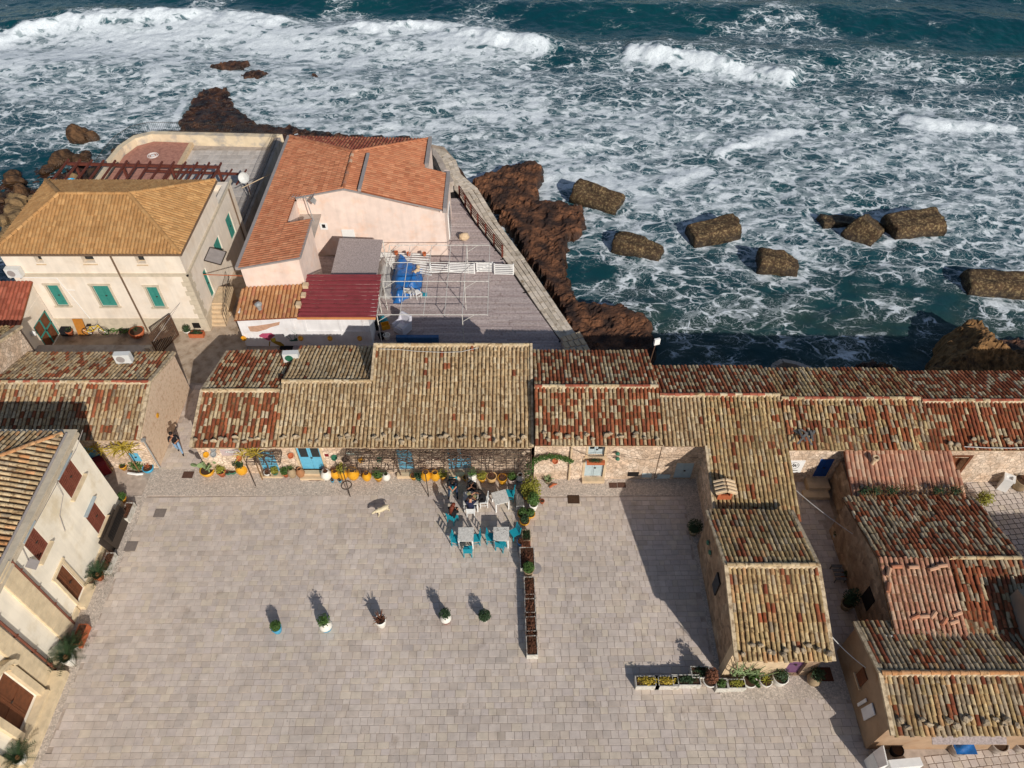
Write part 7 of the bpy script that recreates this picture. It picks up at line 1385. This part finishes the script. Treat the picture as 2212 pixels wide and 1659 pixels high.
# vine pergola over the row fronts
def trellis(label, x0, x1, y0, y1, z, nx, ny, vine):
    t = thing('trellis', label, 'pergola', ((x0+x1)/2, y0, 0)); 
    for i in range(nx+1): x = x0+(x1-x0)*i/nx; mb = MB(); mb.tube([(x, y1, z+.18), (x, y0, z)], .022, 5); mb.build('cross_rod', m_iron, t)
    for j in range(ny+1): f = j/ny; mb = MB(); mb.tube([(x0, y0+(y1-y0)*f, z+.18*f+.02), (x1, y0+(y1-y0)*f, z+.18*f+.02)], .018, 5); mb.build('long_rod', m_iron, t)
    for x in ([x0, (x0+x1)/2-.6, (x0+x1)/2+1.4, x1] if x1-x0 > 4 else [x0]): mb = MB(); mb.tube([(x, y0+.05, z), (x, y0+.05, 0)], .025, 6); mb.build('post', m_iron, t)
    mb = MB(); rnd = random.Random(int(x0*10))
    for _ in range(vine):
        x = rnd.uniform(x0, x1); y = rnd.uniform(y0+.35, y1); p = Vector((x, y, z+.08)); pts = [p]; a = rnd.uniform(0, 6.28)
        for _ in range(9): a += rnd.uniform(-.7, .7); p = p+Vector((.2*math.cos(a)*1.5, .2*math.sin(a)*.6, rnd.uniform(-.03, .03))); p.x = min(max(p.x, x0), x1); p.y = min(max(p.y, y0+.1), y1); p.z = z+.06+.18*(p.y-y0)/(y1-y0)+rnd.uniform(-.03, .08); pts.append(p)
        r = rnd.choice((.012, .016, .022, .03)); mb.tube(pts, [r*(1-.06*k) for k in range(len(pts))], 4)
    for _ in range(5 if vine > 40 else 2): x = rnd.uniform(x0+.3, x1-.3); mb.tube([(x, y1-.1, 0), (x+rnd.uniform(-.15, .15), y1-.15, 1.1), (x+rnd.uniform(-.3, .3), y1-.2, z+.1)], [.035, .03, .022], 6)
    mb.build('vine', m_vine, t); mb = MB()
    for _ in range(40 if vine > 40 else 10): leaves(mb, (rnd.uniform(x0, x1), rnd.uniform(y0+.3, y1), z+.12), (.15, .1, .05), 5, .07)
    mb.build('vine_leaves', m_dry, t)
trellis('long iron pergola with bare vines over the blue doors', -8.3, .95, 21.25, 22.6, 2.2, 15, 15, 150); trellis('small iron trellis with bare vines at the first blue door', -13.3, -11.6, 21.9, 22.6, 1.9, 4, 8, 18)
t = thing('climbing_plant', 'green climber arching from the pergola end to the striped house downpipe', 'plant', (2, 22.2, 0)); mb = MB()
for i in range(9): f = i/8; leaves(mb, (1.0+1.9*f, 22.1, 1.9+.45*math.sin(f*3.0)), (.28, .16, .16), 170, .085, shell=.1)
leaves(mb, (.85, 22.0, 1.4), (.3, .3, .7), 500, .09, shell=.1); mb.build('foliage', m_leafg, t); mb = MB(); mb.tube([(.9, 22.1, 0), (.95, 22.1, 1.3), (1.4, 22.1, 2.0), (2.2, 22.15, 2.3), (2.9, 22.2, 1.9)], .02, 5); mb.build('stem', m_vine, t)
pot('aloe in a small pot by the striped house wall', base('c7', 275, 1310), 'flower', m_clay, .9, 'agave', 'pots at the striped house'); p = at('c7', 318, 1325); mb = MB(); mb.tube([(-.2, -.1, .04), (0, .05, .08), (.22, .12, .04)], [.05, .07, .02], 6); tag(mb.build('driftwood', m_terra, loc=p), 'short reddish root on the pebbles beside the aloe pot', 'root')
t = thing('flower_box', 'flower box under the small window of the striped house', 'planter', (4.2, 22.2, 1.95)); mb = MB(); mb.box((3.75, 22.02, 1.72), (4.66, 22.2, 1.92)); mb.build('box', m_terra, t); mb = MB(); leaves(mb, (4.2, 22.1, 2.0), (.42, .12, .12), 260, .07, shell=.1); mb.build('plants', m_leafd, t)
# signs and things on the walls
def wall_sign(name, label, k, pts, Y, m, cat, lines=None, lm=None):
    q = [onY(k, x, y, Y) for x, y in pts]; x0, x1 = min(p.x for p in q), max(p.x for p in q); z0, z1 = min(p.z for p in q), max(p.z for p in q); t = thing(name, label, cat, ((x0+x1)/2, Y, z0)); mb = MB(); mb.box((x0, Y-.05, z0), (x1, Y-.015, z1)); b = mb.build('board', m, t)
    if lines: lines(b, x0, x1, z0, z1, Y-.051)
    return t
def stripes(b, x0, x1, z0, z1, Y):
    for k in range(8): z = z0+(z1-z0)*(k+.25)/8; mb = MB(); mb.box((x0+.01, Y-.003, z), (x1-.01, Y+.001, z+(z1-z0)/18)); mb.build('stripe', m_red, b)
    mb = MB(); mb.box((x0+.25, Y-.006, z0+(z1-z0)*.55), (x1-.12, Y-.0032, z0+(z1-z0)*.8)); mb.build('name_band', m_whitep, b)
    for r, (za, n, hh) in enumerate(((.67, 26, .07), (.33, 14, .035))):   # handwriting too small to read in the photo
        w = (x1-x0)*(.66 if r == 0 else .35); pts = [(x0+(x1-x0)*.57-w/2+w*i/n, Y-.012, z0+(z1-z0)*za+hh*math.sin(i*2.3)*(.5+.5*abs(math.sin(i*1.7)))) for i in range(n+1)]; mb = MB(); mb.tube(pts, .011 if r == 0 else .006, 4); mb.build('script_line', m_dark, b)
wall_sign('shop_sign', 'white signboard with red stripes and dark script on the small red-tiled house', 'd3', ((530, 210), (860, 300)), 22.74, m_whitep, 'sign', stripes)
wall_sign('shop_sign', 'pale green signboard with a round emblem beside the glazed door', 'd4', ((425, 190), (660, 250)), 22.74, M('pale_green_sign', C('c3d2c8', .9)), 'sign'); wall_sign('wall_plate', 'small red plate right of the glazed door', 'd4', ((115, 228), (180, 258)), 22.74, m_red, 'plate'); wall_sign('wall_plate', 'small red plate left of the third blue door', 'd4', ((1770, 280), (1835, 310)), 22.74, m_red, 'plate')
for i, (k, x, y, m, lab) in enumerate((('d3', 330, 300, m_ochre, 'ochre wall jar on the small red-tiled house'), ('d3', 440, 215, m_galv, 'upper grey wall plate on the small red-tiled house'), ('d3', 440, 295, m_galv, 'lower grey wall plate on the small red-tiled house'), ('d3', 830, 350, m_terra, 'terracotta wall bowl between sign and first door'), ('d3', 1600, 315, m_terra, 'terracotta wall bowl left of the glazed door'), ('d4', 260, 290, m_greengl, 'planted wall bowl right of the glazed door'), ('d4', 420, 320, m_iron, 'small dark wall pot on the beige house'), ('d4', 665, 325, m_ochre, 'ochre wall pot under the pergola start'), ('d4', 940, 320, m_greengl, 'hanging green pot under the pergola'), ('c7', 335, 1110, m_terra, 'terracotta bell pot hanging in the climber'))):
    p = onY(k, x, y, 22.6 if k != 'c7' else 22.25); mb = MB(); mb.lathe([(.03, -.12), (.12, -.06), (.16, .04), (.12, .04), (.09, -.02)], (0, 0, 0), 12); o = mb.build('wall_pot', m, loc=(p.x, p.y, p.z)); o.rotation_euler = (.5, 0, 0); tag(o, lab, 'pot', 'pots on the walls of the row')
for i, (x, y) in enumerate(((870, 1045), (870, 1090))): p = onY('c7', x, y, 22.2); mb = MB(); mb.lathe([(.0, 0), (.12, 0), (.1, .05), (.03, .1), (.0, .1)], (0, 0, 0), 12); tag(mb.build('wall_lamp', m_greengl, loc=(p.x, 22.2, p.z)), ['upper', 'lower'][i]+' grey-green dish lamp on the striped house', 'lamp')
# cables
def cable(label, pts, r=.016, m=m_cable): mb = MB(); mb.tube(pts, r, 5); tag(mb.build('cable', m, loc=(0, 0, 0)), label, 'cable')
def sag(a, b_, d, n=8): a, b_ = Vector(a), Vector(b_); return [a.lerp(b_, i/n)-Vector((0, 0, 4*d*(i/n)*(1-i/n))) for i in range(n+1)]
cable('white cable hanging from the small house to the bottom right house', sag((12.9, 13.0, 2.7), (14.3, 11.6, 2.2), .15), .02); cable('white cable across the shaded lane at the wing', sag((13.4, 20.3, 2.4), (16.5, 17.0, 2.2), .2), .014); cable('white plastic pipe along the lane house eave', [at('c26', *q, 2.8) for q in ((550, 640), (630, 640), (680, 675), (1000, 680), (1530, 680))], .035); cable('white cable along the deep red roof eave stones', [at('c8', *q, 3.2) for q in ((1700, 985), (1900, 995), (2100, 998), (2300, 990))], .02); cable('thin cable strung from the villa to the gate', sag((-18.9, 36.2, 3.3), (-21.0, 31.0, 1.6), .1), .012, m_gutter); cable('thin rope strung along the ridge of the tall beige roof', [at('c3', *q, 4.35) for q in ((250, 1095), (420, 1100), (560, 1115), (800, 1125), (950, 1120), (1100, 1085))], .012); cable('string of small lights along the striped house', [onY('c7', *q, 22.1) for q in ((490, 1010), (640, 1070), (870, 1060), (1120, 1100), (1270, 1075), (1560, 1080))], .012, m_iron); cable('thin pole from the terrace fence to the pink house', [at('c2', 175, 665, 2.5), at('c2', 490, 510, 2.5)], .03, m_limest)
cable('slanting red pole from the villa side to the pink house', [(-18.8, 35.3, 3.1), (-16.2, 34.8, 3.4)], .03, m_terra)
# lamp post sign at the striped house back
t = thing('flood_lamp', 'white floodlight on a rusty pole behind the striped roof', 'lamp', (7.6, 28.3, 2.5)); mb = MB(); mb.tube([(7.55, 28.2, 2.6), (7.75, 28.5, 3.9)], .025, 6); mb.build('pole', m_rust, t); mb = MB(); mb.obox((7.8, 28.5, 4.05), (.16, .06, .2), rz=.3); mb.build('lamp_head', m_whitep, t)
# debris pallet on the roof
t = thing('broken_crate', 'heap of broken grey boards on the roof by the blue door', 'crate', (14.3, 22.4, 3.2)); rnd = random.Random(3)
for _ in range(9): mb = MB(); mb.obox((14.35+rnd.uniform(-.3, .3), 22.5+rnd.uniform(-.25, .25), 3.38+rnd.uniform(0, .18)), (.35, .05, .015), rot=Matrix.Rotation(rnd.uniform(0, 3), 3, 'Z')@Matrix.Rotation(rnd.uniform(-.4, .4), 3, 'Y')); mb.build('board', m_greywood, t)
# lane furniture
for i, (k, x, y) in enumerate((('c25', 1270, 340), ('c25', 1340, 900), ('c25', 1330, 650))):
    p = at(k, x, y); pot(['shaded pot by the lane wall near the plant stand', 'large dark shrub pot in the lane', 'small red pot halfway down the lane'][i], (p.x-.05, p.y), 'flower', [m_paledoor, m_clay, m_terra][i], [1.0, 1.3, .8][i], ['bush', 'tall', 'dry'][i], 'pots in the lane', pm=m_leafd)
t = thing('plant_stand', 'slatted wooden plant stand in the shaded lane', 'stand', (15.35, 16.8, 0)); 
for k in range(4): mb = MB(); mb.box((15.1, 16.45+k*.22, .3+.0*k), (15.6, 16.6+k*.22, .34)); mb.build('slat', m_greywood, t)
for x, y in ((15.12, 16.5), (15.58, 16.5), (15.12, 17.2), (15.58, 17.2)): mb = MB(); mb.beam((x, y, 0), (x, y, .3), .04); mb.build('leg', m_greywood, t)
# bin, blue bowl on the villa terrace, dish
p = at('c21', 1190, 740); t = thing('bin', 'dark red wheeled bin by the shaded left house', 'bin', (p.x, p.y, 0), None, .5, local=True); mb = MB(); mb.prism([(-.28, -.32), (.28, -.32), (.28, .32), (-.28, .32)], .05, .85); mb.build('body', m_red, t); mb = MB(); mb.prismx([(-.36, .86), (.34, .86), (.34, .95), (-.2, 1.0)][::-1], -.31, .31); mb.build('lid', m_red, t)
for s_ in (-1, 1): mb = MB(); mb.obox((s_*.25, .3, .08), (.04, .08, .08)); mb.build('wheel', m_blackc, t)
p = at('c1', 855, 575, 2.8); mb = MB(); mb.lathe([(0, 0), (.28, .12), (.32, .24), (.28, .24), (.2, .12)], (0, 0, 0), 14); tag(mb.build('bowl', m_cyangl, loc=(p.x, 43.2, 4.4)), 'pale blue bowl on the ledge behind the villa roof', 'bowl')
p = at('c1', 2095, 575, 2.6); t = thing('dish_antenna', 'white satellite dish at the terrace corner', 'antenna', p); mb = MB(); mb.lathe([(0, 0), (.18, .02), (.32, .09), (.4, .17), (.38, .19), (.3, .12), (0, .03)], (0, 0, 0), 16); R = Matrix.Rotation(1.1, 3, 'X'); mb.v = [tuple(R@Vector(v)+p) for v in mb.v]; mb.build('dish', m_acw, t); mb = MB(); mb.tube([(p.x, p.y, p.z), (p.x, p.y+.1, 0)], .03, 6); mb.build('pole', m_galv, t)
# ================================================================== PEOPLE AND DOG
def skin_mesh(verts, edges, radii, root=0, sub=1):
    me = bpy.data.meshes.new('skeleton'); me.from_pydata(verts, edges, []); o = bpy.data.objects.new('skeleton', me); COL.objects.link(o)
    m = o.modifiers.new('skin', 'SKIN'); m.use_smooth_shade = True
    for i, r in enumerate(radii): me.skin_vertices[0].data[i].radius = r if isinstance(r, tuple) else (r, r)
    me.skin_vertices[0].data[root].use_root = True; s_ = o.modifiers.new('sub', 'SUBSURF'); s_.levels = sub; s_.render_levels = sub
    dg = bpy.context.evaluated_depsgraph_get(); r = bpy.data.meshes.new_from_object(o.evaluated_get(dg)); bpy.data.objects.remove(o); return r
def person(label, loc, rz, J, mats, hair, extra=None):
    """J: joint positions (local metres, facing -y); body one continuous skinned surface, coloured by region"""
    order = ['pelvis', 'waist', 'chest', 'neck', 'head', 'crown']; V = [J[k] for k in order]; E = [(i, i+1) for i in range(5)]; R = [(.15, .12), (.135, .1), (.17, .115), .055, (.085, .1), (.07, .08)]; reg = ['legs', 'top', 'top', 'skin', 'skin', 'skin']
    def chain(start, pts, rs, rg):
        a = start
        for p, r, g_ in zip(pts, rs, rg): V.append(p); R.append(r); reg.append(g_); E.append((a, len(V)-1)); a = len(V)-1
        return a
    hands = []
    for s_ in ('l', 'r'):
        chain(0, [J['hip_'+s_], J['knee_'+s_], J['ankle_'+s_], J['toe_'+s_]], [.095, .065, .042, .04], ['legs', 'legs', 'legs', 'shoe'])
        a = chain(2, [J['sh_'+s_], J['el_'+s_], J['wr_'+s_]], [.066, .046, .034], ['top', 'top', 'skin']); d = (Vector(J['wr_'+s_])-Vector(J['el_'+s_])).normalized(); w = Vector(J['wr_'+s_]); pa = w+d*.07; a = chain(a, [tuple(pa)], [(.036, .02)], ['skin']); hands.append((pa, d, 1 if s_ == 'l' else -1))
    me = skin_mesh([tuple(v) for v in V], E, R); names = ['top', 'legs', 'skin', 'shoe']; 
    for k in names: me.materials.append(mats[k])
    P = np.array([tuple(v) for v in V])
    for f in me.polygons:
        c = np.array(f.center[:]); best = None; bd = 1e9
        for i, j in E:
            a, b_ = P[i], P[j]; ab = b_-a; t_ = np.clip(np.dot(c-a, ab)/(np.dot(ab, ab)+1e-9), 0, 1); dd = np.linalg.norm(c-a-ab*t_)-(.04 if reg[j] == 'top' else 0)
            if dd < bd: bd = dd; best = reg[j] if t_ > .35 or reg[j] != 'skin' else (reg[i] if reg[i] != 'legs' else reg[j])
        f.material_index = names.index(best)
    t = thing('person', label, 'person', loc, None, rz, local=True); o = bpy.data.objects.new('body', me); link(o, t)
    for k, (pa, d, s_) in enumerate(hands):
        mb = MB(); sv = d.cross(Vector((0, 0, 1))); sv = sv.normalized() if sv.length > .1 else Vector((1, 0, 0)); dn_ = sv.cross(d).normalized()
        if dn_.z > 0: dn_ = -dn_
        for i in range(4): b0 = pa+sv*(.027-.018*i)-d*.015; L_ = (.07, .08, .075, .058)[i]; mb.tube([b0, b0+d*L_*.5+dn_*.008, b0+d*L_*.85+dn_*.035], [.0095, .0085, .006], 6)
        b0 = pa-d*.05+sv*.03*s_; mb.tube([b0, b0+sv*s_*.03+d*.03, b0+sv*s_*.035+d*.065+dn_*.012], [.011, .009, .007], 6); mb.build('fingers', mats['skin'], t, smooth=True)
    h_ = Vector(J['head']); c_ = Vector(J['crown']); up = (c_-h_).normalized(); f_ = Vector((0, -1, 0)); f_ = (f_-up*f_.dot(up)).normalized()
    mb = MB(); bumpy(mb, h_+up*.085-f_*.025, (.098, .115, .1), seed=3, n=8, k=12, amp=.08)
    if hair[1] > 0:
        mb.tube([h_+up*.06-f_*.09, h_-up*.1-f_*.13, h_-up*(.1+hair[1])-f_*.14], [.1, .115, .05], 10)
    mb.build('hair', hair[0], t, smooth=True); fc = h_+f_*.095; sv = f_.cross(up)
    mb = MB(); mb.tube([fc+up*.03, fc+f_*.02-up*.015, fc-up*.02], [.008, .016, .012], 6); mb.build('nose', mats['skin'], t, smooth=True)
    for s_ in (-1, 1): mb = MB(); bumpy(mb, fc+up*.035+sv*.035*s_-f_*.008, (.014, .01, .009), n=5, k=6, amp=0); mb.build('eye', m_dark, t); mb = MB(); bumpy(mb, h_+sv*.09*s_, (.012, .025, .035), n=5, k=6, amp=0); mb.build('ear', mats['skin'], t)
    mb = MB(); mb.beam(fc-up*.055-sv*.025, fc-up*.055+sv*.025, .012, .01); mb.build('mouth', m_terra, t)
    if extra: extra(t)
    return t
def sit(lean=0, spread=.12, head=0, arms='table', kneeup=False):
    L_ = lean; J = dict(pelvis=(0, .08, .52), waist=(0, .09-.3*L_*.3, .7), chest=(0, .09-L_*.45, .95), neck=(0, .08-L_*.62, 1.13), head=(0, .05-L_*.72-head*.05, 1.23-head*.02), crown=(0, .06-L_*.78-head*.14, 1.37-head*.04))
    for s_, g_ in (('l', 1), ('r', -1)):
        J['hip_'+s_] = (g_*.1, .03, .52); J['knee_'+s_] = (g_*spread, -.38, .54); J['ankle_'+s_] = (g_*spread*1.05, -.42, .1); J['toe_'+s_] = (g_*spread*1.15, -.58, .05); cy = .09-L_*.48; J['sh_'+s_] = (g_*.2, cy, 1.07)
        if arms == 'table': J['el_'+s_] = (g_*.27, cy-.18, .85); J['wr_'+s_] = (g_*.14, cy-.4, .84)
        elif arms == 'face': J['el_'+s_] = (g_*.22, cy-.22, .82); J['wr_'+s_] = (g_*.06, cy-.28, 1.08)
        elif arms == 'knee': J['el_'+s_] = (g_*.26, cy-.12, .82); J['wr_'+s_] = (g_*.05, cy-.36, .72)
    return J
def mats(top, legs, shoe=m_blackc): return dict(top=top, legs=legs, skin=m_skin, shoe=shoe)
p = ct.location; person('seated man in black top and dark jeans looking at his hands', (p.x, p.y, 0), 0, sit(.35, .2, .9, 'knee'), mats(m_blackc, m_jeansd), (m_hairb, 0))
p = cw.location; person('seated man in a navy jumper with his back to the camera', (p.x, p.y, 0), math.pi, sit(.3, .14, .5, 'table'), mats(m_navy, m_jeansd), (m_hairb, 0))
p = seat('d1', 1470, 780); person('seated person in a black coat leaning over the laid table', (p.x, p.y, 0), -1.5, sit(.45, .14, .7, 'table'), mats(m_blackc, m_blackc), (m_hairb, .06))
p = seat('d1', 1330, 655); person('seated person in black behind the laid table holding a hand to the face', (p.x, p.y, 0), 0, sit(.25, .14, .4, 'face'), mats(m_blackc, m_jeansd), (m_hairb, 0))
J = sit(.25, .1, .5, 'knee'); J.update(knee_l=(.1, -.32, .92), ankle_l=(.08, -.3, .5), toe_l=(.08, -.45, .47), knee_r=(-.05, -.4, .8), ankle_r=(-.06, -.34, .5), toe_r=(-.06, -.5, .47)); p = seat('d1', 1095, 980)
person('seated woman with long auburn hair, knees drawn up, in black with striped trousers', (p.x, p.y, 0), 2.6, J, mats(m_blackc, m_blackc, m_shoe), (m_hairr, .32))
J = dict(pelvis=(0, 0, .95), waist=(0, 0, 1.12), chest=(0, -.01, 1.36), neck=(0, -.01, 1.53), head=(0, -.03, 1.62), crown=(0, -.02, 1.76), hip_l=(.09, 0, .92), knee_l=(.1, -.12, .5), ankle_l=(.1, -.14, .09), toe_l=(.11, -.3, .04), hip_r=(-.09, 0, .92), knee_r=(-.1, .06, .5), ankle_r=(-.1, .24, .12), toe_r=(-.11, .12, .04),
         sh_l=(.2, -.01, 1.46), el_l=(.27, -.05, 1.18), wr_l=(.1, -.26, 1.2), sh_r=(-.2, -.01, 1.46), el_r=(-.24, -.12, 1.2), wr_r=(-.05, -.2, 1.5))
p = at('c21', 2030, 560); person('walking person in a black jacket and light jeans in the alley', (p.x, p.y+.15, 0), .35, J, mats(m_blackc, M('light_denim', C('7f9fbe', .9), .9, .2, 14)), (m_hairb, 0))
# dog: nose to the left, walking
def dog(label, loc, rz):
    V = [(.32, 0, .5), (.1, 0, .46), (-.14, 0, .47), (-.3, 0, .52), (-.42, 0, .56), (-.52, 0, .55), (-.64, 0, .49), (.42, 0, .52), (.5, .03, .44), (.54, .05, .3)]; E = [(0, 1), (1, 2), (2, 3), (3, 4), (4, 5), (5, 6), (0, 7), (7, 8), (8, 9)]; R = [(.11, .12), (.1, .115), (.13, .15), .1, .075, .075, .035, .035, .026, .016]
    for s_ in (-1, 1):
        for root, pts, rr in ((2, [(-.2, s_*.1, .4), (-.19+.05*s_, s_*.11, .22), (-.22+.08*s_, s_*.11, .05), (-.27+.08*s_, s_*.11, .025)], [.06, .036, .028, .028]), (0, [(.34, s_*.09, .42), (.28-.06*s_, s_*.1, .28), (.4-.06*s_, s_*.1, .16), (.36-.06*s_, s_*.1, .04), (.31-.06*s_, s_*.1, .025)], [.085, .05, .03, .026, .027])):
            a = root
            for q, r in zip(pts, rr): V.append(q); R.append(r); E.append((a, len(V)-1)); a = len(V)-1
    t = thing('dog', label, 'dog', loc, None, rz, local=True); t.scale = (.82, .82, .82); me = skin_mesh(V, E, [tuple(1.25*q for q in r) if isinstance(r, tuple) else 1.2*r for r in R]); me.materials.append(m_fur); o = bpy.data.objects.new('body', me); link(o, t)
    for s_ in (-1, 1): mb = MB(); mb.slab([(-.46, s_*.05, .61), (-.4, s_*.09, .61), (-.43, s_*.1, .54), (-.46, s_*.09, .52)], .015); mb.build('ear', M('tan_fur', C('b39a72', .9), .95), t); mb = MB(); bumpy(mb, (-.56, s_*.04, .575), (.012, .01, .012), n=5, k=6, amp=0); mb.build('eye', m_dark, t)
    mb = MB(); bumpy(mb, (-.675, 0, .495), (.018, .02, .016), n=5, k=6, amp=0); mb.build('nose', m_dark, t)
p = at('d1', 250, 960); dog('cream coated dog walking across the square', (p.x, p.y+.1, 0), .6)
